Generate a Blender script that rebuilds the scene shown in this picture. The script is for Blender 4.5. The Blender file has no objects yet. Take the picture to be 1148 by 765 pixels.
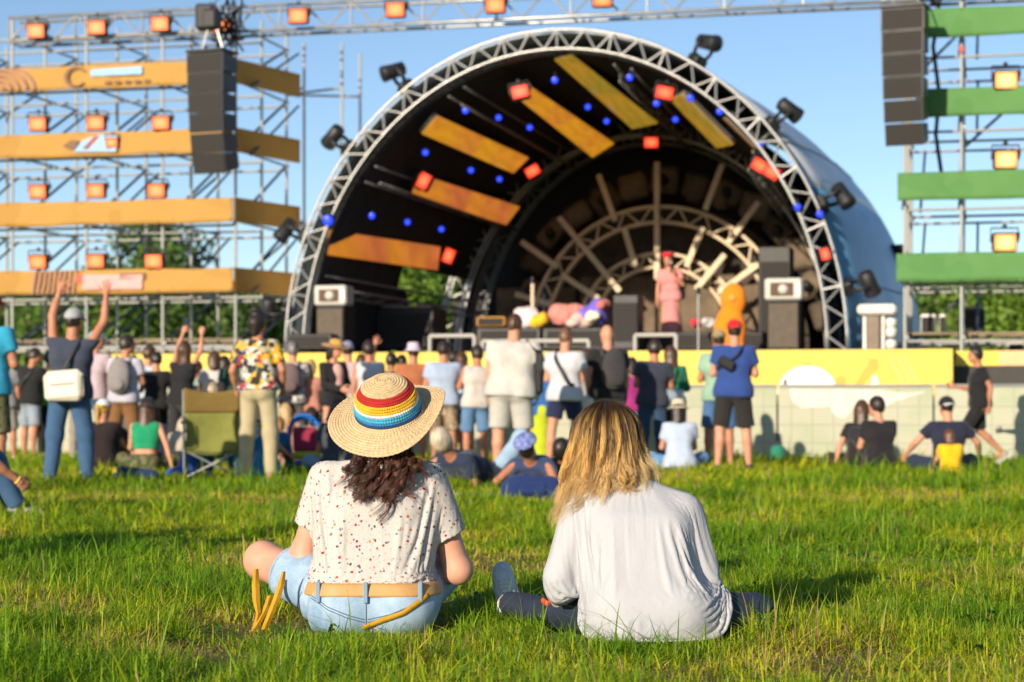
import bpy, math, random
import numpy as np
from mathutils import Vector, Matrix, Euler
random.seed(7)
RNG = np.random.default_rng(7)
SC = bpy.context.scene
COL = SC.collection
R = math.radians

# ---- the camera's own numbers, used to survey the place from the photograph
F, EYE, VH, UC = 2232.0, 0.82, 453.0, 574.0
def P(u, v, Y):
    return Vector(((u-UC)*Y/F, Y, EYE+(VH-v)*Y/F))
def G(u, Y):
    return Vector(((u-UC)*Y/F, Y, 0.0))

# ------------------------------------------------------------------ object helpers
def tag(o, label=None, cat=None, group=None, kind=None):
    if label: o['label'] = label
    if cat: o['category'] = cat
    if group: o['group'] = group
    if kind: o['kind'] = kind
    return o

def thing(name, label, cat, loc=(0, 0, 0), rot=(0, 0, 0), group=None):
    o = bpy.data.objects.new(name, None)
    o.empty_display_size = 0.2
    COL.objects.link(o)
    o.location = loc
    o.rotation_euler = rot if hasattr(rot, '__len__') else (0, 0, rot)
    return tag(o, label, cat, group)

def link(name, me, parent=None, mat=None):
    if mat is not None and not me.materials:
        for m in (mat if isinstance(mat, (list, tuple)) else [mat]):
            me.materials.append(m)
    o = bpy.data.objects.new(name, me)
    COL.objects.link(o)
    if parent is not None: o.parent = parent
    return o

def copy_tree(o, parent=None):
    c = o.copy(); COL.objects.link(c)
    if parent is not None: c.parent = parent
    for ch in list(o.children): copy_tree(ch, c)
    return c

def np_mesh(name, V, polys, smooth=True, mi=None, colors=None):
    """V (n,3); polys: list of int arrays (m,k), k may differ between arrays."""
    V = np.asarray(V, dtype=np.float32)
    me = bpy.data.meshes.new(name)
    polys = [np.asarray(p, dtype=np.int32) for p in polys if len(p)]
    nl = sum(p.size for p in polys); npoly = sum(len(p) for p in polys)
    me.vertices.add(len(V)); me.vertices.foreach_set('co', V.ravel())
    me.loops.add(nl); me.polygons.add(npoly)
    li = np.concatenate([p.ravel() for p in polys]) if polys else np.zeros(0, np.int32)
    tot = np.concatenate([np.full(len(p), p.shape[1], np.int32) for p in polys]) if polys else np.zeros(0, np.int32)
    st = np.concatenate([[0], np.cumsum(tot)[:-1]]).astype(np.int32) if len(tot) else tot
    me.loops.foreach_set('vertex_index', li)
    me.polygons.foreach_set('loop_start', st)
    try: me.polygons.foreach_set('loop_total', tot)
    except Exception: pass
    if smooth: me.polygons.foreach_set('use_smooth', np.ones(npoly, dtype=bool))
    if mi is not None: me.polygons.foreach_set('material_index', np.asarray(mi, dtype=np.int32))
    if colors is not None:
        a = me.color_attributes.new('tint', 'FLOAT_COLOR', 'POINT')
        a.data.foreach_set('color', np.asarray(colors, dtype=np.float32).ravel())
    me.update(calc_edges=True)
    me.validate()
    return me

class MB:
    """collects simple solids that make ONE part"""
    def __init__(s): s.v = []; s.f = []; s.m = []
    def _add(s, vs, fs, m=0):
        o = len(s.v); s.v += [tuple(p) for p in vs]; s.f += [tuple(i+o for i in f) for f in fs]; s.m += [m]*len(fs)
    def box(s, c, d, rot=None, m=0, taper=1.0, bevel=0.0):
        x, y, z = [k/2 for k in d]
        M = Euler(rot).to_matrix() if rot is not None else Matrix.Identity(3)
        if bevel > 0:
            b = bevel; pts = []
            # chamfered box: each corner makes three vertices
            for sx in (-1, 1):
                for sy in (-1, 1):
                    for sz in (-1, 1):
                        pts += [(sx*(x-b), sy*(y-b), sz*z), (sx*(x-b), sy*y, sz*(z-b)), (sx*x, sy*(y-b), sz*(z-b))]
            import bmesh
            bm = bmesh.new()
            for p in pts: bm.verts.new(p)
            r = bmesh.ops.convex_hull(bm, input=bm.verts)
            bmesh.ops.dissolve_limit(bm, angle_limit=0.01, verts=bm.verts, edges=bm.edges)
            bm.verts.index_update()
            vs = [M @ v.co + Vector(c) for v in bm.verts]; fs = [[v.index for v in f.verts] for f in bm.faces]
            bm.free(); s._add(vs, fs, m); return s
        vs = [M @ Vector((a*x*(taper if cz > 0 else 1), b_*y*(taper if cz > 0 else 1), cz*z)) + Vector(c) for cz in (-1, 1) for b_ in (-1, 1) for a in (-1, 1)]
        s._add(vs, [(0, 2, 3, 1), (4, 5, 7, 6), (0, 1, 5, 4), (2, 6, 7, 3), (0, 4, 6, 2), (1, 3, 7, 5)], m); return s
    def tube(s, pts, r, n=8, m=0, cap=True):
        pts = [Vector(p) for p in pts]
        rs = r if hasattr(r, '__len__') else [r]*len(pts)
        ring = []; up = None
        for i, p in enumerate(pts):
            t = (pts[min(i+1, len(pts)-1)]-pts[max(i-1, 0)]).normalized()
            if up is None: up = t.orthogonal().normalized()
            up = (up - t*up.dot(t))
            up = up.normalized() if up.length > 1e-6 else t.orthogonal().normalized()
            w = t.cross(up)
            ring.append([p+(up*math.cos(2*math.pi*k/n)+w*math.sin(2*math.pi*k/n))*rs[i] for k in range(n)])
        vs = [q for rr in ring for q in rr]; fs = []
        for i in range(len(pts)-1):
            for k in range(n):
                fs.append((i*n+k, i*n+(k+1) % n, (i+1)*n+(k+1) % n, (i+1)*n+k))
        if cap:
            fs.append(tuple(range(n-1, -1, -1))); fs.append(tuple((len(pts)-1)*n+k for k in range(n)))
        s._add(vs, fs, m); return s
    def lathe(s, prof, n=20, m=0, c=(0, 0, 0), M=None):
        vs = []; fs = []
        for (r, z) in prof:
            for k in range(n):
                a = 2*math.pi*k/n
                p = Vector((r*math.cos(a), r*math.sin(a), z))
                if M is not None: p = M @ p
                vs.append(p+Vector(c))
        for i in range(len(prof)-1):
            for k in range(n):
                fs.append((i*n+k, i*n+(k+1) % n, (i+1)*n+(k+1) % n, (i+1)*n+k))
        fs.append(tuple(range(n-1, -1, -1))); fs.append(tuple((len(prof)-1)*n+k for k in range(n)))
        s._add(vs, fs, m); return s
    def prism(s, outline, y0, y1, m=0, axis='y'):
        n = len(outline)
        def q(a, b, t): return (a, t, b) if axis == 'y' else ((t, a, b) if axis == 'x' else (a, b, t))
        vs = [q(a, b, y0) for a, b in outline]+[q(a, b, y1) for a, b in outline]
        fs = [tuple(range(n)), tuple(range(2*n-1, n-1, -1))]+[(i, i+n, (i+1) % n+n, (i+1) % n) for i in range(n)]
        s._add(vs, fs, m); return s
    def grid(s, fn, nu, nv, m=0, closed_u=False):
        vs = [fn(i/(nu if closed_u else nu-1), j/(nv-1)) for j in range(nv) for i in range(nu)]; fs = []
        for j in range(nv-1):
            for i in range(nu if closed_u else nu-1):
                i2 = (i+1) % nu
                fs.append((j*nu+i, j*nu+i2, (j+1)*nu+i2, (j+1)*nu+i))
        s._add(vs, fs, m); return s
    def mesh(s, name, smooth=False):
        me = bpy.data.meshes.new(name); me.from_pydata(s.v, [], s.f)
        me.polygons.foreach_set('material_index', s.m)
        if smooth: me.polygons.foreach_set('use_smooth', [True]*len(s.f))
        me.update(); return me
    def build(s, name, mat, parent=None, smooth=False, solid=0.0):
        me = s.mesh(name, smooth)
        o = link(name, me, parent, mat)
        if solid:
            md = o.modifiers.new('thickness', 'SOLIDIFY'); md.thickness = solid; md.offset = 0
        return o

_bar = {}
def bar(name, a, b, r, mat, parent, n=8):
    """a straight round tube between two points: a part of its own, sharing its mesh data"""
    key = (mat.name, n)
    if key not in _bar:
        me = MB().tube([(0, 0, 0), (0, 0, 1)], 1.0, n).mesh('tube', False)
        me.materials.append(mat); _bar[key] = me
    a = Vector(a); b = Vector(b); d = b-a
    o = link(name, _bar[key], parent)
    q = d.to_track_quat('Z', 'Y')
    o.matrix_basis = Matrix.Translation(a) @ q.to_matrix().to_4x4() @ Matrix.Diagonal((r, r, d.length, 1))
    return o

# ------------------------------------------------------------------ implicit surfaces (bodies and clothes)
def V3(*a): return np.array(a, dtype=float)
def cone(a, b, ra, rb=None, k=None, cut=None):
    return dict(t='c', a=np.array(a, float), b=np.array(b, float), ra=ra, rb=ra if rb is None else rb, k=k, cut=cut)
def ell(c, r, M=None, k=None, cut=None):
    return dict(t='e', c=np.array(c, float), r=np.array(r, float), M=None if M is None else np.array(M, float), k=k, cut=cut)

def _prim(d, p):
    if d['t'] == 'c':
        ab = d['b']-d['a']; L2 = max(ab @ ab, 1e-9)
        t = np.clip(((p-d['a']) @ ab)/L2, 0, 1)
        q = p-d['a']-t[..., None]*ab
        r = np.sqrt((q*q).sum(-1))-(d['ra']+(d['rb']-d['ra'])*t)
    else:
        q = p-d['c']
        if d['M'] is not None: q = q @ d['M']
        k0 = np.sqrt(((q/d['r'])**2).sum(-1)); k1 = np.sqrt(((q/d['r']**2)**2).sum(-1))
        r = k0*(k0-1)/np.maximum(k1, 1e-6)
    if d['cut'] is not None:
        for (c, n) in ([d['cut']] if not isinstance(d['cut'], list) else d['cut']):
            r = np.maximum(r, (p-np.array(c, float)) @ np.array(n, float))
    return r

def _bounds(d):
    if d['t'] == 'c':
        return np.minimum(d['a']-d['ra'], d['b']-d['rb']), np.maximum(d['a']+d['ra'], d['b']+d['rb'])
    m = d['r'].max() if d['M'] is not None else d['r']
    return d['c']-m, d['c']+m

_WAVES = {}
def folds(p, seed, freq=14.0, aniso=(1, 1, .45), n=9):
    """cloth creases: a warped sum of waves, ridged"""
    key = (seed, n)
    if key not in _WAVES:
        r = np.random.default_rng(seed)
        _WAVES[key] = (r.normal(size=(n, 3)), r.uniform(0, 6.28, n), r.uniform(.5, 1.8, n))
    K, ph, fr = _WAVES[key]
    q = p*np.array(aniso)
    w = q+.035*np.sin(q[..., [1, 2, 0]]*11+ph[:3])
    s = 0
    for i in range(n):
        s = s+np.sin((w @ K[i])*freq*fr[i]+ph[i])/fr[i]
    s = s/n
    return s

def sdf(prims, vox, k=.03, cuts=(), disp=None, margin=None):
    lo = np.min([_bounds(d)[0] for d in prims], 0)-k-3*vox
    hi = np.max([_bounds(d)[1] for d in prims], 0)+k+3*vox
    n = np.ceil((hi-lo)/vox).astype(int)+1
    ax = [lo[i]+vox*np.arange(n[i]) for i in range(3)]
    f = np.full(tuple(n), 1.0)
    for d in prims:
        kk = k if d['k'] is None else d['k']
        b0, b1 = _bounds(d); m = kk+3*vox
        i0 = np.maximum(np.floor((b0-m-lo)/vox).astype(int), 0); i1 = np.minimum(np.ceil((b1+m-lo)/vox).astype(int)+1, n)
        sl = tuple(slice(i0[i], i1[i]) for i in range(3))
        p = np.stack(np.meshgrid(ax[0][sl[0]], ax[1][sl[1]], ax[2][sl[2]], indexing='ij'), -1)
        r = _prim(d, p); a = f[sl]
        if kk > 1e-6:
            h = np.clip(.5+.5*(r-a)/kk, 0, 1); f[sl] = r*(1-h)+a*h-kk*h*(1-h)
        else: f[sl] = np.minimum(a, r)
    near = np.abs(f) < .12
    if disp is not None:
        idx = np.nonzero(near); p = np.stack([ax[i][idx[i]] for i in range(3)], -1)
        f[idx] += disp(p)
    for (c, nn) in cuts:
        c = np.array(c, float); nn = np.array(nn, float)
        pl = ((ax[0]-c[0])*nn[0])[:, None, None]+((ax[1]-c[1])*nn[1])[None, :, None]+((ax[2]-c[2])*nn[2])[None, None, :]
        f = np.maximum(f, pl)
    return nets(f, lo, vox)

def nets(f, lo, vox):
    s = f < 0
    c = [s[i:s.shape[0]-1+i, j:s.shape[1]-1+j, k:s.shape[2]-1+k] for i in (0, 1) for j in (0, 1) for k in (0, 1)]
    cnt = sum(x.astype(np.int8) for x in c)
    I = np.argwhere((cnt > 0) & (cnt < 8))
    idx = np.full(cnt.shape, -1, np.int32); idx[tuple(I.T)] = np.arange(len(I))
    acc = np.zeros((len(I), 3)); num = np.zeros(len(I))
    cor = np.array([(i, j, k) for i in (0, 1) for j in (0, 1) for k in (0, 1)])
    val = np.stack([f[tuple((I+o).T)] for o in cor], 1)
    for a in range(8):
        for b in range(a+1, 8):
            if np.abs(cor[a]-cor[b]).sum() != 1: continue
            va, vb = val[:, a], val[:, b]
            m = (va < 0) != (vb < 0)
            t = np.where(m, va/np.where(np.abs(va-vb) < 1e-9, 1, va-vb), 0)
            acc += m[:, None]*(cor[a]+t[:, None]*(cor[b]-cor[a])); num += m
    Vv = lo+(I+acc/np.maximum(num, 1)[:, None])*vox
    Q = []
    for a in range(3):
        b, c2 = (a+1) % 3, (a+2) % 3
        sl0 = [slice(None)]*3; sl1 = [slice(None)]*3
        sl0[a] = slice(0, -1); sl1[a] = slice(1, None)
        e0 = s[tuple(sl0)]; e1 = s[tuple(sl1)]
        E = np.argwhere(e0 != e1)
        E = E[(E[:, b] > 0) & (E[:, c2] > 0) & (E[:, b] < s.shape[b]-1) & (E[:, c2] < s.shape[c2]-1)]
        fl = e0[tuple(E.T)]
        ob = np.zeros(3, int); ob[b] = 1; oc = np.zeros(3, int); oc[c2] = 1
        q = np.stack([idx[tuple((E-ob-oc).T)], idx[tuple((E-oc).T)], idx[tuple(E.T)], idx[tuple((E-ob).T)]], 1)
        q[~fl] = q[~fl][:, ::-1]
        Q.append(q)
    Q = np.concatenate(Q); Q = Q[(Q >= 0).all(1)]
    return Vv, Q

def smooth_v(Vv, Q, it=1, lam=.5):
    for _ in range(it):
        s = np.zeros_like(Vv); c = np.zeros(len(Vv))
        for i in range(4):
            a, b = Q[:, i], Q[:, (i+1) % 4]
            np.add.at(s, a, Vv[b]); np.add.at(c, a, 1)
            np.add.at(s, b, Vv[a]); np.add.at(c, b, 1)
        Vv = Vv+lam*(s/np.maximum(c, 1)[:, None]-Vv)
    return Vv

def sdf_obj(name, prims, mat, parent, vox, k=.03, cuts=(), disp=None, extra=None, sm=1):
    Vv, Q = sdf(prims, vox, k, cuts, disp)
    if sm: Vv = smooth_v(Vv, Q, sm, .45)
    polys = [Q]
    if extra:
        for (v2, q2) in extra:
            polys.append(q2+len(Vv)); Vv = np.concatenate([Vv, v2])
    return link(name, np_mesh(name, Vv, polys), parent, mat)

def hang_cloth(o, colliders, pin, frames=26, bend=.25, shrink=-.05, mass=.22, stiff=18.):
    """let a garment settle under gravity on the body beneath it, then keep the settled mesh"""
    for c in colliders:
        c.modifiers.new('solid', 'COLLISION'); c.collision.thickness_outer = .006; c.collision.thickness_inner = .02; c.collision.cloth_friction = 12; c.collision.damping = .4
    m = o.modifiers.new('drape', 'CLOTH'); s = m.settings
    s.quality = 5; s.mass = mass; s.tension_stiffness = stiff; s.compression_stiffness = stiff*.6; s.shear_stiffness = stiff*.4; s.bending_stiffness = bend; s.air_damping = 1.2; s.tension_damping = 5; s.compression_damping = 5; s.shear_damping = 5
    s.shrink_min = shrink
    vg = o.vertex_groups.new(name='pin')
    for v in o.data.vertices:
        wt = pin(v.co)
        if wt > 0: vg.add([v.index], min(1, wt), 'REPLACE')
    s.vertex_group_mass = 'pin'; s.pin_stiffness = 1
    m.collision_settings.distance_min = .006; m.collision_settings.collision_quality = 2; m.collision_settings.use_self_collision = False
    m.point_cache.frame_start = 1; m.point_cache.frame_end = frames+5
    for f in range(1, frames+1): SC.frame_set(f)
    me = bpy.data.meshes.new_from_object(o.evaluated_get(bpy.context.evaluated_depsgraph_get()))
    o.modifiers.clear(); o.data = me
    me.polygons.foreach_set('use_smooth', [True]*len(me.polygons))
    o.vertex_groups.clear()
    for c in colliders: bpy.data.objects.remove(c)
    SC.frame_set(1)

def open_ends(V, Q, planes):
    """drop the faces closing a garment at neck, hem and cuffs"""
    keep = np.ones(len(Q), bool); C = V[Q].mean(1)
    for (c, n, r_) in planes:
        d = np.abs((V-np.array(c)) @ unit(n)); nr = np.linalg.norm(V-np.array(c), axis=1) < r_
        keep &= ~((d < .0045) & nr)[Q].all(1)
    Q = Q[keep]; used = np.unique(Q); mp = np.full(len(V), -1); mp[used] = np.arange(len(used))
    return V[used], mp[Q]

def unit(v):
    v = np.array(v, float); return v/max(np.linalg.norm(v), 1e-9)

def noise2(x, y, seed, freq):
    """smooth value noise on the ground plane, 0..1"""
    r = np.random.default_rng(seed); T = r.random((256, 256))
    X = x*freq+57.3; Y = y*freq+91.7
    i = np.floor(X).astype(int); j = np.floor(Y).astype(int); fx = X-i; fy = Y-j
    fx = fx*fx*(3-2*fx); fy = fy*fy*(3-2*fy)
    g = lambda a, b: T[a % 256, b % 256]
    return (g(i, j)*(1-fx)+g(i+1, j)*fx)*(1-fy)+(g(i, j+1)*(1-fx)+g(i+1, j+1)*fx)*fy
# ------------------------------------------------------------------ materials
def new_mat(name):
    m = bpy.data.materials.new(name); m.use_nodes = True
    nt = m.node_tree; b = nt.nodes['Principled BSDF']
    return m, nt, b
def c4(c): return (c[0], c[1], c[2], 1)

def nd(nt, t, **kw):
    n = nt.nodes.new(t)
    for k, v in kw.items():
        if k in n.inputs: n.inputs[k].default_value = v
        else: setattr(n, k, v)
    return n

_mc = {}
def paint(name, col, rough=.5, metal=0.0, var=.12, scale=6.0, bump=0.0, bscale=60.0, dirt=None, spec=.5):
    """plain surface with uneven colour and gloss"""
    if name in _mc: return _mc[name]
    m, nt, b = new_mat(name)
    tc = nd(nt, 'ShaderNodeTexCoord')
    n = nd(nt, 'ShaderNodeTexNoise', Scale=scale, Detail=6.0, Roughness=.6)
    nt.links.new(tc.outputs['Object'], n.inputs['Vector'])
    r = nd(nt, 'ShaderNodeValToRGB')
    d = dirt or tuple(k*(1-var*1.6) for k in col)
    r.color_ramp.elements[0].position = .3; r.color_ramp.elements[1].position = .65
    r.color_ramp.elements[0].color = c4(d); r.color_ramp.elements[1].color = c4(tuple(min(1, k*(1+var*.5)) for k in col))
    nt.links.new(n.outputs['Fac'], r.inputs['Fac']); nt.links.new(r.outputs['Color'], b.inputs['Base Color'])
    mr = nd(nt, 'ShaderNodeMapRange'); mr.inputs['To Min'].default_value = max(.05, rough-.12); mr.inputs['To Max'].default_value = min(1, rough+.12)
    nt.links.new(n.outputs['Fac'], mr.inputs['Value']); nt.links.new(mr.outputs['Result'], b.inputs['Roughness'])
    b.inputs['Metallic'].default_value = metal
    b.inputs['Specular IOR Level'].default_value = spec
    if bump:
        n2 = nd(nt, 'ShaderNodeTexNoise', Scale=bscale, Detail=4.0)
        nt.links.new(tc.outputs['Object'], n2.inputs['Vector'])
        bp = nd(nt, 'ShaderNodeBump', Strength=bump, Distance=.01)
        nt.links.new(n2.outputs['Fac'], bp.inputs['Height']); nt.links.new(bp.outputs['Normal'], b.inputs['Normal'])
    _mc[name] = m; return m

def fabric(col, rough=.9, var=.10, weave=260., bump=.25):
    key = 'fabric_%02x%02x%02x' % tuple(int(255*min(1, k)) for k in col)
    if key in _mc: return _mc[key]
    m, nt, b = new_mat(key)
    tc = nd(nt, 'ShaderNodeTexCoord')
    n = nd(nt, 'ShaderNodeTexNoise', Scale=9.0, Detail=5.0, Roughness=.6); nt.links.new(tc.outputs['Object'], n.inputs['Vector'])
    r = nd(nt, 'ShaderNodeValToRGB')
    r.color_ramp.elements[0].position = .3; r.color_ramp.elements[1].position = .7
    r.color_ramp.elements[0].color = c4(tuple(k*(1-var) for k in col)); r.color_ramp.elements[1].color = c4(tuple(min(1, k*(1+var)) for k in col))
    nt.links.new(n.outputs['Fac'], r.inputs['Fac']); nt.links.new(r.outputs['Color'], b.inputs['Base Color'])
    b.inputs['Roughness'].default_value = rough
    b.inputs['Specular IOR Level'].default_value = .25
    b.inputs['Sheen Weight'].default_value = .15
    w = nd(nt, 'ShaderNodeTexNoise', Scale=weave, Detail=2.0); nt.links.new(tc.outputs['Object'], w.inputs['Vector'])
    l = nd(nt, 'ShaderNodeTexNoise', Scale=22.0, Detail=3.0); nt.links.new(tc.outputs['Object'], l.inputs['Vector'])
    ad = nd(nt, 'ShaderNodeMath', operation='MULTIPLY_ADD'); ad.inputs[1].default_value = 2.2
    nt.links.new(l.outputs['Fac'], ad.inputs[0]); nt.links.new(w.outputs['Fac'], ad.inputs[2])
    bp = nd(nt, 'ShaderNodeBump', Strength=bump, Distance=.006)
    nt.links.new(ad.outputs[0], bp.inputs['Height']); nt.links.new(bp.outputs['Normal'], b.inputs['Normal'])
    _mc[key] = m; return m

def patches(name, cols, scale=9.0, rough=.9, kind='vor', weights=None):
    """cloth printed with patches of several colours"""
    if name in _mc: return _mc[name]
    m, nt, b = new_mat(name)
    tc = nd(nt, 'ShaderNodeTexCoord')
    dn = nd(nt, 'ShaderNodeTexNoise', Scale=scale*.9, Detail=3.0); nt.links.new(tc.outputs['Object'], dn.inputs['Vector'])
    mx = nd(nt, 'ShaderNodeVectorMath', operation='MULTIPLY_ADD'); mx.inputs[1].default_value = (.12, .12, .12)
    nt.links.new(dn.outputs['Color'], mx.inputs[0]); nt.links.new(tc.outputs['Object'], mx.inputs[2])
    r = nd(nt, 'ShaderNodeValToRGB'); r.color_ramp.interpolation = 'CONSTANT'
    if kind == 'vor':
        v = nd(nt, 'ShaderNodeTexVoronoi', Scale=scale); nt.links.new(mx.outputs[0], v.inputs['Vector'])
        sp = nd(nt, 'ShaderNodeSeparateColor'); nt.links.new(v.outputs['Color'], sp.inputs[0]); nt.links.new(sp.outputs[0], r.inputs['Fac'])
    else:
        v = nd(nt, 'ShaderNodeTexNoise', Scale=scale, Detail=4.0); nt.links.new(mx.outputs[0], v.inputs['Vector']); 
        mr = nd(nt, 'ShaderNodeMapRange'); mr.inputs['From Min'].default_value = .3; mr.inputs['From Max'].default_value = .7
        nt.links.new(v.outputs['Fac'], mr.inputs['Value']); nt.links.new(mr.outputs[0], r.inputs['Fac'])
    els = r.color_ramp.elements
    while len(els) < len(cols): els.new(.5)
    for i, c in enumerate(cols):
        els[i].position = i/len(cols); els[i].color = c4(c)
    nt.links.new(r.outputs['Color'], b.inputs['Base Color']); b.inputs['Roughness'].default_value = rough
    b.inputs['Specular IOR Level'].default_value = .2
    _mc[name] = m; return m

def skin(name, col):
    if name in _mc: return _mc[name]
    m, nt, b = new_mat(name)
    tc = nd(nt, 'ShaderNodeTexCoord')
    n = nd(nt, 'ShaderNodeTexNoise', Scale=13.0, Detail=5.0); nt.links.new(tc.outputs['Object'], n.inputs['Vector'])
    r = nd(nt, 'ShaderNodeValToRGB'); r.color_ramp.elements[0].position = .3; r.color_ramp.elements[1].position = .7
    r.color_ramp.elements[0].color = c4((col[0]*.93, col[1]*.80, col[2]*.78)); r.color_ramp.elements[1].color = c4((col[0]*1.04, col[1]*1.05, col[2]*1.05))
    nt.links.new(n.outputs['Fac'], r.inputs['Fac']); nt.links.new(r.outputs['Color'], b.inputs['Base Color'])
    b.inputs['Roughness'].default_value = .52
    b.inputs['Subsurface Weight'].default_value = .12
    b.inputs['Subsurface Radius'].default_value = (.02, .008, .004)
    b.inputs['Specular IOR Level'].default_value = .35
    n2 = nd(nt, 'ShaderNodeTexNoise', Scale=220.0, Detail=2.0); nt.links.new(tc.outputs['Object'], n2.inputs['Vector'])
    bp = nd(nt, 'ShaderNodeBump', Strength=.08, Distance=.003); nt.links.new(n2.outputs['Fac'], bp.inputs['Height']); nt.links.new(bp.outputs['Normal'], b.inputs['Normal'])
    _mc[name] = m; return m

def hair_mat(name, col):
    if name in _mc: return _mc[name]
    m, nt, b = new_mat(name)
    tc = nd(nt, 'ShaderNodeTexCoord')
    mp = nd(nt, 'ShaderNodeMapping'); mp.inputs['Scale'].default_value = (60, 60, 7)
    nt.links.new(tc.outputs['Object'], mp.inputs['Vector'])
    n = nd(nt, 'ShaderNodeTexNoise', Scale=1.0, Detail=5.0); nt.links.new(mp.outputs[0], n.inputs['Vector'])
    r = nd(nt, 'ShaderNodeValToRGB'); r.color_ramp.elements[0].position = .35; r.color_ramp.elements[1].position = .68
    r.color_ramp.elements[0].color = c4(tuple(k*.55 for k in col)); r.color_ramp.elements[1].color = c4(tuple(min(1, k*1.35) for k in col))
    nt.links.new(n.outputs['Fac'], r.inputs['Fac']); nt.links.new(r.outputs['Color'], b.inputs['Base Color'])
    b.inputs['Roughness'].default_value = .42
    bp = nd(nt, 'ShaderNodeBump', Strength=.6, Distance=.01); nt.links.new(n.outputs['Fac'], bp.inputs['Height']); nt.links.new(bp.outputs['Normal'], b.inputs['Normal'])
    _mc[name] = m; return m

def strand_mat(name, rough=.38, trans=.25, spec=.5):
    """uses each strand's or blade's own colour"""
    m, nt, b = new_mat(name)
    a = nd(nt, 'ShaderNodeAttribute', attribute_name='tint')
    nt.links.new(a.outputs['Color'], b.inputs['Base Color'])
    b.inputs['Roughness'].default_value = rough
    b.inputs['Specular IOR Level'].default_value = spec
    if trans:
        t = nd(nt, 'ShaderNodeBsdfTranslucent'); nt.links.new(a.outputs['Color'], t.inputs['Color'])
        mx = nd(nt, 'ShaderNodeMixShader', Fac=trans)
        nt.links.new(b.outputs[0], mx.inputs[1]); nt.links.new(t.outputs[0], mx.inputs[2])
        nt.links.new(mx.outputs[0], nt.nodes['Material Output'].inputs['Surface'])
    return m

def glow(name, core, rim, strength, sx=1.0, sz=1.0):
    """a lit lamp face: brighter where the lamp itself sits behind the glass"""
    m, nt, b = new_mat(name)
    tc = nd(nt, 'ShaderNodeTexCoord')
    mp = nd(nt, 'ShaderNodeMapping'); mp.inputs['Scale'].default_value = (1/sx, 0, 1/sz)
    nt.links.new(tc.outputs['Object'], mp.inputs['Vector'])
    ln = nd(nt, 'ShaderNodeVectorMath', operation='LENGTH'); nt.links.new(mp.outputs[0], ln.inputs[0])
    r = nd(nt, 'ShaderNodeValToRGB'); r.color_ramp.elements[0].position = .25; r.color_ramp.elements[1].position = 1.0
    r.color_ramp.elements[0].color = c4(core); r.color_ramp.elements[1].color = c4(rim)
    nt.links.new(ln.outputs['Value'], r.inputs['Fac'])
    nt.links.new(r.outputs['Color'], b.inputs['Emission Color']); b.inputs['Emission Strength'].default_value = strength
    b.inputs['Base Color'].default_value = c4(tuple(k*.3 for k in rim)); b.inputs['Roughness'].default_value = .3
    return m

SKIN = skin('skin_fair', (.56, .285, .18)); SKIN_T = skin('skin_tanned', (.45, .21, .12)); SKIN_P = skin('skin_pale', (.60, .325, .225))
M_alu = paint('aluminium', (.44, .44, .43), .38, .6, .16, 3.0)
M_alug = paint('grey_truss', (.56, .55, .52), .4, .4, .15, 3.0)
M_alud = paint('dark_truss', (.27, .27, .27), .45, .4, .2)
M_steel = paint('galvanised_steel', (.42, .43, .43), .42, .7, .2, 4.0)
M_black = paint('black_housing', (.018, .018, .02), .5, 0, .3)
M_cab = paint('speaker_black', (.019, .016, .014), .75, 0, .25, 5.0, .3, 220.)
M_dark = paint('dark_cloth', (.024, .023, .026), .95, 0, .35, 2.0)
# ------------------------------------------------------------------ camera, light, sky
cam = bpy.data.cameras.new('camera'); co = bpy.data.objects.new('camera', cam); COL.objects.link(co)
cam.sensor_width = 36; cam.lens = 70; cam.shift_y = 70.5/1148; cam.clip_end = 6000
co.location = (0, 0, EYE); co.rotation_euler = (R(90), 0, 0)
cam.dof.use_dof = True; cam.dof.focus_distance = 7.1; cam.dof.aperture_fstop = 3.6
SC.camera = co
SUN_AZ, SUN_EL = 31.0, 16.5
sd = Vector((math.sin(R(SUN_AZ))*math.cos(R(SUN_EL)), math.cos(R(SUN_AZ))*math.cos(R(SUN_EL)), -math.sin(R(SUN_EL))))
sl = bpy.data.lights.new('sun', 'SUN'); sl.energy = 5.0; sl.angle = R(.53); sl.color = (1, .85, .66)
so = bpy.data.objects.new('sun', sl); COL.objects.link(so); so.rotation_euler = sd.to_track_quat('-Z', 'Y').to_euler(); so.location = (-20, -20, 20)
w = bpy.data.worlds.new('World'); SC.world = w; w.use_nodes = True
nt = w.node_tree; bg = nt.nodes['Background']
sky = nt.nodes.new('ShaderNodeTexSky'); sky.sky_type = 'NISHITA'; sky.sun_disc = False
sky.sun_elevation = R(SUN_EL); sky.sun_rotation = R(180+SUN_AZ); sky.air_density = .75; sky.dust_density = .2; sky.ozone_density = 2.0
nt.links.new(sky.outputs[0], bg.inputs['Color']); bg.inputs['Strength'].default_value = .110
vs = SC.view_settings; vs.view_transform = 'Standard'; vs.look = 'None'; vs.gamma = 1; vs.exposure = .42; vs.use_curve_mapping = False
SC.cycles.use_denoising = True
SC.cycles.max_bounces = 7; SC.cycles.transparent_max_bounces = 8

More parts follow.
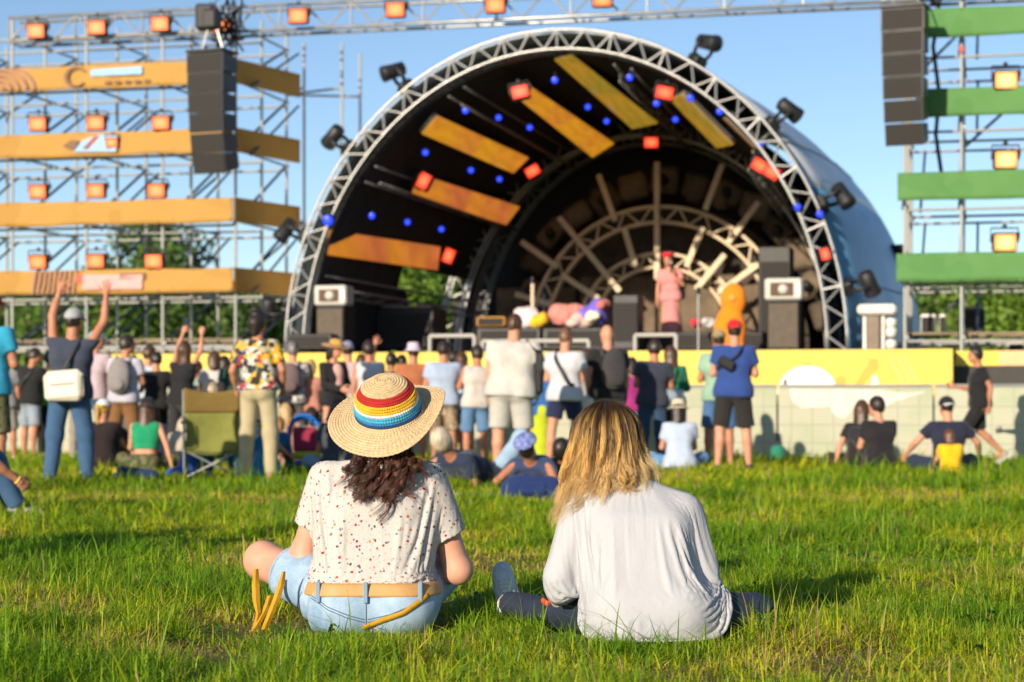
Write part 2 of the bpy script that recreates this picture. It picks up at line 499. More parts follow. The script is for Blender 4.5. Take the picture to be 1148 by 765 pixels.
# ------------------------------------------------------------------ ground
def ground():
    m, nt, b = new_mat('field_soil')
    tc = nd(nt, 'ShaderNodeTexCoord')
    n = nd(nt, 'ShaderNodeTexNoise', Scale=1.3, Detail=8.0, Roughness=.65); nt.links.new(tc.outputs['Object'], n.inputs['Vector'])
    n2 = nd(nt, 'ShaderNodeTexNoise', Scale=30.0, Detail=6.0, Roughness=.7); nt.links.new(tc.outputs['Object'], n2.inputs['Vector'])
    r = nd(nt, 'ShaderNodeValToRGB'); e = r.color_ramp.elements
    e[0].position = .3; e[0].color = (.07, .12, .015, 1); e[1].position = .7; e[1].color = (.30, .26, .10, 1)
    k = e.new(.5); k.color = (.14, .19, .03, 1)
    mm = nd(nt, 'ShaderNodeMath', operation='MULTIPLY_ADD'); mm.inputs[1].default_value = .5
    h = nd(nt, 'ShaderNodeMath', operation='MULTIPLY'); h.inputs[1].default_value = .5
    nt.links.new(n2.outputs['Fac'], h.inputs[0]); nt.links.new(n.outputs['Fac'], mm.inputs[0]); nt.links.new(h.outputs[0], mm.inputs[2])
    nt.links.new(mm.outputs[0], r.inputs['Fac']); nt.links.new(r.outputs['Color'], b.inputs['Base Color']); b.inputs['Roughness'].default_value = 1
    bp = nd(nt, 'ShaderNodeBump', Strength=.8, Distance=.03); nt.links.new(n2.outputs['Fac'], bp.inputs['Height']); nt.links.new(bp.outputs['Normal'], b.inputs['Normal'])
    mb = MB(); mb._add([(-3000, -800, 0), (3000, -800, 0), (3000, 5000, 0), (-3000, 5000, 0)], [(0, 1, 2, 3)])
    tag(mb.build('ground', m), 'flat meadow soil reaching back under the stage and trees', kind='structure')
ground()

# keep grass out from under what presses it flat: (x, y, rx, ry)
PRESSED = []
SHORT = []    # trodden shorter round the two sitting women

def grass():
    rng = np.random.default_rng(3)
    Vs, Qs, Ts, Cs = [], [], [], []
    base = 0
    SP = [(40, 690, .30, .7), (130, 742, .35, .6), (275, 702, .28, .8), (470, 694, .30, .8), (215, 738, .22, .6), (965, 690, .25, .5), (930, 757, .35, .7), (1010, 566, .8, .7), (270, 566, 1.1, .75), (120, 560, .7, .5), (720, 762, .2, .5), (620, 735, .18, .5),
          (60, 625, .5, -.6), (150, 612, .6, -.6), (900, 548, 1.2, -.7), (1090, 700, .3, -.5), (620, 720, .3, -.3), (850, 640, .5, -.5), (330, 730, .25, -.5), (1060, 545, 1.2, -.6)]
    def spots(x, y):
        s = 0
        for (u, v, r_, a_) in SP:
            Y = EYE*F/(v-VH); X_ = (u-UC)*Y/F
            s = s+(.68*a_ if a_ > 0 else a_)*np.exp(-((x-X_)**2+((y-Y)*.8)**2)/r_**2)
        return s
    def weeds():
        nonlocal base
        m = 520; y = 5.2+8*rng.random(m)**1.2; x = (rng.random(m)*2-1)*(.2572*y+.4)
        ok = (spots(x, y)+(noise2(x, y, 61, 1.1)-.5)*1.6) < .05; x, y = x[ok], y[ok]
        for (px, py, rx, ry) in PRESSED:
            k_ = ((x-px)/rx)**2+((y-py)/ry)**2 > 1; x, y = x[k_], y[k_]
        for X_, Y_ in zip(x, y):
            nl = rng.integers(4, 9); c0 = np.array([.075, .21, .022])*rng.uniform(.7, 1.4)
            for q in range(nl):
                a = rng.uniform(0, 6.283); L = rng.uniform(.03, .075); w_ = L*rng.uniform(.22, .38); h = rng.uniform(.02, .07); d = np.array([math.cos(a), math.sin(a), 0]); s_ = np.array([-math.sin(a), math.cos(a), 0])
                o = np.array([X_, Y_, h*.4])+d*rng.uniform(0, .03); up = np.array([0, 0, 1.0])
                P_ = [o, o+d*L*.4-s_*w_/2+up*h*.5, o+d*L+up*h*.35, o+d*L*.4+s_*w_/2+up*h*.5]
                Vs.append(np.array(P_)); Qs.append(np.array([[base, base+1, base+2, base+3]])); Cs.append(np.tile(np.concatenate([c0*rng.uniform(.8, 1.25), [1]]), (4, 1))); base += 4
    def zone(y0, y1, dens, wid, hgt, nseg, side):
        nonlocal base
        area_n = int(((.2572*y0+side)+(.2572*y1+side))*(y1-y0)*dens)
        y = y0+(y1-y0)*rng.random(int(area_n*1.7)); x = (rng.random(len(y))*2-1)*(.2572*y1+side)
        ok = np.abs(x) < .2572*y+side
        x, y = x[ok], y[ok]
        # the sward grows in tussocks and leaves bare, mown or trodden spots
        t = noise2(x, y, 11, 2.6)*.5+noise2(x, y, 12, 7.0)*.5
        dry = noise2(x, y, 13, .55)*.45+noise2(x, y, 14, 1.6)*.35+noise2(x, y, 16, 4.5)*.2
        dry = np.clip((dry-.5)*1.9+.5+spots(x, y), 0, 1); t = np.clip((t-.5)*1.7+.5, 0, 1)
        keep = rng.random(len(x)) < np.clip(.42+1.2*t-.40*np.clip(dry-.5, 0, 1)*2, .15, 1)
        for (px, py, rx, ry) in PRESSED:
            keep &= ((x-px)/rx)**2+((y-py)/ry)**2 > 1
        x, y, t, dry = x[keep], y[keep], t[keep], dry[keep]
        n = len(x)
        tall = noise2(x, y, 21, .8)
        # trampled swathe across the middle, longer growth on the right and against the fence
        L = hgt*(.36+.98*t+.7*(tall-.5))*rng.uniform(.45, 1.35, n)
        long = rng.random(n) < .06; L[long] *= rng.uniform(1.4, 2.3, long.sum())
        L *= np.clip(1.2-.65*dry, .55, 1.15); L *= 1+.25*np.clip((7.3-y)/.8, 0, 1)
        for (fx_, fy_, rx_, ry_) in SHORT: L *= np.where(((x-fx_)/rx_)**2+((y-fy_)/ry_)**2 < 1, .62, 1)
        wd = wid*rng.uniform(.55, 1.5, n)
        ang = rng.uniform(0, 6.283, n); lean = np.abs(rng.normal(.55, .42, n)); fl = rng.random(n) < .42; lean[fl] += rng.uniform(.4, 1.1, fl.sum()); lean = np.minimum(lean, 1.75)
        dx, dy = np.cos(ang), np.sin(ang)
        fa = ang+math.pi/2+rng.normal(0, .5, n); fx, fy = np.cos(fa), np.sin(fa)
        tt = np.linspace(0, 1, nseg+1)
        pts = []
        for i, s in enumerate(tt):
            bend = lean*(s**1.7)
            cx = x+dx*L*bend; cy = y+dy*L*bend; cz = L*(s-.33*lean*s**2)-.004
            ww = wd*.5*(1-s**2.2)*(1 if s < 1 else 0)
            if i < nseg:
                pts.append(np.stack([cx-fx*ww, cy-fy*ww, cz], 1)); pts.append(np.stack([cx+fx*ww, cy+fy*ww, cz], 1))
            else: pts.append(np.stack([cx, cy, cz], 1))
        k = len(pts)
        V = np.stack(pts, 1).reshape(-1, 3)
        i0 = base+np.arange(n)*k
        for i in range(nseg-1):
            Qs.append(np.stack([i0+2*i, i0+2*i+1, i0+2*i+3, i0+2*i+2], 1))
        Ts.append(np.stack([i0+2*(nseg-1), i0+2*(nseg-1)+1, i0+2*nseg], 1))
        # each blade's own colour: fresh green, yellow-green or straw
        g0 = np.array([.185, .350, .010]); g1 = np.array([.58, .58, .02]); st = np.array([.60, .42, .17]); dk = np.array([.075, .215, .016])
        a = np.clip(rng.normal(.50, .30, n)+1.5*(dry-.5)-.25*(t-.5)+.9*(noise2(x, y, 31, .33)-.5), 0, 1)[:, None]
        c = g0*(1-a)+g1*a
        d = (rng.random(n) < .16)[:, None]; c = np.where(d, dk*(.6+.4*a)+g0*.3, c)
        s = (rng.random(n) < np.clip(.03+1.2*(dry-.60), .025, .42))[:, None]; c = np.where(s, st*rng.uniform(.55, 1.1, (n, 1)), c)
        c = c*rng.uniform(.8, 1.2, (n, 1))
        C = np.repeat(np.concatenate([c, np.ones((n, 1))], 1), k, 0)
        Vs.append(V); Cs.append(C); base += n*k
    zone(4.9, 7.0, 7800, .0052, .106, 3, .9)
    zone(7.0, 9.5, 6200, .0058, .096, 3, 1.2)
    zone(9.5, 13.5, 3200, .0078, .088, 3, 1.8)
    zone(13.5, 19, 1300, .012, .11, 2, 2.6)
    zone(19, 34, 520, .018, .13, 2, 4.5)
    weeds()
    # straw litter lying between the blades
    n = 42000
    y = 4.9+5.5*rng.random(n)**1.3; x = (rng.random(n)*2-1)*(.2572*y+.4)
    dry = noise2(x, y, 13, .55)*.45+noise2(x, y, 14, 1.6)*.35+noise2(x, y, 16, 4.5)*.2
    dry = np.clip((dry-.5)*1.9+.5+spots(x, y), 0, 1); kp = rng.random(n) < np.clip((dry-.40)*2.6, .04, 1); x, y = x[kp], y[kp]; n = len(x)
    a = rng.uniform(0, 6.283, n); L = rng.uniform(.03, .11, n); z0 = rng.uniform(.004, .03, n); z1 = z0+rng.normal(0, .015, n)
    ex, ey = np.cos(a)*L/2, np.sin(a)*L/2; px, py = -np.sin(a)*.0013, np.cos(a)*.0013
    V = np.stack([np.stack([x-ex-px, y-ey-py, z0], 1), np.stack([x-ex+px, y-ey+py, z0+.001], 1), np.stack([x+ex+px, y+ey+py, np.abs(z1)], 1), np.stack([x+ex-px, y+ey-py, np.abs(z1)+.001], 1)], 1).reshape(-1, 3)
    i0 = base+np.arange(n)*4; Qs.append(np.stack([i0, i0+1, i0+2, i0+3], 1))
    c = np.array([.46, .36, .17])*rng.uniform(.45, 1.1, (n, 1)); Cs.append(np.repeat(np.concatenate([c, np.ones((n, 1))], 1), 4, 0)); Vs.append(V); base += 4*n
    me = np_mesh('meadow_grass', np.concatenate(Vs), [np.concatenate(Qs), np.concatenate(Ts)], True, colors=np.concatenate(Cs))
    o = link('meadow_grass', me, None, strand_mat('grass_blades', .5, .48, .3))
    tag(o, 'tufty green meadow grass with straw patches', kind='stuff')

# ------------------------------------------------------------------ trees
M_bark = paint('bark', (.10, .075, .055), .9, 0, .4, 9.0, .6, 30.)
def leaf_mat(name, c0, c1):
    m, nt, b = new_mat(name)
    tc = nd(nt, 'ShaderNodeTexCoord'); n = nd(nt, 'ShaderNodeTexNoise', Scale=1.1, Detail=6.0, Roughness=.7); nt.links.new(tc.outputs['Object'], n.inputs['Vector'])
    r = nd(nt, 'ShaderNodeValToRGB'); r.color_ramp.elements[0].position = .35; r.color_ramp.elements[1].position = .66
    r.color_ramp.elements[0].color = c4(c0); r.color_ramp.elements[1].color = c4(c1)
    nt.links.new(n.outputs['Fac'], r.inputs['Fac']); nt.links.new(r.outputs['Color'], b.inputs['Base Color']); b.inputs['Roughness'].default_value = .6
    t = nd(nt, 'ShaderNodeBsdfTranslucent'); nt.links.new(r.outputs['Color'], t.inputs['Color'])
    mx = nd(nt, 'ShaderNodeMixShader', Fac=.3); nt.links.new(b.outputs[0], mx.inputs[1]); nt.links.new(t.outputs[0], mx.inputs[2])
    nt.links.new(mx.outputs[0], nt.nodes['Material Output'].inputs['Surface']); return m
LEAF = [leaf_mat('willow_leaves', (.07, .15, .02), (.16, .27, .035)), leaf_mat('poplar_leaves', (.045, .105, .018), (.11, .19, .03)), leaf_mat('young_leaves', (.10, .20, .02), (.24, .38, .04))]

def tree(u, Y, top_v, rad, label, kind, seed, slim=1.0, n=6500):
    rng = np.random.default_rng(seed)
    h = EYE+(VH-top_v)*Y/F
    t = thing('tree', label, 'tree', G(u, Y), rng.uniform(0, 6), 'trees behind the stage')
    mb = MB(); hw = h*.16
    mb.tube([(0, 0, -.1), (.03*h*rng.normal(), .03*h*rng.normal(), h*.4), (.02*h*rng.normal(), .02*h*rng.normal(), h*.85)], [.035*h, .025*h, .008*h], 8)
    cl = []
    for i in range(15):
        z = h*(.18+.75*(i+.5)/15); a = i*2.4+rng.uniform(-.4, .4)
        sh = math.sin(math.pi*min(1, max(.08, (z/h-.08)/.95)))**.6
        rr = rad*slim*sh*rng.uniform(.45, .95)
        p = (math.cos(a)*rr, math.sin(a)*rr, min(z+rr*.35, h*.98))
        mb.tube([(0, 0, z*.75), (p[0]*.5, p[1]*.5, (z*.75+p[2])/2+.1), p], [.014*h, .009*h, .003*h], 5)
        cl.append((np.array(p), rad*slim*rng.uniform(.30, .52)))
        cl.append((np.array([p[0]*.45+rng.normal()*.15, p[1]*.45+rng.normal()*.15, z]), rad*slim*rng.uniform(.3, .5)))
    cl.append((np.array([0, 0, h*.93]), rad*slim*.3))
    mb.build('trunk', M_bark, t, True)
    per = n//len(cl); Vs = []
    for (c, r_) in cl:
        m = int(per*rng.uniform(.6, 1.4))
        d = rng.normal(size=(m, 3)); d /= np.linalg.norm(d, axis=1)[:, None]
        p = c+d*(r_*rng.uniform(.25, 1.08, m)**.6)[:, None]*np.array([1, 1, .95])
        p[:, 2] = np.clip(p[:, 2], .15, h)
        s = rng.uniform(.08, .17, m)*(Y/65)
        a = rng.normal(size=(m, 3)); a /= np.linalg.norm(a, axis=1)[:, None]; b = np.cross(a, rng.normal(size=(m, 3))); b /= np.linalg.norm(b, axis=1)[:, None]
        Vs.append(np.stack([p-a*s[:, None], p-b*s[:, None]*.55, p+a*s[:, None], p+b*s[:, None]*.55], 1).reshape(-1, 3))
    V = np.concatenate(Vs); q = np.arange(len(V)).reshape(-1, 4)
    link('crown', np_mesh('crown', V, [q], False), t, LEAF[kind])
    return t
for i, a in enumerate([
    (-60, 64, 330, 2.6, 'broad willow at the far left edge behind the banner tower', 0), (22, 66, 326, 2.6, 'rounded willow seen behind the man raising both arms', 0),
    (96, 62, 322, 2.5, 'willow behind the second post of the banner tower', 0), (176, 68, 248, 2.3, 'tallest poplar showing above the lowest ochre banner', 1),
    (140, 74, 300, 2.0, 'dark poplar just left of the tallest one', 1), (226, 63, 318, 2.3, 'bushy tree behind the people filming near the camp chair', 1),
    (286, 66, 322, 2.2, 'bright green tree behind the woman in the colourful shirt', 2), (330, 70, 315, 2.2, 'tree half hidden by the left foot of the stage arch', 1),
    (432, 60, 292, 2.4, 'fresh green tree framed by the side opening of the stage', 2), (482, 62, 296, 2.4, 'fresh green tree at the right of the stage side opening', 2),
    (1030, 60, 318, 2.3, 'tree behind the white equipment right of the stage', 1), (1092, 58, 308, 2.4, 'green tree under the lowest green banner', 0),
    (1150, 56, 300, 2.4, 'bright tree at the right edge under the green banner', 2), (1215, 60, 310, 2.4, 'tree beyond the right edge of the green tower', 0),
    (-150, 66, 318, 2.6, 'willow beyond the left edge of the picture', 0), (-245, 70, 306, 2.6, 'tall poplar well beyond the left edge of the picture', 1), (1310, 62, 312, 2.5, 'bright tree beyond the right edge of the picture', 2)]):
    tree(*a, seed=50+i)
# ------------------------------------------------------------------ stage frame of reference: x right, y into the stage, z up
A = R(13.5)
EX = Vector((math.cos(A), -math.sin(A), 0)); EY = Vector((math.sin(A), math.cos(A), 0)); S0 = Vector((.70, 31.0, 0))
def SW(x, y, z=0.0): return S0+EX*x+EY*y+Vector((0, 0, z))
def SL(u, v, sy):
    d = Vector(((u-UC)/F, 1, (VH-v)/F)); c = Vector((0, 0, EYE))
    t = (sy+EY.dot(S0))/EY.dot(d)
    p = c+d*t; q = p-S0
    return Vector((q.dot(EX), sy, p.z))
def sthing(name, label, cat, x, y, z=0.0, group=None, rz=0.0):
    return thing(name, label, cat, SW(x, y, z), -A+rz, group)
DK = 1.62                     # deck height
W0, HT0 = 4.47, 5.03           # front arch, half width and height over the deck
W1, HT1 = 3.74, 4.62           # rear arch
def lin(a, b, t): return a+(b-a)*t
def WH(sy):
    t = max(0, min(1, sy/8.8)); return lin(W0-.30, W1, t), lin(HT0-.30, HT1, t)

# ---- deck, with its yellow front
M_deck = paint('stage_plywood', (.035, .033, .032), .8, 0, .3, 4.0)
M_yel = paint('yellow_fascia', (.72, .545, .075), .6, 0, .06, 1.2)
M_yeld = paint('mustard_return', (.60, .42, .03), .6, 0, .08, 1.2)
xl = SL(56, 395, -1.0).x; xr = SL(1068, 395, -1.0).x
st = sthing('stage_deck', 'black stage platform with a long plain yellow front panel', 'stage', 0, 0)
mb = MB(); mb.box(((xl+xr)/2, 4.6, DK-.06), (xr-xl, 11.0, .12)); mb.build('floor_boards', M_deck, st)
mb = MB(); mb.box(((xl+xr)/2, 4.7, (DK-.13)/2), (xr-xl-.1, 10.8, DK-.13)); mb.build('skirt', M_dark, st)
mb = MB(); mb.box(((xl+xr)/2, -1.0, DK-.40), (xr-xl, .06, .78)); mb.build('front_panel', M_yel, st)
mb = MB(); mb.box((xr-.028, -.45, DK-.40), (.05, 1.02, .776)); mb.build('side_panel', M_yeld, st)
# the white painted bubble and its trimmings on the yellow panel
M_wht = paint('white_paint', (.80, .80, .80), .6, 0, .04, 3.0)
M_tan = paint('tan_paint', (.58, .38, .05), .6, 0, .1, 3.0)
M_gry = paint('grey_ink', (.12, .12, .12), .6)
M_line = paint('pale_line', (.72, .60, .25), .6)
cx, cz = SL(905, 437, -1.034).x, SL(905, 440, -1.034).z
bub = [(cx+.44*math.cos(a), max(DK-.786, cz-.03+.42*math.sin(a))) for a in np.linspace(0, math.pi, 28)]
MB().prism(bub, -1.036, -1.031).build('painted_dome', M_wht, st)
MB().prism([(cx-.32+.03*math.cos(a), cz+.14+.06*math.sin(a)) for a in np.linspace(0, 6.28, 12)], -1.040, -1.037).build('dome_mark', M_gry, st)
MB().prism([(cx+.1, cz+.385), (cx-.1, cz+.385), (cx-.05, cz+.44), (cx+.06, cz+.44)], -1.040, -1.037).build('dome_cap', M_tan, st)
def poly_px(pts, sy): return [(SL(u, v, sy).x, SL(u, v, sy).z) for u, v in pts]
MB().prism(poly_px([(974, 402), (984, 402), (985, 414), (975, 423), (966, 432), (958, 432), (966, 418), (972, 410)], -1.034)[::-1], -1.036, -1.031).build('painted_ribbon', M_tan, st)
MB().prism(poly_px([(978, 422), (982, 421), (986, 432), (976, 432)], -1.034)[::-1], -1.036, -1.031).build('painted_spike', M_wht, st)
MB().prism(poly_px([(936, 424), (944, 420), (950, 426), (946, 432), (936, 432)], -1.034)[::-1], -1.036, -1.031).build('painted_blot', M_tan, st)
for du in (0, 9, 17):
    a, b = SL(996+du, 399, -1.034), SL(1012+du, 432, -1.034)
    MB().prism([(a.x, a.z), (a.x+.02, a.z), (b.x+.02, b.z), (b.x, b.z)][::-1], -1.036, -1.031).build('painted_line', M_line, st)
# set-back right wing with the dark skirt
x2 = xr+4.0
wg = sthing('stage_wing', 'lower stage wing with a yellow and peach strip above a dark skirt', 'stage', 0, 0)
M_peach = paint('peach_strip', (.74, .45, .22), .6, 0, .05)
xm = SL(1118, 400, -.3).x
MB().box(((xr+xm)/2+.02, -.3, DK-.13), (xm-xr, .05, .22)).build('yellow_strip', M_yel, wg)
MB().box(((xm+x2)/2+.02, -.3, DK-.13), (x2-xm, .05, .22)).build('peach_strip', M_peach, wg)
MB().box(((xr+x2)/2+.02, -.28, DK-.65), (x2-xr, .05, .80)).build('dark_skirt', paint('charcoal_skirt', (.055, .05, .045), .8), wg)
MB().box(((xr+x2)/2+.02, 1.5, DK-.06), (x2-xr, 3.4, .1)).build('floor_boards', M_deck, wg)

# ---- crowd barrier of pale printed panels in front of the stage
def net_mat():
    m, nt, b = new_mat('printed_netting')
    tc = nd(nt, 'ShaderNodeTexCoord')
    br = nd(nt, 'ShaderNodeTexBrick', Scale=1.0); br.offset = 0
    br.inputs['Brick Width'].default_value = .30; br.inputs['Row Height'].default_value = .26; br.inputs['Mortar Size'].default_value = .008
    mp = nd(nt, 'ShaderNodeMapping'); mp.inputs['Rotation'].default_value = (R(90), 0, 0)
    nt.links.new(tc.outputs['Object'], mp.inputs['Vector']); nt.links.new(mp.outputs[0], br.inputs['Vector'])
    n = nd(nt, 'ShaderNodeTexNoise', Scale=1.6, Detail=4.0); nt.links.new(tc.outputs['Object'], n.inputs['Vector'])
    r = nd(nt, 'ShaderNodeValToRGB'); e = r.color_ramp.elements
    e[0].position = .3; e[0].color = (.44, .49, .33, 1); e[1].position = .72; e[1].color = (.54, .50, .39, 1); k = e.new(.5); k.color = (.53, .54, .41, 1)
    nt.links.new(n.outputs['Fac'], r.inputs['Fac'])
    nt.links.new(r.outputs['Color'], br.inputs['Color1']); nt.links.new(r.outputs['Color'], br.inputs['Color2']); br.inputs['Mortar'].default_value = (.40, .40, .32, 1)
    nt.links.new(br.outputs['Color'], b.inputs['Base Color']); b.inputs['Roughness'].default_value = .8
    t = nd(nt, 'ShaderNodeBsdfTranslucent'); nt.links.new(br.outputs['Color'], t.inputs['Color'])
    mx = nd(nt, 'ShaderNodeMixShader', Fac=.2); nt.links.new(b.outputs[0], mx.inputs[1]); nt.links.new(t.outputs[0], mx.inputs[2]); nt.links.new(mx.outputs[0], nt.nodes['Material Output'].inputs['Surface'])
    return m
M_net = net_mat(); M_netw = paint('white_print', (.60, .60, .54), .8, 0, .12)
fx0 = SL(-60, 500, -1.55).x; FW = 2.2
for i in range(9):
    x = fx0+FW*(i+.5)
    lab = ['pale barrier panel at the far left end behind the red cap', 'barrier panel behind the man with raised arms', 'barrier panel behind the grey backpack', 'barrier panel behind the olive camp chair',
           'barrier panel behind the striped straw hat', 'barrier panel behind the big man in the white polo', 'barrier panel behind the bald man and the blue shirt', 'cream barrier panel below the white painted dome', 'cream barrier panel behind the walking boy'][i]
    f = sthing('barrier_panel', lab, 'barrier', x, -1.55, 0, 'barrier panels before the stage')
    if i == 0: proto = f
    MB().box((0, 0, .55), (FW-.03, .012, 1.02)).build('netting', M_net, f)
    for s in (-1, 1): bar('post', (s*(FW/2-.03), .03, 0), (s*(FW/2-.03), .03, 1.09), .02, M_steel, f)
    bar('rail', (-FW/2+.02, .03, 1.08), (FW/2-.02, .03, 1.08), .019, M_steel, f)
    if i == 7:
        q = lambda pts: [(SL(u, v, -1.557).x-x, SL(u, v, -1.557).z) for u, v in pts][::-1]
        MB().prism(q([(885, 436), (985, 437), (1008, 441), (1040, 439), (1000, 452), (985, 462), (955, 460), (946, 470), (936, 466), (930, 456), (900, 458), (888, 450)]), -.011, -.007).build('white_print', M_netw, f)

# ------------------------------------------------------------------ trusses
def ellpt(W, H, a, y): return Vector((W*math.cos(a), y, DK+H*math.sin(a)))
def arch(name, label, sy, W, H, th, dp, mat, r, nb, a0=0.0, a1=math.pi, cx=0.0, bz=None, cat='truss', cross=True):
    t = sthing(name, label, cat, cx, sy, 0)
    zb = DK if bz is None else bz
    pt = lambda k, a, y: Vector(((W-k*th)*math.cos(a), y, zb+(H-k*th)*math.sin(a)))
    ang = np.linspace(a0, a1, 64)
    for k in (0, 1):
        for y in (0, dp):
            MB().tube([pt(k, a, y) for a in ang], r, 8).build('chord', mat, t, True)
    aa = np.linspace(a0, a1, nb+1)
    for i in range(nb):
        k = i % 2
        bar('brace', pt(k, aa[i], 0), pt(1-k, aa[i+1], 0), r*.62, mat, t, 6)
        if i % 4 == 0 and cross:
            for kk in (0, 1): bar('spacer', pt(kk, aa[i], 0), pt(kk, aa[i], dp), r*.55, mat, t, 6)
            bar('spacer', pt(0, aa[i], 0), pt(1, aa[i], 0), r*.7, mat, t, 6)
    return t
arch('arch_truss', 'big silver lattice arch framing the stage front', 0, W0, HT0, .30, .38, M_alu, .025, 64)
arch('arch_truss', 'grey lattice arch standing deep inside the stage at left', 7.6, 4.05, 4.75, .36, .3, M_alug, .03, 48)
arch('arch_truss', 'dark lattice arch round the black back wall', 8.6, W1, HT1, .26, .25, M_alud, .03, 44)
bx, bz_ = SL(738, 378, 7.2).x, SL(738, 378, 7.2).z
PXM = 38.0/F
M_beige = paint('beige_scenic_paint', (.74, .60, .42), .7, 0, .12, 3.0)
arch('scenic_arc', 'larger beige lattice half circle in the stage scenery', 7.2, 146*PXM, 146*PXM, .30, .12, M_beige, .035, 26, R(8), R(166), bx, bz_, 'scenery', False)
arch('scenic_arc', 'smaller beige lattice half circle in the stage scenery', 7.3, 94*PXM, 94*PXM, .26, .12, M_beige, .032, 20, R(12), R(158), bx, bz_, 'scenery', False)
SPOKE = [(90, 195, 64, 'upright beige batten at the centre of the fan'), (110, 194, 138, 'upper beige batten just left of the upright one'), (107, 128, 82, 'lower beige batten just left of the upright one'), (129.5, 176, 66, 'long beige batten leaning up to the left'),
         (145, 190, 138, 'outer beige batten low at the left'), (147, 130, 78, 'inner beige batten low at the left'), (163, 170, 118, 'nearly flat beige batten at the far left'),
         (69, 204, 150, 'upper beige batten just right of the upright one'), (67, 132, 84, 'lower beige batten just right of the upright one'), (52.5, 186, 130, 'beige batten pointing up to the right'), (50, 118, 68, 'short beige batten right of the singer'), (35, 138, 84, 'lowest beige batten at the right')]
for (a, r0, r1, lab) in SPOKE:
    c, s = math.cos(R(a)), math.sin(R(a)); t = sthing('scenic_batten', lab, 'scenery', bx, 7.06, bz_, 'fan of beige battens')
    L = (r0-r1)*PXM; m = (r0+r1)/2*PXM
    MB().box((c*m, 0, s*m), (L, .06, .11), (0, -R(a), 0), 0, 1, .012).build('plank', M_beige, t)
    for q in (.25, .75):
        rr = (r1+(r0-r1)*q)*PXM; bar('bracket', (c*rr, 0, s*rr), (c*rr, .16, s*rr), .03, M_alud, t, 6)

# ---- roof shell and its black lining
def roof_mat():
    m, nt, b = new_mat('shade_tinted_tarpaulin')
    tc = nd(nt, 'ShaderNodeTexCoord'); n = nd(nt, 'ShaderNodeTexNoise', Scale=.8, Detail=5.0); nt.links.new(tc.outputs['Object'], n.inputs['Vector'])
    r = nd(nt, 'ShaderNodeValToRGB'); r.color_ramp.elements[0].position = .35; r.color_ramp.elements[1].position = .7
    r.color_ramp.elements[0].color = (.40, .47, .55, 1); r.color_ramp.elements[1].color = (.56, .61, .66, 1)  # white tarpaulin, its bluish sky-lit shade put into the base colour
    nt.links.new(n.outputs['Fac'], r.inputs['Fac']); nt.links.new(r.outputs['Color'], b.inputs['Base Color']); b.inputs['Roughness'].default_value = .38
    bp = nd(nt, 'ShaderNodeBump', Strength=.25, Distance=.1); nt.links.new(n.outputs['Fac'], bp.inputs['Height']); nt.links.new(bp.outputs['Normal'], b.inputs['Normal']); return m
M_roof = roof_mat(); M_roofb = paint('blue_tarpaulin', (.10, .27, .46), .4, 0, .15, 1.0)
rf = sthing('stage_roof', 'domed stage roof, white tarpaulin coloured as in blue shade outside and black inside', 'roof', 0, 0)
SEC = [(.20, 1.0), (1.0, 1.055), (2.2, 1.11), (4.0, 1.165), (6.2, 1.195), (8.0, 1.19), (9.6, 1.15)]
def outer(i, a):
    sy, k = SEC[i]; return Vector((W0*(1+(k-1)*min(1, 1.6*abs(math.cos(a))))*math.cos(a), sy, DK+HT0*(1+(k-1)*.1-.012*sy*max(0, math.sin(a)-.6))*math.sin(a)))
def patch(fn, rows, cols, keep, name, mat):
    mb = MB(); vs = [fn(i, a) for i in range(rows) for a in cols]; fs = []
    n = len(cols)
    for i in range(rows-1):
        for j in range(n-1):
            if keep(i, j): fs.append((i*n+j, i*n+j+1, (i+1)*n+j+1, (i+1)*n+j))
    used = sorted({k for f in fs for k in f}); mp = {k: q for q, k in enumerate(used)}
    mb._add([vs[k] for k in used], [tuple(mp[k] for k in f) for f in fs]); return mb.build(name, mat, rf, True, .02)
cols = [R(a) for a in np.linspace(0, 180, 61)]
patch(outer, 7, cols, lambda i, j: j >= 10 and not (j >= 49 and 3 <= i <= 5), 'outer_cover', M_roof)
patch(outer, 7, [R(a) for a in np.linspace(0, 30, 11)], lambda i, j: True, 'blue_side_panel', M_roofb)
LS = np.linspace(.25, 8.8, 19)
def inner(i, a):
    W, H = WH(LS[i]); return Vector((W*math.cos(a), LS[i], DK+H*math.sin(a)))
patch(inner, 19, cols, lambda i, j: not (cols[j] > R(157) and 3.9 < LS[i] < 7.9), 'black_lining', M_dark)
# seam ropes on the cover
for a in (12, 40, 62):
    MB().tube([outer(i, R(a))*1.0+Vector((.012, 0, .012)) for i in range(7)], .018, 6).build('seam', M_roofb if a < 30 else M_roof, rf, True)
for a, lab in ((166, 'lowest lengthwise truss under the roof at left'), (141, 'second lengthwise truss under the roof at left'), (115, 'third lengthwise truss under the roof at left'), (76, 'lengthwise truss under the roof right of its top'), (40, 'lengthwise truss under the roof at right')):
    t = sthing('purlin_truss', lab, 'truss', 0, 0, 0, 'lengthwise trusses under the roof')
    def pp(sy, k, da): 
        W, H = WH(sy); return Vector(((W*k)*math.cos(R(a+da)), sy, DK+(H*k)*math.sin(R(a+da))))
    for da, k in ((-2, .975), (2, .975), (0, .925)): MB().tube([pp(.35, k, da), pp(4.5, k, da), pp(8.6, k, da)], .022, 6).build('chord', M_alud, t, True)
    ys_ = np.linspace(.4, 8.5, 19)
    for q in range(18): bar('brace', pp(ys_[q], .975 if q % 2 else .925, 2 if q % 2 else 0), pp(ys_[q+1], .925 if q % 2 else .975, 0 if q % 2 else 2), .014, M_alud, t, 6)
bd = sthing('stage_backdrop', 'black back wall closing the dome', 'backdrop', 0, 9.3)
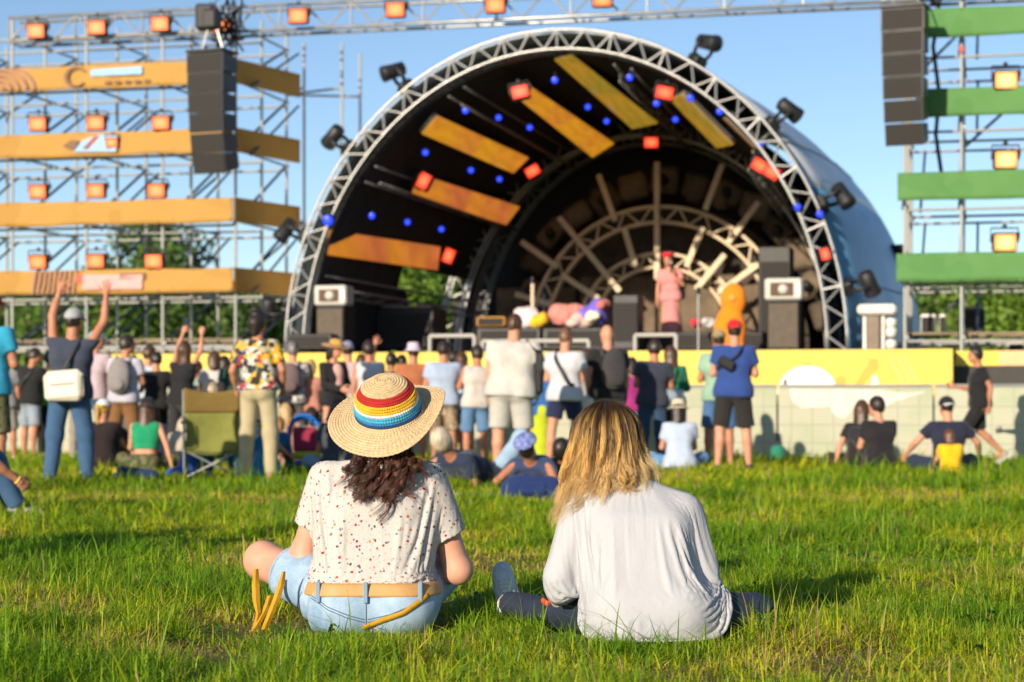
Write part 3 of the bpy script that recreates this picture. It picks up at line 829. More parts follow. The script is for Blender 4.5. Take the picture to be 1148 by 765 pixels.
MB().prism([(4.3*math.cos(a), DK-.02+5.1*math.sin(a)) for a in np.linspace(0, math.pi, 40)], 0, .05).build('cloth', M_dark, bd)
# brown scenic blocks in a ring behind the battens
M_brown = paint('brown_scenic', (.15, .11, .07), .8, 0, .35, 2.5)
M_brown2 = paint('deep_brown_scenic', (.09, .066, .045), .8, 0, .35, 2.5)
_sr = np.random.default_rng(9)
NMB = ['lowest at right', 'second from the right end', 'third from the right end', 'fourth from the right end', 'fifth from the right end', 'sixth from the right end', 'right of the fan top', 'at the fan top', 'left of the fan top', 'sixth from the left end', 'fifth from the left end', 'fourth from the left end', 'third from the left end', 'second from the left end', 'lowest at left']
for k, a in enumerate(np.linspace(8, 172, 15)):
    rr = 2.95+_sr.uniform(-.22, .22); c, s = math.cos(R(a)), math.sin(R(a))
    t = sthing('scenic_block', 'rough brown scenery block behind the battens, '+NMB[k], 'scenery', bx+c*rr, 8.0, bz_+s*rr, 'ring of brown scenery blocks')
    rt = R(_sr.uniform(-25, 25))
    MB().box((0, 0, 0), (_sr.uniform(.42, .62), .30, _sr.uniform(.34, .56)), (0, -R(a)+R(90)+rt, 0), 0, _sr.uniform(.7, .95), .06).box((_sr.uniform(-.15, .15), .05, _sr.uniform(-.15, .15)), (_sr.uniform(.3, .5), .34, _sr.uniform(.2, .3)), (0, _sr.uniform(0, 3), 0), 0, .8, .05).build('block', M_brown if k % 3 else M_brown2, t)
    if k % 2: 
        MB().lathe([(.05, -.05), (.10, 0), (.085, .16), (.03, .2)], 12, 0, (.0, -.18, -.05), Euler((R(70), R(_sr.uniform(-40, 40)), 0)).to_matrix()).build('fixture', M_black, t, True)
        bar('bracket', (0, -.1, -.02), (.02, -.16, -.2), .025, M_black, t, 6)
t = sthing('scenic_disc', 'dark brown half disc behind the beige lattice arcs', 'scenery', bx, 8.35, DK)
MB().prism([(-2.75, 0)]+[(2.75*math.cos(a), bz_-DK+2.6*math.sin(a)) for a in np.linspace(math.pi, 0, 36)]+[(2.75, 0)], 0, .06).build('board', paint('umber_board', (.055, .042, .030), .8, 0, .45, 3.5), t)
t = sthing('scenic_wall', 'low brown scenery wall behind the singer', 'scenery', bx, 8.2, DK)
for (x, w_, h) in ((-2.6, 1.6, 1.5), (-.95, 1.5, 1.7), (.6, 1.5, 1.72), (2.0, 1.2, 1.5)):
    MB().box((x, 0, h/2), (w_, .22, h), None, 0, .97, .03).build('panel', M_brown, t)

# ------------------------------------------------------------------ lit lamps
M_flood = glow('flood_glow', (1.0, .36, .12), (1.0, .11, .02), 1.2, .19, .16)
M_floody = glow('flood_glow_amber', (1.0, .66, .28), (1.0, .30, .06), 1.35, .19, .16)
M_floodr = glow('flood_glow_red', (1.0, .22, .08), (1.0, .03, .012), 1.1, .19, .13)
def flood_proto(mat, name='flood_lamp'):
    t = thing(name, None, None)
    MB().box((0, .09, 0), (.36, .16, .29), None, 0, 1, .03).build('housing', M_black, t)
    MB().box((0, 0, 0), (.31, .03, .235), None, 0, 1, .01).build('lens', mat, t)
    mb = MB(); mb.tube([(-.20, .09, 0), (-.20, .09, .21), (.20, .09, .21), (.20, .09, 0)], .014, 6); mb.build('yoke', M_black, t)
    MB().box((0, .09, .235), (.06, .06, .07), None, 0, 1, .01).build('clamp', M_black, t)
    MB().box((.20, .12, .10), (.05, .10, .10), None, 0, 1, .01).build('knob_box', M_black, t)
    return t
_fp = {}
def flood(loc, rot, label, group, mat=None, scale=1.0):
    mat = mat or M_flood
    if mat.name not in _fp: t = flood_proto(mat); _fp[mat.name] = t
    else: t = copy_tree(_fp[mat.name])
    t.location = loc; t.rotation_euler = rot; t.scale = (scale,)*3
    return tag(t, label, 'stage light', group)

# ------------------------------------------------------------------ inside the dome: screens, red floods, blue spots
def on_lining(u, v, k=.955, s0=.30):
    sy = s0
    while sy < 8.4:
        p = SL(u, v, sy); W, H = WH(sy)
        if (p.x/(W*k))**2+((p.z-DK)/(H*k))**2 >= 1: return p
        sy += .02
    return SL(u, v, 8.4)
def screen_mat(name, cols, e):
    m, nt, b = new_mat(name)
    tc = nd(nt, 'ShaderNodeTexCoord'); wv = nd(nt, 'ShaderNodeTexWave', Scale=1.4, Distortion=7.0); wv.inputs['Detail'].default_value = 2; nt.links.new(tc.outputs['Object'], wv.inputs['Vector'])
    n = nd(nt, 'ShaderNodeTexNoise', Scale=.7, Detail=2.0); nt.links.new(tc.outputs['Object'], n.inputs['Vector'])
    r = nd(nt, 'ShaderNodeValToRGB'); r.color_ramp.elements[0].position = .42; r.color_ramp.elements[1].position = .62
    r.color_ramp.elements[0].color = c4(cols[0]); r.color_ramp.elements[1].color = c4(cols[1]); nt.links.new(n.outputs['Fac'], r.inputs['Fac'])
    mx = nd(nt, 'ShaderNodeMix'); mx.data_type = 'RGBA'; mx.blend_type = 'MULTIPLY'; mx.inputs['Factor'].default_value = .16
    nt.links.new(r.outputs['Color'], mx.inputs[6]); nt.links.new(wv.outputs['Color'], mx.inputs[7])
    nt.links.new(mx.outputs[2], b.inputs['Emission Color']); b.inputs['Emission Strength'].default_value = e
    b.inputs['Base Color'].default_value = (.03, .02, .015, 1); b.inputs['Roughness'].default_value = .5; return m
M_scr = [screen_mat('led_amber', ((.62, .26, .012), (.58, .20, .02)), .80), screen_mat('led_orange', ((.62, .21, .02), (.52, .13, .035)), .78), screen_mat('led_olive', ((.50, .26, .02), (.36, .24, .02)), .62), screen_mat('led_dim', ((.20, .09, .015), (.12, .05, .01)), .7)]
for (q, mi, lab) in [([(369, 258), (493, 277), (490, 303), (368, 286)], 1, 'lowest orange led strip, inside the dome at left'), ([(471, 196), (582, 232), (567, 252), (462, 218)], 1, 'orange led strip second from the bottom in the dome'),
                     ([(490, 130), (592, 177), (575, 194), (473, 150)], 0, 'amber led strip third from the bottom in the dome'), ([(592, 96), (688, 161), (664, 176), (571, 102)], 0, 'amber led strip left of the dome top'),
                     ([(641, 62), (737, 138), (709, 144), (622, 67)], 2, 'olive led strip at the top of the dome'), ([(765, 104), (822, 162), (804, 166), (752, 112)], 2, 'narrow amber led strip right of the dome top'), ([(818, 126), (858, 166), (846, 168), (810, 133)], 3, 'dim brown led strip behind the arch at right')]:
    p = [on_lining(u, v, .93, .34) for u, v in q]
    c = sum(p, Vector())/4
    t = sthing('led_strip', lab, 'led screen', c.x, c.y, c.z, 'led strips under the stage roof')
    g = lambda a, b: (p[0]*(1-a)*(1-b)+p[1]*a*(1-b)+p[2]*a*b+p[3]*(1-a)*b)-c
    MB().grid(g, 12, 4).build('screen', M_scr[mi], t, True, .03)
    cl = Vector((0, 0, DK+1))-c; cl.y = 0; cl.normalize()
    MB().grid(lambda a, b: g(a, b)-cl*.05, 12, 4).build('frame', M_black, t, True, .05)
    for a in (.12, .88):
        q0 = g(a, .5); bar('hanger', q0-cl*.03, q0-cl*.30, .02, M_alud, t, 6)
for (u, v, ang, lab, sc_) in [(583, 103, 12, 'red lit flood lamp left of the dome top', .95), (745, 104, -12, 'red lit flood lamp right of the dome top', .95), (597, 192, 30, 'red flood lamp deep in the dome at left', .95), (475, 203, 62, 'red flood lamp on the orange strip at left', .95),
                         (730, 160, 0, 'red flood lamp over the back wall centre', .95), (852, 186, -33, 'red flood lamp in the dome at right, inner of two', .9), (865, 193, -33, 'red flood lamp in the dome at right, outer of two', .9), (503, 287, 68, 'red flood lamp lowest in the dome at left', .95)]:
    p = on_lining(u, v, .90, .34)
    pw = SW(p.x, p.y, p.z)
    flood(pw, (R(-8), R(-ang), -A*.3), lab, 'red flood lamps inside the dome', M_floodr, sc_*.88)
p = SL(925, 285, -.1); flood(SW(p.x, p.y, p.z), (0, R(75), -A*.3), 'small red lamp on the right leg of the arch', 'red flood lamps inside the dome', M_floodr, .55)
M_blue = glow('blue_glow', (.05, .12, 1.0), (.005, .015, .85), 1.15, .10, .10)
bl = thing('blue_spot', None, None)
MB().lathe([(.05, .16), (.09, .13), (.10, 0.0), (.092, -.01)], 14, 0, (0, 0, 0), Euler((R(-90), 0, 0)).to_matrix()).build('housing', M_black, bl, True)
MB().lathe([(.084, 0), (.088, .02), (.06, .035), (.02, .04)], 14, 0, (0, -.012, 0), Euler((R(90), 0, 0)).to_matrix()).build('lens', M_blue, bl, True)
bar('yoke', (0, .06, .08), (0, .06, .20), .015, M_black, bl, 6)
BL = [(368, 247, 'on the left leg of the arch'), (417, 242, 'low at left, first of a row of three'), (457, 249, 'low at left, middle of a row of three'), (495, 257, 'low at left, last of a row of three'), (477, 171, 'above the second orange strip, nearest the arch'),
      (528, 191, 'between two orange strips, nearer the audience'), (560, 201, 'between two orange strips, nearer the back'), (522, 124, 'above the amber strip, first of three'), (559, 132, 'above the amber strip, second of three'), (594, 143, 'above the amber strip, third of three'),
      (622, 90, 'left of the olive strip, nearest the audience'), (659, 120, 'left of the olive strip, second'), (680, 136, 'left of the olive strip, third'), (706, 87, 'right of the olive strip, nearest the audience'), (736, 116, 'just below the right top flood lamp'),
      (757, 134, 'above the centre of the back wall'), (774, 110, 'right of the right top flood lamp'), (807, 125, 'right of the narrow amber strip'), (853, 162, 'close to the arch at right'), (894, 232, 'on the right leg of the arch, upper inner'), (919, 240, 'on the right leg of the arch, outer')]
for i, (u, v, lab) in enumerate(BL):
    p = on_lining(u, v, .92, .34) if i not in (0, 19, 20) else SL(u, v, -.12)
    t = bl if i == 0 else copy_tree(bl)
    t.location = SW(p.x, p.y, p.z); t.rotation_euler = (R(12), 0, -A*.5); t.scale = (.62,)*3 if i else (1.0,)*3
    tag(t, 'lit blue spot lamp '+lab, 'spot lamp', 'blue spot lamps under the roof')

# ---- moving heads riding on the arch and unlit ones along the inside
mh = thing('moving_head', None, None)
MB().box((0, 0, .06), (.26, .22, .12), None, 0, 1, .02).build('base', M_black, mh)
yk = MB(); yk.tube([(-.15, 0, .38), (-.16, 0, .24), (-.13, 0, .13), (0, 0, .11), (.13, 0, .13), (.16, 0, .24), (.15, 0, .38)], [.03, .032, .035, .04, .035, .032, .03], 6); yk.build('yoke', M_black, mh, True)
hd = MB().lathe([(.05, -.20), (.11, -.17), (.12, .05), (.135, .18), (.13, .20)], 16, 0, (0, 0, .38), Euler((R(80), R(10), 0)).to_matrix()).build('head', M_black, mh, True)
MB().lathe([(.11, .196), (.09, .215), (.04, .225)], 16, 0, (0, 0, .38), Euler((R(80), R(10), 0)).to_matrix()).build('lens', paint('dark_lens', (.02, .02, .03), .08), mh, True)
for i, (a, ya, lab) in enumerate([(123.5, .6, 'moving head lamp on the arch, upper left'), (139.5, -.5, 'moving head lamp on the arch, second at left'), (158, .4, 'moving head lamp on the arch, third at left'), (172, -.6, 'moving head lamp on the arch, lowest at left'),
                                  (61.5, -.7, 'moving head lamp on the arch, upper right'), (43, .5, 'moving head lamp on the arch, second at right'), (26, -.4, 'moving head lamp on the arch, third at right'), (11, .5, 'moving head lamp on the arch, lowest at right')]):
    t = mh if i == 0 else copy_tree(mh)
    q = ellpt(W0+.02, HT0+.02, R(a), .18); n = Vector((math.cos(R(a))/W0, 0, math.sin(R(a))/HT0)).normalized()
    nw = EX*n.x+Vector((0, 0, n.z)); t.location = SW(q.x, q.y, q.z)
    t.rotation_euler = (nw.to_track_quat('Z', 'Y').to_matrix() @ Euler((0, 0, ya)).to_matrix()).to_euler()
    tag(t, lab, 'stage light', 'moving heads on the arch')

# ------------------------------------------------------------------ scaffold towers, banners, line arrays, bridge
T0 = Vector((-4.43, 32.0, 0))                       # corner of the left tower, bridge line runs from here along EX
def TW(x, y, z=0.0, o=None): return (T0 if o is None else o)+EX*x+EY*y+Vector((0, 0, z))
M_post = paint('scaffold_tube', (.50, .50, .47), .45, .45, .2, 3.0)
M_brc = paint('shade_dark_brace', (.055, .065, .085), .5, .3, .2)  # steel tube with the navy shade of the scaffold put into its colour
M_red = paint('red_coupler', (.62, .07, .03), .5)
def scaffold(name, label, o, xs, ys, zs, top, extra=()):
    t = thing(name, label, 'scaffold', o, -A)
    for i, x in enumerate(xs):
        for j, y in enumerate(ys):
            bar('post', (x, y, 0), (x, y, top), .026, M_post, t)
    for (x, y) in extra: bar('post', (x, y, 0), (x, y, top-.3), .026, M_post, t)
    for z in zs:
        for y in ys: bar('ledger', (xs[0], y+.03, z), (xs[-1], y+.03, z), .021, M_post, t)
        for x in xs: bar('transom', (x+.03, ys[0], z+.06), (x+.03, ys[-1], z+.06), .021, M_post, t)
    for k, z in enumerate(zs[:-1]):
        for i, x in enumerate(xs):
            bar('brace', (x-.03, ys[0], z+.02), (x-.03, ys[-1], zs[k+1]+.05), .024, M_brc, t)
            if (i+k) % 3: bar('brace', (x+.22, ys[0]+.1, z-.02), (x+.22, ys[-1], zs[k+1]), .020, M_brc, t)
        for i in range(len(xs)-1):
            if (i+k) % 4: continue
            if (i+k) % 2 == 0: bar('brace', (xs[i], ys[-1]+.05, z+.05), (xs[i+1], ys[-1]+.05, zs[k+1]-.05), .024, M_brc, t)
            else: bar('brace', (xs[i+1], ys[1]+.05, z+.05), (xs[i], ys[1]+.05, zs[k+1]-.05), .024, M_brc, t)
    for (x, y) in extra:
        for z in zs[2::2]:
            bar('ledger', (xs[0] if x < xs[0] else xs[-1], ys[-1], z+.2), (x, y, z+.2), .021, M_post, t)
    for i, x in enumerate(xs):
        for z in (zs[1]+.15, zs[-2]+.1):
            MB().box((x, ys[0]-.02, z), (.07, .07, .10), None, 0, 1, .01).build('coupler', M_red, t)
    for z in (zs[0],):
        for y in (ys[0]+.35, ys[1]+.3):
            MB().box(((xs[0]+xs[-1])/2, y, z+.12), (abs(xs[-1]-xs[0]), .26, .035), None, 0).build('plank', paint('scaffold_plank', (.26, .20, .12), .8, 0, .3, 2.), t)
    return t
ZS = [1.75, 2.6, 3.7, 4.85, 5.95, 6.85]
scaffold('scaffold_tower', 'scaffold tower carrying the ochre banners at left', T0, [-5.3, -3.95, -2.62, -1.28, -.02], [.02, 1.2, 2.4], ZS, 7.2, [(.55, 1.7), (1.15, 2.9), (1.15, 1.9)])
R0 = TW(10.55, 0)
scaffold('scaffold_tower', 'scaffold tower carrying the green banners at right', R0, [0.0, .82, 1.95, 3.1], [.05, 1.2, 2.4], ZS, 7.6)

M_och = patches('ochre_banner', [(.42, .235, .058), (.44, .25, .062), (.40, .22, .054)], .6, .7, 'noise')
M_och2 = patches('deep_ochre_banner', [(.44, .215, .04), (.46, .23, .045), (.42, .20, .036)], .6, .7, 'noise')
M_grn = patches('green_banner', [(.085, .215, .065), (.095, .23, .07), (.08, .205, .06)], .6, .7, 'noise')
M_grnd = paint('deep_green_edge', (.02, .30, .05), .6)
M_pur = paint('mauve_print', (.34, .17, .13), .7, 0, .1); M_sky = paint('sky_blue_print', (.28, .48, .72), .6, 0, .1); M_ink = paint('brown_print', (.20, .10, .05), .7); M_rdp = paint('red_print', (.60, .11, .05), .7); M_pnk = paint('pink_print', (.62, .36, .34), .7)
side = Vector((math.sin(R(17.5)), math.cos(R(17.5)), 0))
for k, zc in enumerate([6.15, 5.05, 3.93, 2.81]):
    nm = ['top', 'second', 'third', 'lowest'][k]
    t = thing('banner', '%s ochre banner on the left tower%s' % (nm, [' with mauve arcs and a blue bar', ' with a blue and red blot', ', plain', ' with mauve stripes and a faint pale bar'][k]), 'banner', TW(0, -.16, zc), -A, 'ochre banners on the left tower')
    hh = .195; yo = 0.0
    MB().grid(lambda a, b: (-5.2+5.2*a, .016+.010*math.sin(a*31+k)*math.sin(b*3.1)+.006*math.sin(a*83+b*4), lin(-hh, hh, b)+.012*math.sin(a*12.6+k*2)*(b-.5)-.008*math.sin(a*4*math.pi)**2), 90, 7).build('front_panel', M_och, t, True, .004)
    for q in (-5.2, -3.95, -2.62, -1.28, -.05):
        for z in (-hh+.03, hh-.03): bar('tie', (q, -.004, z), (q+.02, .17, z+.02), .009, M_black, t, 5)
    s = MB(); e = side*1.78
    s._add([(0.022, .0, -hh), (e.x, e.y, -hh), (e.x, e.y, hh), (.022, 0, hh), (0.022+.02, .04, -hh), (e.x-.02, e.y+.02, -hh), (e.x-.02, e.y+.02, hh), (.042, .04, hh)],
           [(0, 1, 2, 3), (7, 6, 5, 4), (0, 4, 5, 1), (3, 2, 6, 7), (1, 5, 6, 2), (0, 3, 7, 4)]); s.build('side_panel', M_och2, t)
    if k < 3:
        a = side*.22; b = side*.34; o = Vector((.006, -.004, 0))
        lo, hi = (-hh+.01, hh-.01)
        q = MB(); q._add([a*(.4 if k == 0 else 1)+o+Vector((0, 0, hi)), a+o+Vector((0, 0, lo if k else -.02)), b+o+Vector((0, 0, lo if k else -.06)), b*(1.0 if k else .75)+o+Vector((0, 0, hi))], [(0, 1, 2, 3)]); q.build('green_flash', M_grnd, t, False, .003)
    pr = lambda u0, v0: ((P(u0, v0, 32.6)-TW(0, -.18, zc)).dot(EX), P(u0, v0, 32.6-((u0-265)/265*-.0)).z-zc)
    def sheet(pts, mat, nm_):
        MB().prism([(x, max(-hh+.005, min(hh-.005, z))) for x, z in pts], -.0265, -.0225).build(nm_, mat, t)
    if k == 0:
        for i in range(5):
            r0, r1 = .10+i*.14, .16+i*.14
            arc = [(-3.95+r1*math.cos(a)-.2, -.17+r1*math.sin(a)*.62) for a in np.linspace(0, math.pi/1.0, 14)]+[(-3.95+r0*math.cos(a)-.2, -.17+r0*math.sin(a)*.62) for a in np.linspace(math.pi, 0, 14)]
            sheet(arc, M_pur, 'mauve_arc')
        sheet([(-2.45, .0), (-1.55, .0), (-1.55, .13), (-2.45, .11)], M_sky, 'blue_bar')
        ring = [(-2.72+.20*math.cos(a), .0+.17*math.sin(a)) for a in np.linspace(.6, 5.6, 20)]+[(-2.70+.15*math.cos(a), .0+.13*math.sin(a)) for a in np.linspace(5.6, .6, 20)]
        sheet(ring, M_ink, 'dark_curl')
        for x in np.arange(-2.2, -1.35, .17): sheet([(x, -.14), (x+.11, -.13), (x+.10, -.09), (x, -.09)], M_ink, 'small_mark')
    if k == 1:
        sheet([(-2.75, -.12), (-2.0, -.14), (-1.98, .12), (-2.3, .15), (-2.6, .06)], M_sky, 'blue_blot')
        sheet([(-2.6, -.08), (-2.5, -.09), (-2.28, .12), (-2.38, .13)], M_rdp, 'red_slash')
        sheet([(-2.95, -.02), (-2.75, -.10), (-2.65, .06), (-2.8, .07)], M_ink, 'brown_blot')
    if k == 3:
        for x in np.arange(-3.5, -2.75, .09): sheet([(x, -.19), (x+.035, -.19), (x+.095, .19), (x+.06, .19)], M_pur, 'mauve_stripe')
        sheet([(-2.6, -.13), (-1.55, -.13), (-1.55, .10), (-2.6, .12)], M_pnk, 'pale_bar')
        sheet([(-1.95, .02), (-1.5, .02), (-1.5, .13), (-1.95, .13)], M_ink, 'brown_patch')
        sheet([(-2.72, .0), (-2.62, -.02), (-2.58, .12), (-2.7, .14)], M_rdp, 'red_patch')
for k, (v0, xa) in enumerate([(27, .16), (116, .16), (209, -.10), (300, -.12)]):
    nm = ['top', 'second', 'third', 'lowest'][k]
    z = P(1080, v0, 29.3).z
    t = thing('banner', '%s green banner across the right tower' % nm, 'banner', TW(0, -.2, z, R0), -A, 'green banners on the right tower')
    MB().grid(lambda a, b: (xa+3.4*a, .016+.010*math.sin(a*21+k)*math.sin(b*3.1)+.006*math.sin(a*57+b*4), lin(-.21, .21, b)+.012*math.sin(a*9+k*2)*(b-.5)), 60, 7).build('front_panel', M_grn, t, True, .004)
    for q in (.2, .82, 1.95, 3.1):
        for z in (-.18, .18): bar('tie', (q, -.004, z), (q+.02, .2, z+.02), .009, M_black, t, 5)
    if k < 2: MB().box((xa+.055, -.023, 0), (.11, .006, .418)).build('green_edge', M_grnd, t)

FL = [(40, 35, 'at the left end of the bridge truss'), (108, 31, 'second along the bridge truss'), (179, 27, 'third along the bridge truss'), (249, 29, 'beside the left speaker column top'), (334, 18, 'on the bridge truss just right of the left tower'), (443, 11, 'on the bridge truss, sixth from the left'), (555, 6, 'on the bridge truss above the dome, left'), (675, -1, 'on the bridge truss above the dome, right')]
for (u, v, lab) in FL:
    d = Vector(((u-UC)/F, 1, 0)); tt = (T0.dot(EY)-.25)/d.dot(EY); p = d*tt; z = P(u, v, p.y).z
    flood((p.x, p.y, z), (R(6), 0, -A*.4), 'orange flood lamp '+lab, 'orange flood lamps', M_flood, .88)
for r_, (vv, nm) in enumerate([(138, 'above the second banner'), (214, 'above the third banner'), (293, 'above the lowest banner')]):
    for c_, (u, cn) in enumerate([(42, 'left'), (107, 'middle'), ((180, 175, 172)[r_], 'right')]):
        d = Vector(((u-UC)/F, 1, 0)); tt = (T0.dot(EY)-.22)/d.dot(EY); p = d*tt
        flood((p.x, p.y, P(u, vv+(2, 1, 1)[c_]-1, p.y).z), (R(6), 0, -A*.4), 'orange flood lamp %s of the left tower, %s' % (nm, cn), 'orange flood lamps', M_flood, .86)
d = Vector(((125-UC)/F, 1, 0)); p = d*((T0.dot(EY)-.22)/d.dot(EY)); flood((p.x, p.y, P(125, 160, p.y).z), (R(6), 0, -A*.4), 'small orange lamp in front of the second ochre banner', 'orange flood lamps', M_flood, .6)
for (u, v, nm) in [(1128, 90, 'above the second green banner'), (1128, 179, 'above the third green banner'), (1127, 272, 'above the lowest green banner')]:
    d = Vector(((u-UC)/F, 1, 0)); p = d*((R0.dot(EY)-.24)/d.dot(EY))
    t = flood((p.x, p.y, P(u, v, p.y).z), (R(6), 0, -A*.4), 'amber flood lamp '+nm, 'orange flood lamps', M_floody, .98)

# the bridge truss between the towers
tr = thing('bridge_truss', 'long silver box truss spanning from the left tower over the dome', 'truss', TW(0, 0, 6.80), -A)
XA, XB, TH, TD = -4.0, 14.2, .40, .40
for y in (0, TD):
    for z in (0, TH): MB().tube([(XA, y, z), (XB, y, z)], .028, 8).build('chord', M_alu, tr, True)
nb = 46; xs = np.linspace(XA, XB, nb+1)
for i in range(nb):
    z0, z1 = (0, TH) if i % 2 == 0 else (TH, 0)
    bar('brace', (xs[i], 0, z0), (xs[i+1], 0, z1), .017, M_alu, tr, 6)
    if i % 2 == 0: bar('spacer', (xs[i], 0, 0), (xs[i], TD, 0), .015, M_alu, tr, 6)
    if i % 3 == 0: bar('upright', (xs[i], 0, 0), (xs[i], 0, TH), .019, M_alu, tr, 6)

def line_array(u, v0, v1, Y, label, yaw, n, w, group='line array speakers'):
    top = P(u, v0, Y); H = (v1-v0)*Y/F
    t = thing('line_array', label, 'speaker array', top, yaw, group)
    w0 = w; h = H/n; M = Matrix.Identity(4); p = Vector((0, 0, 0)); ang = 0
    MB().box((0, 0, .04), (w*1.02, .5, .05), None, 0, 1, .01).build('fly_frame', M_black, t)
    for i in range(n):
        ang = -R([0, 1, 3, 5, 8, 11, 14][i]); w = w0*(1-.024*i)
        c = MB()
        # trapezoid box leaning with the curve of the hang
        d = .44
        def q(x, y, z): return Vector((x, y*math.cos(ang)+z*math.sin(ang), -y*math.sin(ang)+z*math.cos(ang)))+p
        hh = h-.006
        vs = [q(sx*w/2*(1 if yy < 0 else .96), yy, zz) for (yy, zt, zb) in ((-d/2, 0, -hh), (d/2, -.03, -hh+.03)) for sx in (-1, 1) for zz in (zt, zb)]
        c._add(vs, [(0, 1, 3, 2), (4, 6, 7, 5), (0, 2, 6, 4), (1, 5, 7, 3), (0, 4, 5, 1), (2, 3, 7, 6)])
        cab = c.build('cabinet', M_black, t)
        g = MB(); g._add([q(sx*(w/2-.02), -d/2-.006, zz) for sx in (-1, 1) for zz in (-.015, -hh+.015)]+[q(sx*(w/2-.02), -d/2+.004, zz) for sx in (-1, 1) for zz in (-.015, -hh+.015)],
                             [(0, 1, 3, 2), (4, 6, 7, 5), (0, 2, 6, 4), (1, 5, 7, 3), (0, 4, 5, 1), (2, 3, 7, 6)]); g.build('grille', M_cab, cab)
        p = q(0, 0, -h)
    bar('chain', (-.2, 0, .06), (-.05, 0, .5), .012, M_steel, t, 6); bar('chain', (.2, 0, .06), (.05, 0, .5), .012, M_steel, t, 6)
    MB().box((0, 0, .56), (.24, .22, .3), None, 0, 1, .03).build('hoist_motor', M_black, t)
    return t
line_array(238, 62, 193, 31.2, 'hanging column of black speakers before the ochre banners', R(-23), 6, .66)
line_array(1015, 12, 162, 28.6, 'hanging column of black speakers before the green banners', R(-23), 6, .62)
# cable clutter where the left hoist meets the bridge
t = thing('cable_bundle', 'dark tangle of hoist and cables above the left speaker column', 'cables', P(255, 20, 31.6), 0)
mb = MB(); rr = random.Random(4)
pts = [(0, 0, .3)]
for i in range(40): pts.append((rr.uniform(-.28, .28), rr.uniform(-.15, .15), rr.uniform(-.55, .45)))
mb.tube(pts, .018, 5); mb.build('loops', M_black, t, True)
MB().box((-.35, 0, .0), (.28, .3, .4), None, 0, 1, .03).build('junction_box', M_black, t)
t = thing('cable_bundle', 'dark cable loom hanging behind the right speaker column', 'cables', P(1049, 60, 29.4), 0)
mb = MB(); mb.tube([(0, 0, 1.2), (.05, .02, .6), (-.04, 0, .1), (.06, .03, -.6), (0, 0, -1.2), (.1, .05, -1.8)], .03, 6); mb.build('loops', M_black, t, True)
MB().box((.0, 0, .95), (.14, .2, .5), None, 0, 1, .03).build('junction_box', M_black, t)
t = thing('masking_drape', 'tall black drape between the dome and the right tower', 'drape', SW(*SL(1002, 350, 5.0)[:2], 0), -A)
MB().grid(lambda a, b: (lin(-.12, .16, a), .04*math.sin(a*14), lin(0, 3.6, b)), 20, 4).build('cloth', M_dark, t, True, .01)

# ------------------------------------------------------------------ things standing on the stage
M_case = paint('light_grey_case', (.55, .53, .48), .6, 0, .1, 4.)
def sub_stack(u0, u1, vb, vt, vm, sy, label):
    a = SL(u0, vb, sy); b = SL(u1, vt, sy); m = SL(u0, vm, sy).z; w_ = b.x-a.x
    t = sthing('speaker_stack', label, 'speaker', (a.x+b.x)/2, sy, DK, 'front fill speakers on the stage')
    h = m-DK
    c = MB().box((0, .3, h/2), (w_*.86, .6, h), None, 0, 1, .02).build('subwoofer', M_cab, t)
    MB().box((0, -.006, h/2), (w_*.78, .02, h-.10)).build('grille', paint('brown_grille', (.11, .085, .06), .8, 0, .2, 8.), c)
    return t, a, b, m, w_
for (u0, u1, vb, vt, vm, sy, l1, l2) in [(352, 388, 388, 320, 343, -.25, 'brown front fill speaker by the left foot of the arch', 'pale wedge case on the left front fill speaker'), (857, 899, 388, 312, 337, -.25, 'brown front fill speaker at the right of the stage', 'pale wedge case on the right front fill speaker')]:
    t, a, b, m, w_ = sub_stack(u0, u1, vb, vt, vm, sy, l1)
    k = sthing('wedge_speaker', l2, 'speaker', (a.x+b.x)/2, sy, m, 'pale speakers on the stacks')
    h = b.z-m
    MB().box((0, .2, h/2+.005), (w_, .42, h), None, 0, 1, .03).build('cabinet', M_case, k)
    MB().box((-.02, -.012, h/2), (w_*.62, .03, h*.62), None, 0, 1, .01).build('grille', paint('brown_cone', (.10, .05, .03), .7), k)
    MB().lathe([(.001, .02), (.07, .012), (.075, 0)], 14, 0, (0, -.03, h/2), Euler((R(90), 0, 0)).to_matrix()).build('horn', M_case, k, True)
    MB().box((w_*.42, -.012, h/2), (.03, .02, h*.5)).build('handle', M_steel, k)
def simple_box(name, label, cat, u0, v0, u1, v1, sy, dep, mat, group=None, det=None):
    a = SL(u0, v1, sy); b = SL(u1, v0, sy); z0 = max(DK, a.z)
    t = sthing(name, label, cat, (a.x+b.x)/2, sy, z0, group); w_ = b.x-a.x; h = b.z-z0
    MB().box((0, dep/2, h/2), (w_, dep, h), None, 0, .97, .02).build('body', mat, t)
    MB().box((0, -.012, h/2), (w_*.86, .02, h*.7)).build('grille', M_cab, t)
    if det: MB().box((0, dep/2, h+.02), (w_*.9, dep*.9, .04), None, 0, 1, .01).build('lid', det, t)
    return t
M_wbx = paint('pale_cover', (.60, .50, .36), .7)
simple_box('riser', 'long black riser at the front of the stage, left half', 'riser', 534, 367, 606, 392, 1.6, 1.4, M_black)
simple_box('riser', 'long black riser at the front of the stage, centre', 'riser', 608, 367, 686, 392, 1.6, 1.4, M_black)
simple_box('riser', 'black riser under the singer', 'riser', 700, 372, 805, 392, 2.6, 1.8, M_black)
simple_box('riser', 'low black box stage right of the singer', 'riser', 808, 372, 858, 392, 1.8, 1.0, M_black)
simple_box('amplifier', 'black amplifier beside the singer', 'amplifier', 687, 330, 716, 392, 1.4, .5, M_black)
simple_box('flight_case', 'dark flight case at the left of the stage', 'case', 422, 345, 486, 392, 3.2, .9, M_black, None, M_alud)
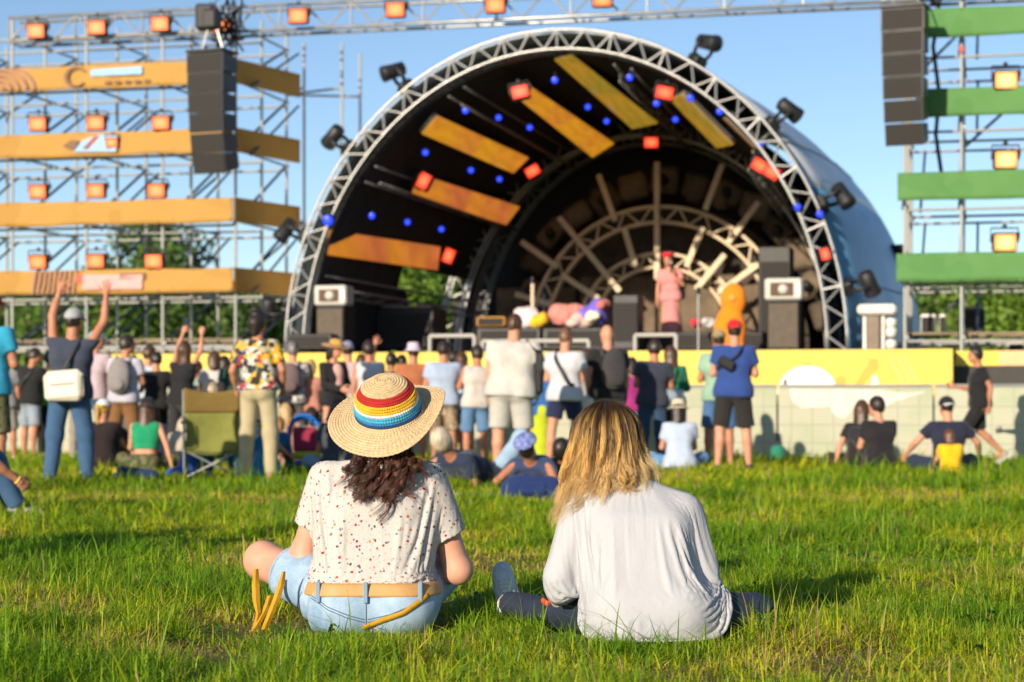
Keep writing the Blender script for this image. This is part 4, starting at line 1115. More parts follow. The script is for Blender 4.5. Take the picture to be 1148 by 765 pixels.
simple_box('flight_case', 'tall dark equipment rack behind the right front fill speaker', 'case', 850, 276, 886, 392, 4.5, .7, M_black)
simple_box('equipment_box', 'dark box under a pale cover inside the right tower', 'equipment', 1080, 346, 1104, 376, 1.6, .4, M_black, None, M_wbx)
simple_box('monitor', 'low black monitor by the left arch foot', 'speaker', 320, 374, 372, 392, -.55, .4, M_black)
simple_box('keyboard_case', 'amber topped keyboard case on the stage', 'case', 534, 355, 566, 366, 1.9, .4, paint('amber_case', (.55, .27, .04), .6))
for (u0, u1, v, lab) in [(482, 532, 377, 'white rail along the stage edge at left'), (541, 660, 383, 'grey rail along the stage edge behind the big man'), (712, 758, 376, 'white bent rail at the middle of the stage edge')]:
    a = SL(u0, v, -.6); b = SL(u1, v, -.6)
    t = sthing('stage_rail', lab, 'rail', a.x, -.6, DK, 'rails along the stage edge')
    m_ = paint('white_rail', (.46, .44, .40), .5)
    bar('rail', (0, 0, a.z-DK), (b.x-a.x, 0, a.z-DK), .032, m_, t); bar('post', (b.x-a.x, 0, 0), (b.x-a.x, 0, a.z-DK), .032, m_, t); bar('post', (0, 0, 0), (0, 0, a.z-DK), .03, m_, t)
# soft bundles piled on the riser
def bundle(u, v, w_, h_, col, label, seed, sy=1.9):
    p = SL(u, v, sy); r_ = np.random.default_rng(seed); k = sy*0+37/F
    t = sthing('cloth_bundle', label, 'fabric', p.x, sy, p.z, 'bright bundles on the stage riser')
    prs = [ell((r_.uniform(-.3, .3)*w_*k, r_.uniform(-.1, .1), r_.uniform(-.2, .2)*h_*k), (w_*k*r_.uniform(.28, .45), .16, h_*k*r_.uniform(.3, .45))) for _ in range(4)]
    sdf_obj('drape', prs, fabric(col), t, .02, .06, disp=lambda q: .03*folds(q, seed, 30.)+.01*folds(q, seed+3, 70.))
for i, b in enumerate([(590, 356, 26, 20, (.66, .58, .62), 'white bundle of cloth on the riser'), (607, 359, 15, 18, (.72, .46, .02), 'yellow bundle of cloth on the riser'), (633, 352, 30, 24, (.66, .24, .20), 'salmon bundle of cloth on the riser'), (648, 360, 24, 16, (.68, .48, .44), 'pink bundle of cloth on the riser'),
                     (664, 350, 24, 22, (.16, .12, .60), 'violet bundle of cloth on the riser'), (668, 358, 14, 14, (.74, .68, .50), 'cream bundle of cloth on the riser'), (678, 343, 14, 10, (.55, .17, .14), 'red bundle of cloth beside the violet one'),
                     (795, 362, 16, 12, (.60, .60, .58), 'white bundle by the orange figure'), (782, 363, 10, 8, (.60, .04, .05), 'red bundle by the orange figure')]):
    bundle(*b, seed=30+i)
# bare microphone stands
for (u, v0, v1, sy, lab) in [(597, 318, 345, 2.0, 'white upright mic stand at the left of the riser'), (783, 330, 372, 1.2, 'microphone stand right of the singer'), (610, 330, 372, 2.4, 'thin mic stand behind the yellow bundle')]:
    a = SL(u, v1, sy); b = SL(u, v0, sy); t = sthing('mic_stand', lab, 'mic stand', a.x, sy, DK, 'microphone stands')
    bar('pole', (0, 0, 0), (0, 0, b.z-DK), .03 if u == 597 else .015, M_beige if u == 597 else M_steel, t, 6); MB().lathe([(.16, 0), (.15, .02), (.02, .04)], 14).build('base', M_black, t, True)
    MB().lathe([(.02, 0), (.035, .05), (.03, .10), (.01, .12)], 10, 0, (0, 0, b.z-DK)).build('microphone', M_black, t, True)
# white equipment on the wing
M_wbox = paint('white_plastic', (.72, .70, .64), .5, 0, .08, 4.)
a = SL(962, 388, -.3); b = SL(1003, 336, -.3); px = (b.x-a.x)/41
t = sthing('generator', 'white generator on a stand right of the arch', 'generator', a.x, -.2, DK)
MB().box((20*px, .35, 47*px), (44*px, .6, 12*px), None, 0, .9, .04).build('hood', M_wbox, t)
MB().box((16*px, .35, 20*px), (15*px, .5, 40*px), None, 0, 1, .02).build('radiator', paint('brown_mesh', (.22, .17, .12), .7), t)
for xx in (6, 27): MB().box((xx*px, .2, 21*px), (4*px, .08, 42*px), None, 0, 1, .01).build('leg', M_wbox, t)
for zz in (8, 22, 33): MB().lathe([(3*px, 0), (7.5*px, 2*px), (7.5*px, 10*px), (3*px, 12*px)], 14, 0, (35*px, .3, (zz-7)*px)).build('drum', M_wbox, t, True)
for (u0, v0, u1, v1, lab) in [(1032, 352, 1049, 376, 'small white electrical box inside the right tower'), (1053, 352, 1060, 376, 'narrow white box inside the right tower'), (1130, 384, 1148, 396, 'white crate at the right edge of the wing')]:
    simple_box('equipment_box', lab, 'equipment', u0, v0, u1, v1, .9, .4, M_wbox)
# ------------------------------------------------------------------ people
def hand_mesh(curl, spread, thumb_in, vox=.0042):
    """right-angled unit hand: fingers along +z, palm facing +y, thumb on +x"""
    pr = [ell((0, 0, .045), (.040, .015, .048), None, .012), cone((0, 0, -.012), (0, .0, .02), .024, .026, .02)]
    L = [.066, .076, .070, .055]
    for i in range(4):
        x = .030-.0205*i; a = R(spread)*(1.5-i); p = np.array([x, .0, .082-(.004 if i in (0, 3) else 0)-(.006 if i == 3 else 0)])
        ang = 0
        for j, f in enumerate((.45, .31, .24)):
            ang += R(curl)*(.7 if j == 0 else 1.0)*(1+.08*i)
            d = np.array([math.sin(a)*math.cos(ang), math.sin(ang), math.cos(ang)*math.cos(a)])
            q = p+d*L[i]*f; pr.append(cone(p, q, .0088-.0008*j, .0082-.0008*j, .004)); p = q
    p = np.array([.030, .004, .022])
    for (d, l, r0, r1) in [((.80-.25*thumb_in, .25+.3*thumb_in, .52), .040, .014, .0105), ((.45-.55*thumb_in, .20+.45*thumb_in, .85), .032, .0105, .009), ((.25-.6*thumb_in, .15+.5*thumb_in, .9), .024, .009, .0075)]:
        q = p+unit(d)*l; pr.append(cone(p, q, r0, r1, .006)); p = q
    V, Q = sdf(pr, vox, .006); return smooth_v(V, Q, 1, .4), Q
HANDS = dict(relaxed=hand_mesh(22, 3, .35), open=hand_mesh(7, 7, 0), grip=hand_mesh(62, 1, 1))

def shoe_mesh(boot=0.0):
    pr = [ell((0, .055, .035), (.040, .105, .036)), ell((0, .135, .033), (.040, .055, .032)), ell((0, -.02, .055), (.036, .045, .055)), cone((0, -.015, .07), (0, -.012, .095+boot), .037, .036)]
    V, Q = sdf(pr, .0075, .025, cuts=[((0, 0, .012), (0, 0, -1)), ((0, 0, .10+boot), (0, 0, 1))]); return V, Q
SHOE = shoe_mesh()
sole = MB(); out = [(.036*math.sin(a)*(1.15 if math.cos(a) > 0 else 1), .055+.13*math.cos(a)) for a in np.linspace(0, 2*math.pi, 24, endpoint=False)]
sole.prism(out, 0, .022, 0, 'z')
_shoe = {}
def shoe(parent, ankle, fdir, mat, s=1.0, up=(0, 0, 1), laces=False):
    if mat.name not in _shoe:
        me = np_mesh('shoe', SHOE[0], [SHOE[1]]); me.materials.append(mat); sm = sole.mesh('sole'); sm.materials.append(M_sole); _shoe[mat.name] = (me, sm)
    me, sm = _shoe[mat.name]
    f = Vector(fdir).normalized(); u_ = Vector(up); r_ = f.cross(u_).normalized(); u_ = r_.cross(f)
    o = link('shoe', me, parent); M = Matrix((r_, f, u_)).transposed().to_4x4()
    o.matrix_basis = Matrix.Translation(Vector(ankle)-u_*.085*s) @ M @ Matrix.Scale(s, 4)
    so_ = link('sole', sm, o)
    return o
M_sole = paint('white_rubber', (.66, .64, .60), .6)

ARM = dict(down=((.14, -.03, -1), (.05, .22, -1)), front=((.22, .12, -1), (-.45, .85, .25)), phone=((.25, .35, -.9), (-.35, .75, .75)), up=((.42, .10, .9), (.10, .10, 1)), upin=((.30, .15, .95), (-.12, .12, 1)),
           photo=((.12, .50, .80), (-.16, .30, .95)), hip=((.45, -.15, -.9), (-.65, .35, -.55)), pocket=((.28, -.15, -1), (-.12, .35, -.9)), knee=((.15, .55, -.75), (.0, .75, -.35)), prop=((.38, -.30, -.9), (.28, -.15, -1)), lap=((.15, .25, -.95), (-.45, .85, -.2)),
           swing=((.1, .50, -.85), (-.1, .85, .30)), back=((.1, -.45, -.9), (.0, .1, -1)), side=((.7, .2, -.7), (.25, .6, -.5)), mic=((.3, .25, -.9), (-.55, .5, .75)), out=((.9, .1, -.3), (.6, .3, -.6)))
LEGS = dict(cross=(.13, [(-.34, .32, .17), (.34, .32, .17)], [(.08, .44, .07), (-.10, .36, .07)]), kneesup=(.12, [(-.15, .44, .47), (.15, .44, .47)], [(-.13, .66, .085), (.13, .66, .085)]),
            legsout=(.12, [(-.12, .48, .19), (.12, .48, .19)], [(-.13, .90, .085), (.13, .90, .085)]), chair=(.40, [(-.15, .46, .44), (.15, .46, .44)], [(-.16, .52, .085), (.16, .52, .085)]),
            sideleg=(.12, [(-.42, .20, .15), (.15, .44, .40)], [(-.30, .55, .07), (.10, .60, .085)]), walk=(.94, [(-.09, .24, .53), (.09, -.02, .52)], [(-.09, .36, .085), (.10, -.36, .20)]))

def person(pos, label, H=1.75, head=0, yaw=0, nod=0, bulk=1.0, lean=3, side=0, sk=None, top=('tee', (.5, .5, .5)), bottom=('long', (.05, .09, .2)), hair=('short', (.03, .02, .015)), hat=None, shoes=(.5, .5, .5),
           arms=('down', 'down'), pose='stand', stance=.04, step=0.0, hands=('relaxed', 'relaxed'), face=False, vox=.0165, group='festival crowd', female=False, sleeve=.58, hem=-.08, cat='person', turn=0.0):
    _pr = np.random.default_rng(hash_label(label))
    if pose == 'stand' and side == 0: side = _pr.uniform(-3.5, 3.5)
    if pose == 'stand' and turn == 0: turn = _pr.uniform(-14, 14)
    if pose == 'stand' and step == 0: step = _pr.uniform(-.06, .06)
    s = H/1.75; b = bulk; sk = sk or SKIN
    root = thing('person', label, cat, pos, R(head), group)
    if pose == 'stand':
        hz, kn, an = .95, [(-(.10+stance*.6), .015+step*.5, .51), (.10+stance*.6, .015-step*.5, .51)], [(-(.095+stance), -.01+step, .085), (.095+stance, -.01-step, .085)]
    else: hz, kn, an = LEGS[pose]
    Pv = np.array([0, 0, hz])*s
    th, sdw = R(lean), R(side)
    U = unit((math.sin(sdw), math.sin(th), math.cos(th))); Rt = unit(np.cross((0, 1, 0), U)); Rt = unit((math.cos(R(turn)), math.sin(R(turn)), -math.sin(sdw))); Fd = unit(np.cross(U, Rt)); Rt = np.cross(Fd, U)
    tor = lambda x, y, z: Pv+(Rt*x+Fd*y+U*z)*s
    # head frame
    ya = R(yaw); nn = R(nod)
    hu = unit(U*.55+np.array([0, 0, .45])+Fd*math.sin(nn)); hfw = unit(Fd*math.cos(ya)-Rt*math.sin(ya)); hr = unit(np.cross(hfw, hu)); hfw = np.cross(hu, hr)
    hc = tor(0, .015, .575)+(hu*.125+hfw*.015)*s
    hf = lambda x, y, z: hc+(hr*x+hfw*y+hu*z)*s
    HM = np.stack([hr, hfw, hu], 1)
    sh = [tor(-.172*b**.6, -.01, .470), tor(.172*b**.6, -.01, .470)]
    hip = [tor(-.088*b**.5, 0, -.02), tor(.088*b**.5, 0, -.02)]
    kn = [np.array(k)*s for k in kn]; an = [np.array(k)*s for k in an]
    elb, wri, fd = [], [], []
    for i, a in enumerate(arms):
        sg = -1 if i == 0 else 1
        (ux, uy, uz), (fx, fy, fz) = ARM[a] if isinstance(a, str) else a
        cr, sr = math.cos(R(turn)), math.sin(R(turn))
        du = unit((sg*ux, uy, uz)); df = unit((sg*fx, fy, fz))
        du = np.array([du[0]*cr-du[1]*sr, du[0]*sr+du[1]*cr, du[2]]); df = np.array([df[0]*cr-df[1]*sr, df[0]*sr+df[1]*cr, df[2]])
        e = sh[i]+du*.285*s; w_ = e+df*.255*s; elb.append(e); wri.append(w_); fd.append(df)
    def torso(e, z0=-9, w_=b):
        k = s
        g = 1.0 if not female else .93
        L = [cone(tor(-.070*w_, -.01, .03), tor(.070*w_, -.01, .03), (.112*w_**.8+e)*k), cone(tor(-.05*w_, .012*w_, .17), tor(.05*w_, .012*w_, .17), (.108*w_*(.94 if female else 1)+e)*k),
             cone(tor(-.072*w_*g, .0, .33), tor(.072*w_*g, .0, .33), (.113*w_**.7*g+e)*k), cone(tor(-.128*w_**.5*g, -.015, .452), tor(.128*w_**.5*g, -.015, .452), (.055+e)*k)]
        if female: L += [ell(tor(-.065, .085, .30), np.array((.062, .055, .06))*k), ell(tor(.065, .085, .30), np.array((.062, .055, .06))*k)]
        return L
    # ---- body: one continuous skin
    pr = torso(0.0)+[ell(tor(-.06*b, -.05, -.01), np.array((.085, .08, .09))*s*b**.6), ell(tor(.06*b, -.05, -.01), np.array((.085, .08, .09))*s*b**.6)]
    pr += [cone(tor(0, -.012, .47), hf(0, -.018, -.06), .060*s*b**.5, .054*s*b**.4, .045)]
    pr += [ell(hc, np.array((.075, .096, .115))*s, HM, .02), ell(hf(0, .028, -.062), np.array((.055, .062, .052))*s, HM, .03), cone(hf(0, .098, .012), hf(0, .113, -.020), .010*s, .014*s, .012), ell(hf(0, .085, -.052), np.array((.026, .016, .011))*s, HM, .012),
           cone(hf(-.033, .086, .030), hf(.033, .086, .030), .010*s, None, .018), cone(hf(0, .078, -.098), hf(0, .07, -.095), .018*s, None, .02),
           ell(hf(-.077, -.008, -.004), np.array((.011, .020, .031))*s, HM, .006), ell(hf(.077, -.008, -.004), np.array((.011, .020, .031))*s, HM, .006)]
    ab = b**.6*(.9 if female else 1)
    for i in range(2):
        m = (elb[i]+wri[i])/2
        pr += [cone(sh[i], elb[i], .049*s*ab, .039*s*ab, .035), cone(elb[i], elb[i]+(wri[i]-elb[i])*.45, .039*s*ab, .037*s*ab, .02), cone(elb[i]+(wri[i]-elb[i])*.3, wri[i], .037*s*ab, .0245*s*ab, .015)]
        lb = b**.5
        calf = kn[i]+(an[i]-kn[i])*.32+unit(np.cross(np.cross(an[i]-kn[i], (kn[i]-hip[i])+np.array([0, .05, .02])), an[i]-kn[i]))*(-.012)*s
        pr += [cone(hip[i], kn[i], .082*s*lb, .055*s*lb, .03), cone(kn[i], calf, .053*s*lb, .056*s*lb, .02), cone(calf, an[i], .054*s*lb, .036*s, .02)]
        fdir = unit(np.array([(-.18 if i == 0 else .18), 1, 0])) if pose not in ('walk',) else np.array([0, 1, 0])
        pr += [cone(an[i]-np.array([0, 0, .03])*s, an[i]+fdir*.10*s-np.array([0, 0, .05])*s, .034*s, .028*s, .02)]
    extra = []
    for i in range(2):
        V, Q = HANDS[hands[i]]
        z = fd[i]; pref = np.array([0, 1, .25]) if abs(z[2]) > .75 else np.array([0, .1, 1.0])
        if z[2] > .75: pref = np.array([1.0 if i == 0 else -1.0, 0, .1])
        x = unit(pref-z*(pref @ z)); y = np.cross(z, x)
        if i == 1: y = -y
        W = wri[i]+(V[:, :1]*x+V[:, 1:2]*y+V[:, 2:3]*z)*s*1.0
        extra.append((W, Q if i == 0 else Q[:, ::-1]))
    sdf_obj('body', pr, sk, root, vox, .03*s, extra=extra)
    sd_ = hash_label(label)
    # ---- top
    kind, col = top[0], top[1]; tm = col if not isinstance(col, tuple) else fabric(col)
    if kind != 'none':
        e = .017 if kind != 'loose' else .035
        P_ = torso(e); hemz = hem
        P_ += [cone(tor(-.075*b, -.01, -.04), tor(.075*b, -.01, -.04), (.122*b**.8+e)*s)]
        if kind != 'tank' and kind != 'crop':
            fr = sleeve if kind != 'long' else 1.0
            for i in range(2):
                d = unit(elb[i]-sh[i]); en = sh[i]+(elb[i]-sh[i])*min(fr, 1)
                rr = .062*ab*s
                P_.append(cone(sh[i], en+d*.03*s if kind != 'long' else elb[i], rr, rr*(1.06 if kind != 'long' else .88), .03, None if kind == 'long' else (en, d)))
                if kind == 'long':
                    P_.append(cone(elb[i], wri[i], rr*.88, .038*s, .02, (wri[i]-fd[i]*.01, fd[i])))
        neckcut = (tor(0, .0, .522), U)
        if kind == 'crop': hemz = .17
        sdf_obj('crop_top' if kind == 'crop' else ('vest' if kind == 'tank' else 'shirt'), P_, tm, root, vox, .045*s, cuts=[(tor(0, 0, hemz), -U), neckcut], disp=lambda p: .011*folds(p, sd_, 17., (1, 1, .55))+.004*folds(p, sd_+2, 40.)-.005)
    # ---- bottom
    kind, col = bottom[0], bottom[1]; bm_ = col if not isinstance(col, tuple) else fabric(col)
    if kind != 'none':
        wcut = (tor(0, 0, .115), U)
        Pp = [cone(tor(-.070*b, -.01, .02), tor(.070*b, -.01, .02), (.122*b**.8)*s, None, None, wcut), ell(tor(-.06*b, -.055, -.02), np.array((.095, .09, .10))*s*b**.6, None, None, wcut), ell(tor(.06*b, -.055, -.02), np.array((.095, .09, .10))*s*b**.6, None, None, wcut)]
        cuts = [wcut] if pose in ('stand', 'walk') else []
        if kind in ('long', 'shorts', 'bermuda'):
            for i in range(2):
                fr = {'long': 1, 'shorts': .62, 'bermuda': .93}[kind]; d = unit(kn[i]-hip[i]); en = hip[i]+(kn[i]-hip[i])*fr
                if kind == 'long':
                    Pp += [cone(hip[i], kn[i], .097*s*b**.5, .076*s*b**.5, .03), ell(kn[i], np.array((.078, .080, .085))*s*b**.5), cone(kn[i], an[i], .077*s*b**.5, .058*s, .03, (an[i]-unit(an[i]-kn[i])*.005, unit(an[i]-kn[i])))]
                else: Pp += [cone(hip[i], en+d*.03, .100*s*b**.5, .092*s*b**.5, .03, (en, d))]
            nm = {'long': 'trousers', 'shorts': 'shorts', 'bermuda': 'shorts'}[kind]
        else:
            nm = 'skirt'; L_ = .42 if kind == 'skirt' else .95
            if pose == 'stand' or pose == 'walk': Pp += [cone(tor(0, 0, .02), tor(0, 0, -L_), .12*s, .21*s, .05, (tor(0, 0, -L_+.12), -U))]
            else:
                Pp += [cone(hip[i], kn[i], .11*s, .10*s, .06) for i in range(2)]
        sdf_obj(nm, Pp, bm_, root, vox, .03*s, cuts=cuts, disp=lambda p: .010*folds(p, sd_+5, 18., (1, 1, .7))-.004)
    # ---- shoes
    if shoes is not None:
        smat = paint('shoe_%02x%02x%02x' % tuple(int(255*k) for k in shoes), shoes, .7)
        for i in range(2):
            fdir = (-.18 if i == 0 else .18, 1, 0) if pose != 'legsout' else (0, .45, 1)
            up = (0, 0, 1) if pose != 'legsout' else (0, -1, .3)
            if pose == 'walk' and i == 1: fdir, up = (0, .75, -.65), (0, .65, .75)
            shoe(root, an[i], fdir, smat, s, up)
    # ---- hair
    if hair and hair[0] != 'bald':
        st_, hcol = hair[0], hair[1]; hm = hcol if not isinstance(hcol, tuple) else hair_mat('hair_%02x%02x%02x' % tuple(int(255*k) for k in hcol), hcol)
        t_ = (.015 if not hat else .004) if st_ != 'buzz' else .004
        front = (hf(0, .052, .035), unit(hfw*.85-hu*.55)); nape = (hf(0, -.02, -.062), unit(-hu*.9+hfw*.3))
        H_ = [ell(hf(0, -.010, .010), np.array((.076+t_, .096+t_, .112+t_*1.1))*s, HM, .01, [front, nape])]
        if st_ in ('long', 'longer', 'bob', 'tail', 'bun'):
            ln = {'long': .30, 'longer': .42, 'bob': .17, 'tail': .30, 'bun': .05}[st_]
            if st_ == 'tail': H_ += [ell(hf(0, -.115, .02), np.array((.03, .04, .035))*s, HM, .02), cone(hf(0, -.125, .0), hf(0, -.115, -ln), .034*s, .014*s, .02)]
            elif st_ == 'bun': H_ += [ell(hf(0, -.05, .135), np.array((.055, .055, .045))*s, HM, .02), cone(hf(0, -.07, .0), hf(0, -.075, -.10), .07*s, .05*s, .03)]
            else:
                for dx in (-.045, 0, .045): H_ += [cone(hf(dx, -.045-.02*(dx == 0), .0), hf(dx*1.25, -.075-.012*(dx == 0), -ln+abs(dx)*.8), .055*s, .040*s, .03)]
                H_ += [cone(hf(-.072, .0, .02), hf(-.078, -.01, -ln*.6), .024*s, .020*s, .03), cone(hf(.072, .0, .02), hf(.078, -.01, -ln*.6), .024*s, .020*s, .03)]
        if st_ == 'curly': H_ = [ell(hf(0, -.012, .022), np.array((.098, .116, .125))*s, HM, .01, [front, nape])]
        sdf_obj('hair', H_, hm, root, min(vox, .013), .02, disp=lambda p: .008*folds(p, sd_+9, 45., (1, 1, .4)))
    # ---- hat
    if hat:
        hk, hcol = hat[0], hat[1]; hm = hcol if not isinstance(hcol, tuple) else fabric(hcol)
        TM = Matrix(((hr[0], hfw[0], hu[0], hc[0]), (hr[1], hfw[1], hu[1], hc[1]), (hr[2], hfw[2], hu[2], hc[2]), (0, 0, 0, 1))) @ Matrix.Scale(s, 4)
        if hk in ('cap', 'capback'):
            sg = 1 if hk == 'cap' else -1
            D = [ell((0, -.006, .035), (.091, .112, .096), None, .01, ((0, 0, .028), (.0, .12*sg, -1)))]
            V, Q = sdf(D, .0085, .004); mb = MB()
            o = link('cap', np_mesh('cap', V, [Q]), root, hm); o.matrix_basis = TM
            bl_ = MB(); bl_.grid(lambda a, b_: ((a-.5)*.155*(1-.35*b_**2), sg*(.085+.085*b_*(1-.6*(2*a-1)**2)), .040-.02*b_-.018*(2*a-1)**2), 12, 6); bo = bl_.build('bill', hm if len(hat) < 3 else fabric(hat[2]), o, True, .008)
        else:
            prof = dict(bucket=[(.001, .135), (.06, .133), (.083, .118), (.094, .035), (.135, .012), (.140, .008), (.134, .006), (.090, .022), (.085, .03)],
                        brim=[(.001, .140), (.05, .142), (.078, .125), (.094, .045), (.130, .040), (.185, .050), (.188, .046), (.13, .032), (.088, .036)],
                        beret=[(.001, .135), (.06, .135), (.115, .10), (.12, .08), (.09, .05), (.086, .045)])[hk]
            o = MB().lathe(prof, 28).build('hat', hm, root, True); o.matrix_basis = TM
            o.data.transform(Matrix.Diagonal((1, 1.16, 1, 1)))
            if hk == 'brim': 
                bb = MB().lathe([(.0955, .045), (.0965, .052), (.0935, .072), (.0915, .070)], 28); bo = bb.build('hat_band', M_ink, o, True); bo.data.transform(Matrix.Diagonal((1, 1.16, 1, 1)))
    if face:
        for x in (-.031, .031):
            V = MB().lathe([(.001, .008), (.008, .006), (.011, 0), (.008, -.006), (.001, -.008)], 10); o = V.build('eye', M_black, root, True)
            o.matrix_basis = Matrix(((hr[0], hu[0], hfw[0], hf(x, .083, .008)[0]), (hr[1], hu[1], hfw[1], hf(x, .083, .008)[1]), (hr[2], hu[2], hfw[2], hf(x, .083, .008)[2]), (0, 0, 0, 1))) @ Matrix.Scale(s, 4)
        V = MB().lathe([(.001, .006), (.016, .003), (.02, 0), (.001, -.004)], 12); o = V.build('lips', paint('lips', (.42, .12, .10), .4), root, True)
        c = hf(0, .098, -.052); o.matrix_basis = Matrix(((hr[0], hu[0], hfw[0], c[0]), (hr[1], hu[1], hfw[1], c[1]), (hr[2], hu[2], hfw[2], c[2]), (0, 0, 0, 1))) @ Matrix.Diagonal((s*1.2, s*.4, s, 1))
    return dict(root=root, tor=tor, sh=sh, elb=elb, wri=wri, fd=fd, hf=hf, s=s, U=U, Fd=Fd, Rt=Rt, b=b, pos=pos, head=head, label=label, kn=kn, an=an)

def hash_label(t): return sum((i+1)*ord(c) for i, c in enumerate(t)) % 9973

def at_person(p, name, label, cat, group=None): return thing(name, label, cat, p['pos'], R(p['head']), group)
def strap_path(p, fromx, tox, toz, rad=.150, front=False):
    """from one shoulder across the back to the other hip"""
    t = p['tor']; b = p['b']
    pts = [t(fromx*.8, .06, .50), t(fromx*.85, -.03, .525), t(fromx*.75, -.115*b**.5, .44), t(lin(fromx, tox, .45), -.160*b**.7, .30), t(lin(fromx, tox, .8), -.160*b**.8, .14), t(tox*1.05, -.10*b, toz+.03)]
    return [Vector(q) for q in pts]
def ribbon(pts, w_, name, mat, parent, axis=(0, 0, 1), th=.006):
    mb = MB(); n = len(pts)
    # resample smoothly
    P_ = []
    for i in range(n-1):
        p0 = pts[max(i-1, 0)]; p1 = pts[i]; p2 = pts[i+1]; p3 = pts[min(i+2, n-1)]
        for t in np.linspace(0, 1, 7)[:-1]:
            P_.append(.5*((2*p1)+(p2-p0)*t+(2*p0-5*p1+4*p2-p3)*t*t+(3*p1-p0-3*p2+p3)*t**3))
    P_.append(pts[-1])
    vs = []
    for i, q in enumerate(P_):
        tg = (P_[min(i+1, len(P_)-1)]-P_[max(i-1, 0)]).normalized(); nrm = Vector((q.x*.6, q.y-.0, 0)).normalized() if axis == 'out' else Vector(axis)
        sd = tg.cross(nrm)
        sd = sd.normalized() if sd.length > 1e-5 else Vector((1, 0, 0))
        vs += [q-sd*w_/2, q+sd*w_/2]
    mb._add(vs, [(2*i, 2*i+1, 2*i+3, 2*i+2) for i in range(len(P_)-1)])
    return mb.build(name, mat, parent, True, th)
def bag(p, label, centre, dims, mat, strap=None, smat=None, rot=None, bev=.03, zipm=None, cat='bag', name='shoulder_bag'):
    t = at_person(p, name, label, cat)
    c = MB().box(centre, dims, rot, 0, 1, bev).build('pouch', mat, t, False)
    if zipm is not None:
        MB().box((centre[0], centre[1]-dims[1]/2-.004, centre[2]+dims[2]*.06), (dims[0]*.62, .008, .012), rot).build('zip', zipm, c)
        MB().tube([(centre[0]-dims[0]/2+bev, centre[1]-dims[1]/2+.004, centre[2]-dims[2]/2+.004), (centre[0]+dims[0]/2-bev, centre[1]-dims[1]/2+.004, centre[2]-dims[2]/2+.004), (centre[0]+dims[0]/2-.004, centre[1]-dims[1]/2+.004, centre[2]-dims[2]/2+bev), (centre[0]+dims[0]/2-.004, centre[1]-dims[1]/2+.004, centre[2]+dims[2]/2-bev)], .008, 6).build('piping', zipm, c, True)
    else: MB().box((centre[0], centre[1]-dims[1]/2-.004, centre[2]+dims[2]*.22), (dims[0]*.8, .012, dims[2]*.4), rot, 0, 1, .004).build('flap', mat, c)
    if strap: ribbon(strap, .035, 'strap', smat or mat, t, 'out')
    return t
def backpack(p, label, mat, w_=.30, h=.44):
    t = at_person(p, 'backpack', label, 'backpack'); T = p['tor']; b = p['b']
    c = np.array(T(0, -.215*b**.6, .27)); U, Rt, Fd = p['U'], p['Rt'], p['Fd']
    M = np.stack([Rt, Fd, U], 1)
    pk = sdf_obj('pack', [ell(c+U*.02, (w_/2, .085, h/2), M, .03), ell(c-U*.10, (w_/2*.98, .10, h/2*.6), M, .05)], mat, t, .014, .04, disp=lambda q: .006*folds(q, 8, 16.))
    sdf_obj('front_pocket', [ell(c-U*.11-Fd*.085, (w_/2*.72, .035, h*.2), M)], mat, pk, .012, .01)
    for sx in (-1, 1): ribbon([Vector(T(sx*.10, -.14, .42)), Vector(T(sx*.115, -.05, .525)), Vector(T(sx*.115, .07, .47)), Vector(T(sx*.12, .135, .34)), Vector(T(sx*.13, .09, .18)), Vector(T(sx*.12, -.12, .12))], .05, 'strap', mat, t, 'out', .01)
    return t
def phone(p, i, label):
    w_ = np.array(p['wri'][i])+np.array(p['fd'][i])*.10*p['s']
    t = at_person(p, 'phone', label, 'phone')
    MB().box(w_+np.array([0, .03, .03]), (.075, .012, .15), (R(10), 0, 0), 0, 1, .008).build('case', M_black, t)
    MB().box(w_+np.array([0, .0225, .03]), (.066, .004, .138), (R(10), 0, 0)).build('screen', paint('phone_screen', (.03, .04, .06), .15), t)
# ------------------------------------------------------------------ the crowd, from left to right
CAMO = patches('camo_cloth', [(.09, .11, .05), (.05, .07, .03), (.17, .15, .08), (.12, .13, .06)], 11, .9, 'noise')
CAMOT = patches('tan_camo_cloth', [(.34, .26, .17), (.22, .16, .10), (.45, .36, .26)], 11, .9, 'noise')
GAUDY = patches('gaudy_print', [(.62, .58, .52), (.66, .40, .03), (.02, .02, .03), (.60, .58, .52), (.04, .05, .05), (.40, .04, .05), (.05, .06, .10), (.64, .36, .03), (.03, .03, .03), (.30, .30, .22)], 19)
CHECK = patches('grey_print', [(.45, .43, .40), (.12, .12, .12), (.55, .53, .50), (.25, .24, .23)], 16)
BLUEDOT = patches('blue_print', [(.10, .13, .36), (.30, .36, .62), (.12, .15, .40)], 40)
JEANS = fabric((.045, .105, .21)); JEANSL = fabric((.26, .36, .48)); JEAND = fabric((.025, .06, .12))
DKHAIR = (.022, .015, .012); BRHAIR = (.075, .036, .018); RDHAIR = (.20, .035, .025); BLHAIR = (.48, .33, .15); GYHAIR = (.42, .36, .29)
BLK = (.016, .016, .018)
X = {}
X['redcap'] = person(G(-14, 18), 'person in a red cap and cyan T-shirt at the left edge', 1.80, -8, -25, sk=SKIN_T, top=('tee', (.03, .33, .52)), bottom=('bermuda', CAMO), hat=('capback', (.62, .012, .015)), shoes=(.1, .1, .1), arms=('down', 'front'), bulk=1.05, hair=('bob', DKHAIR))
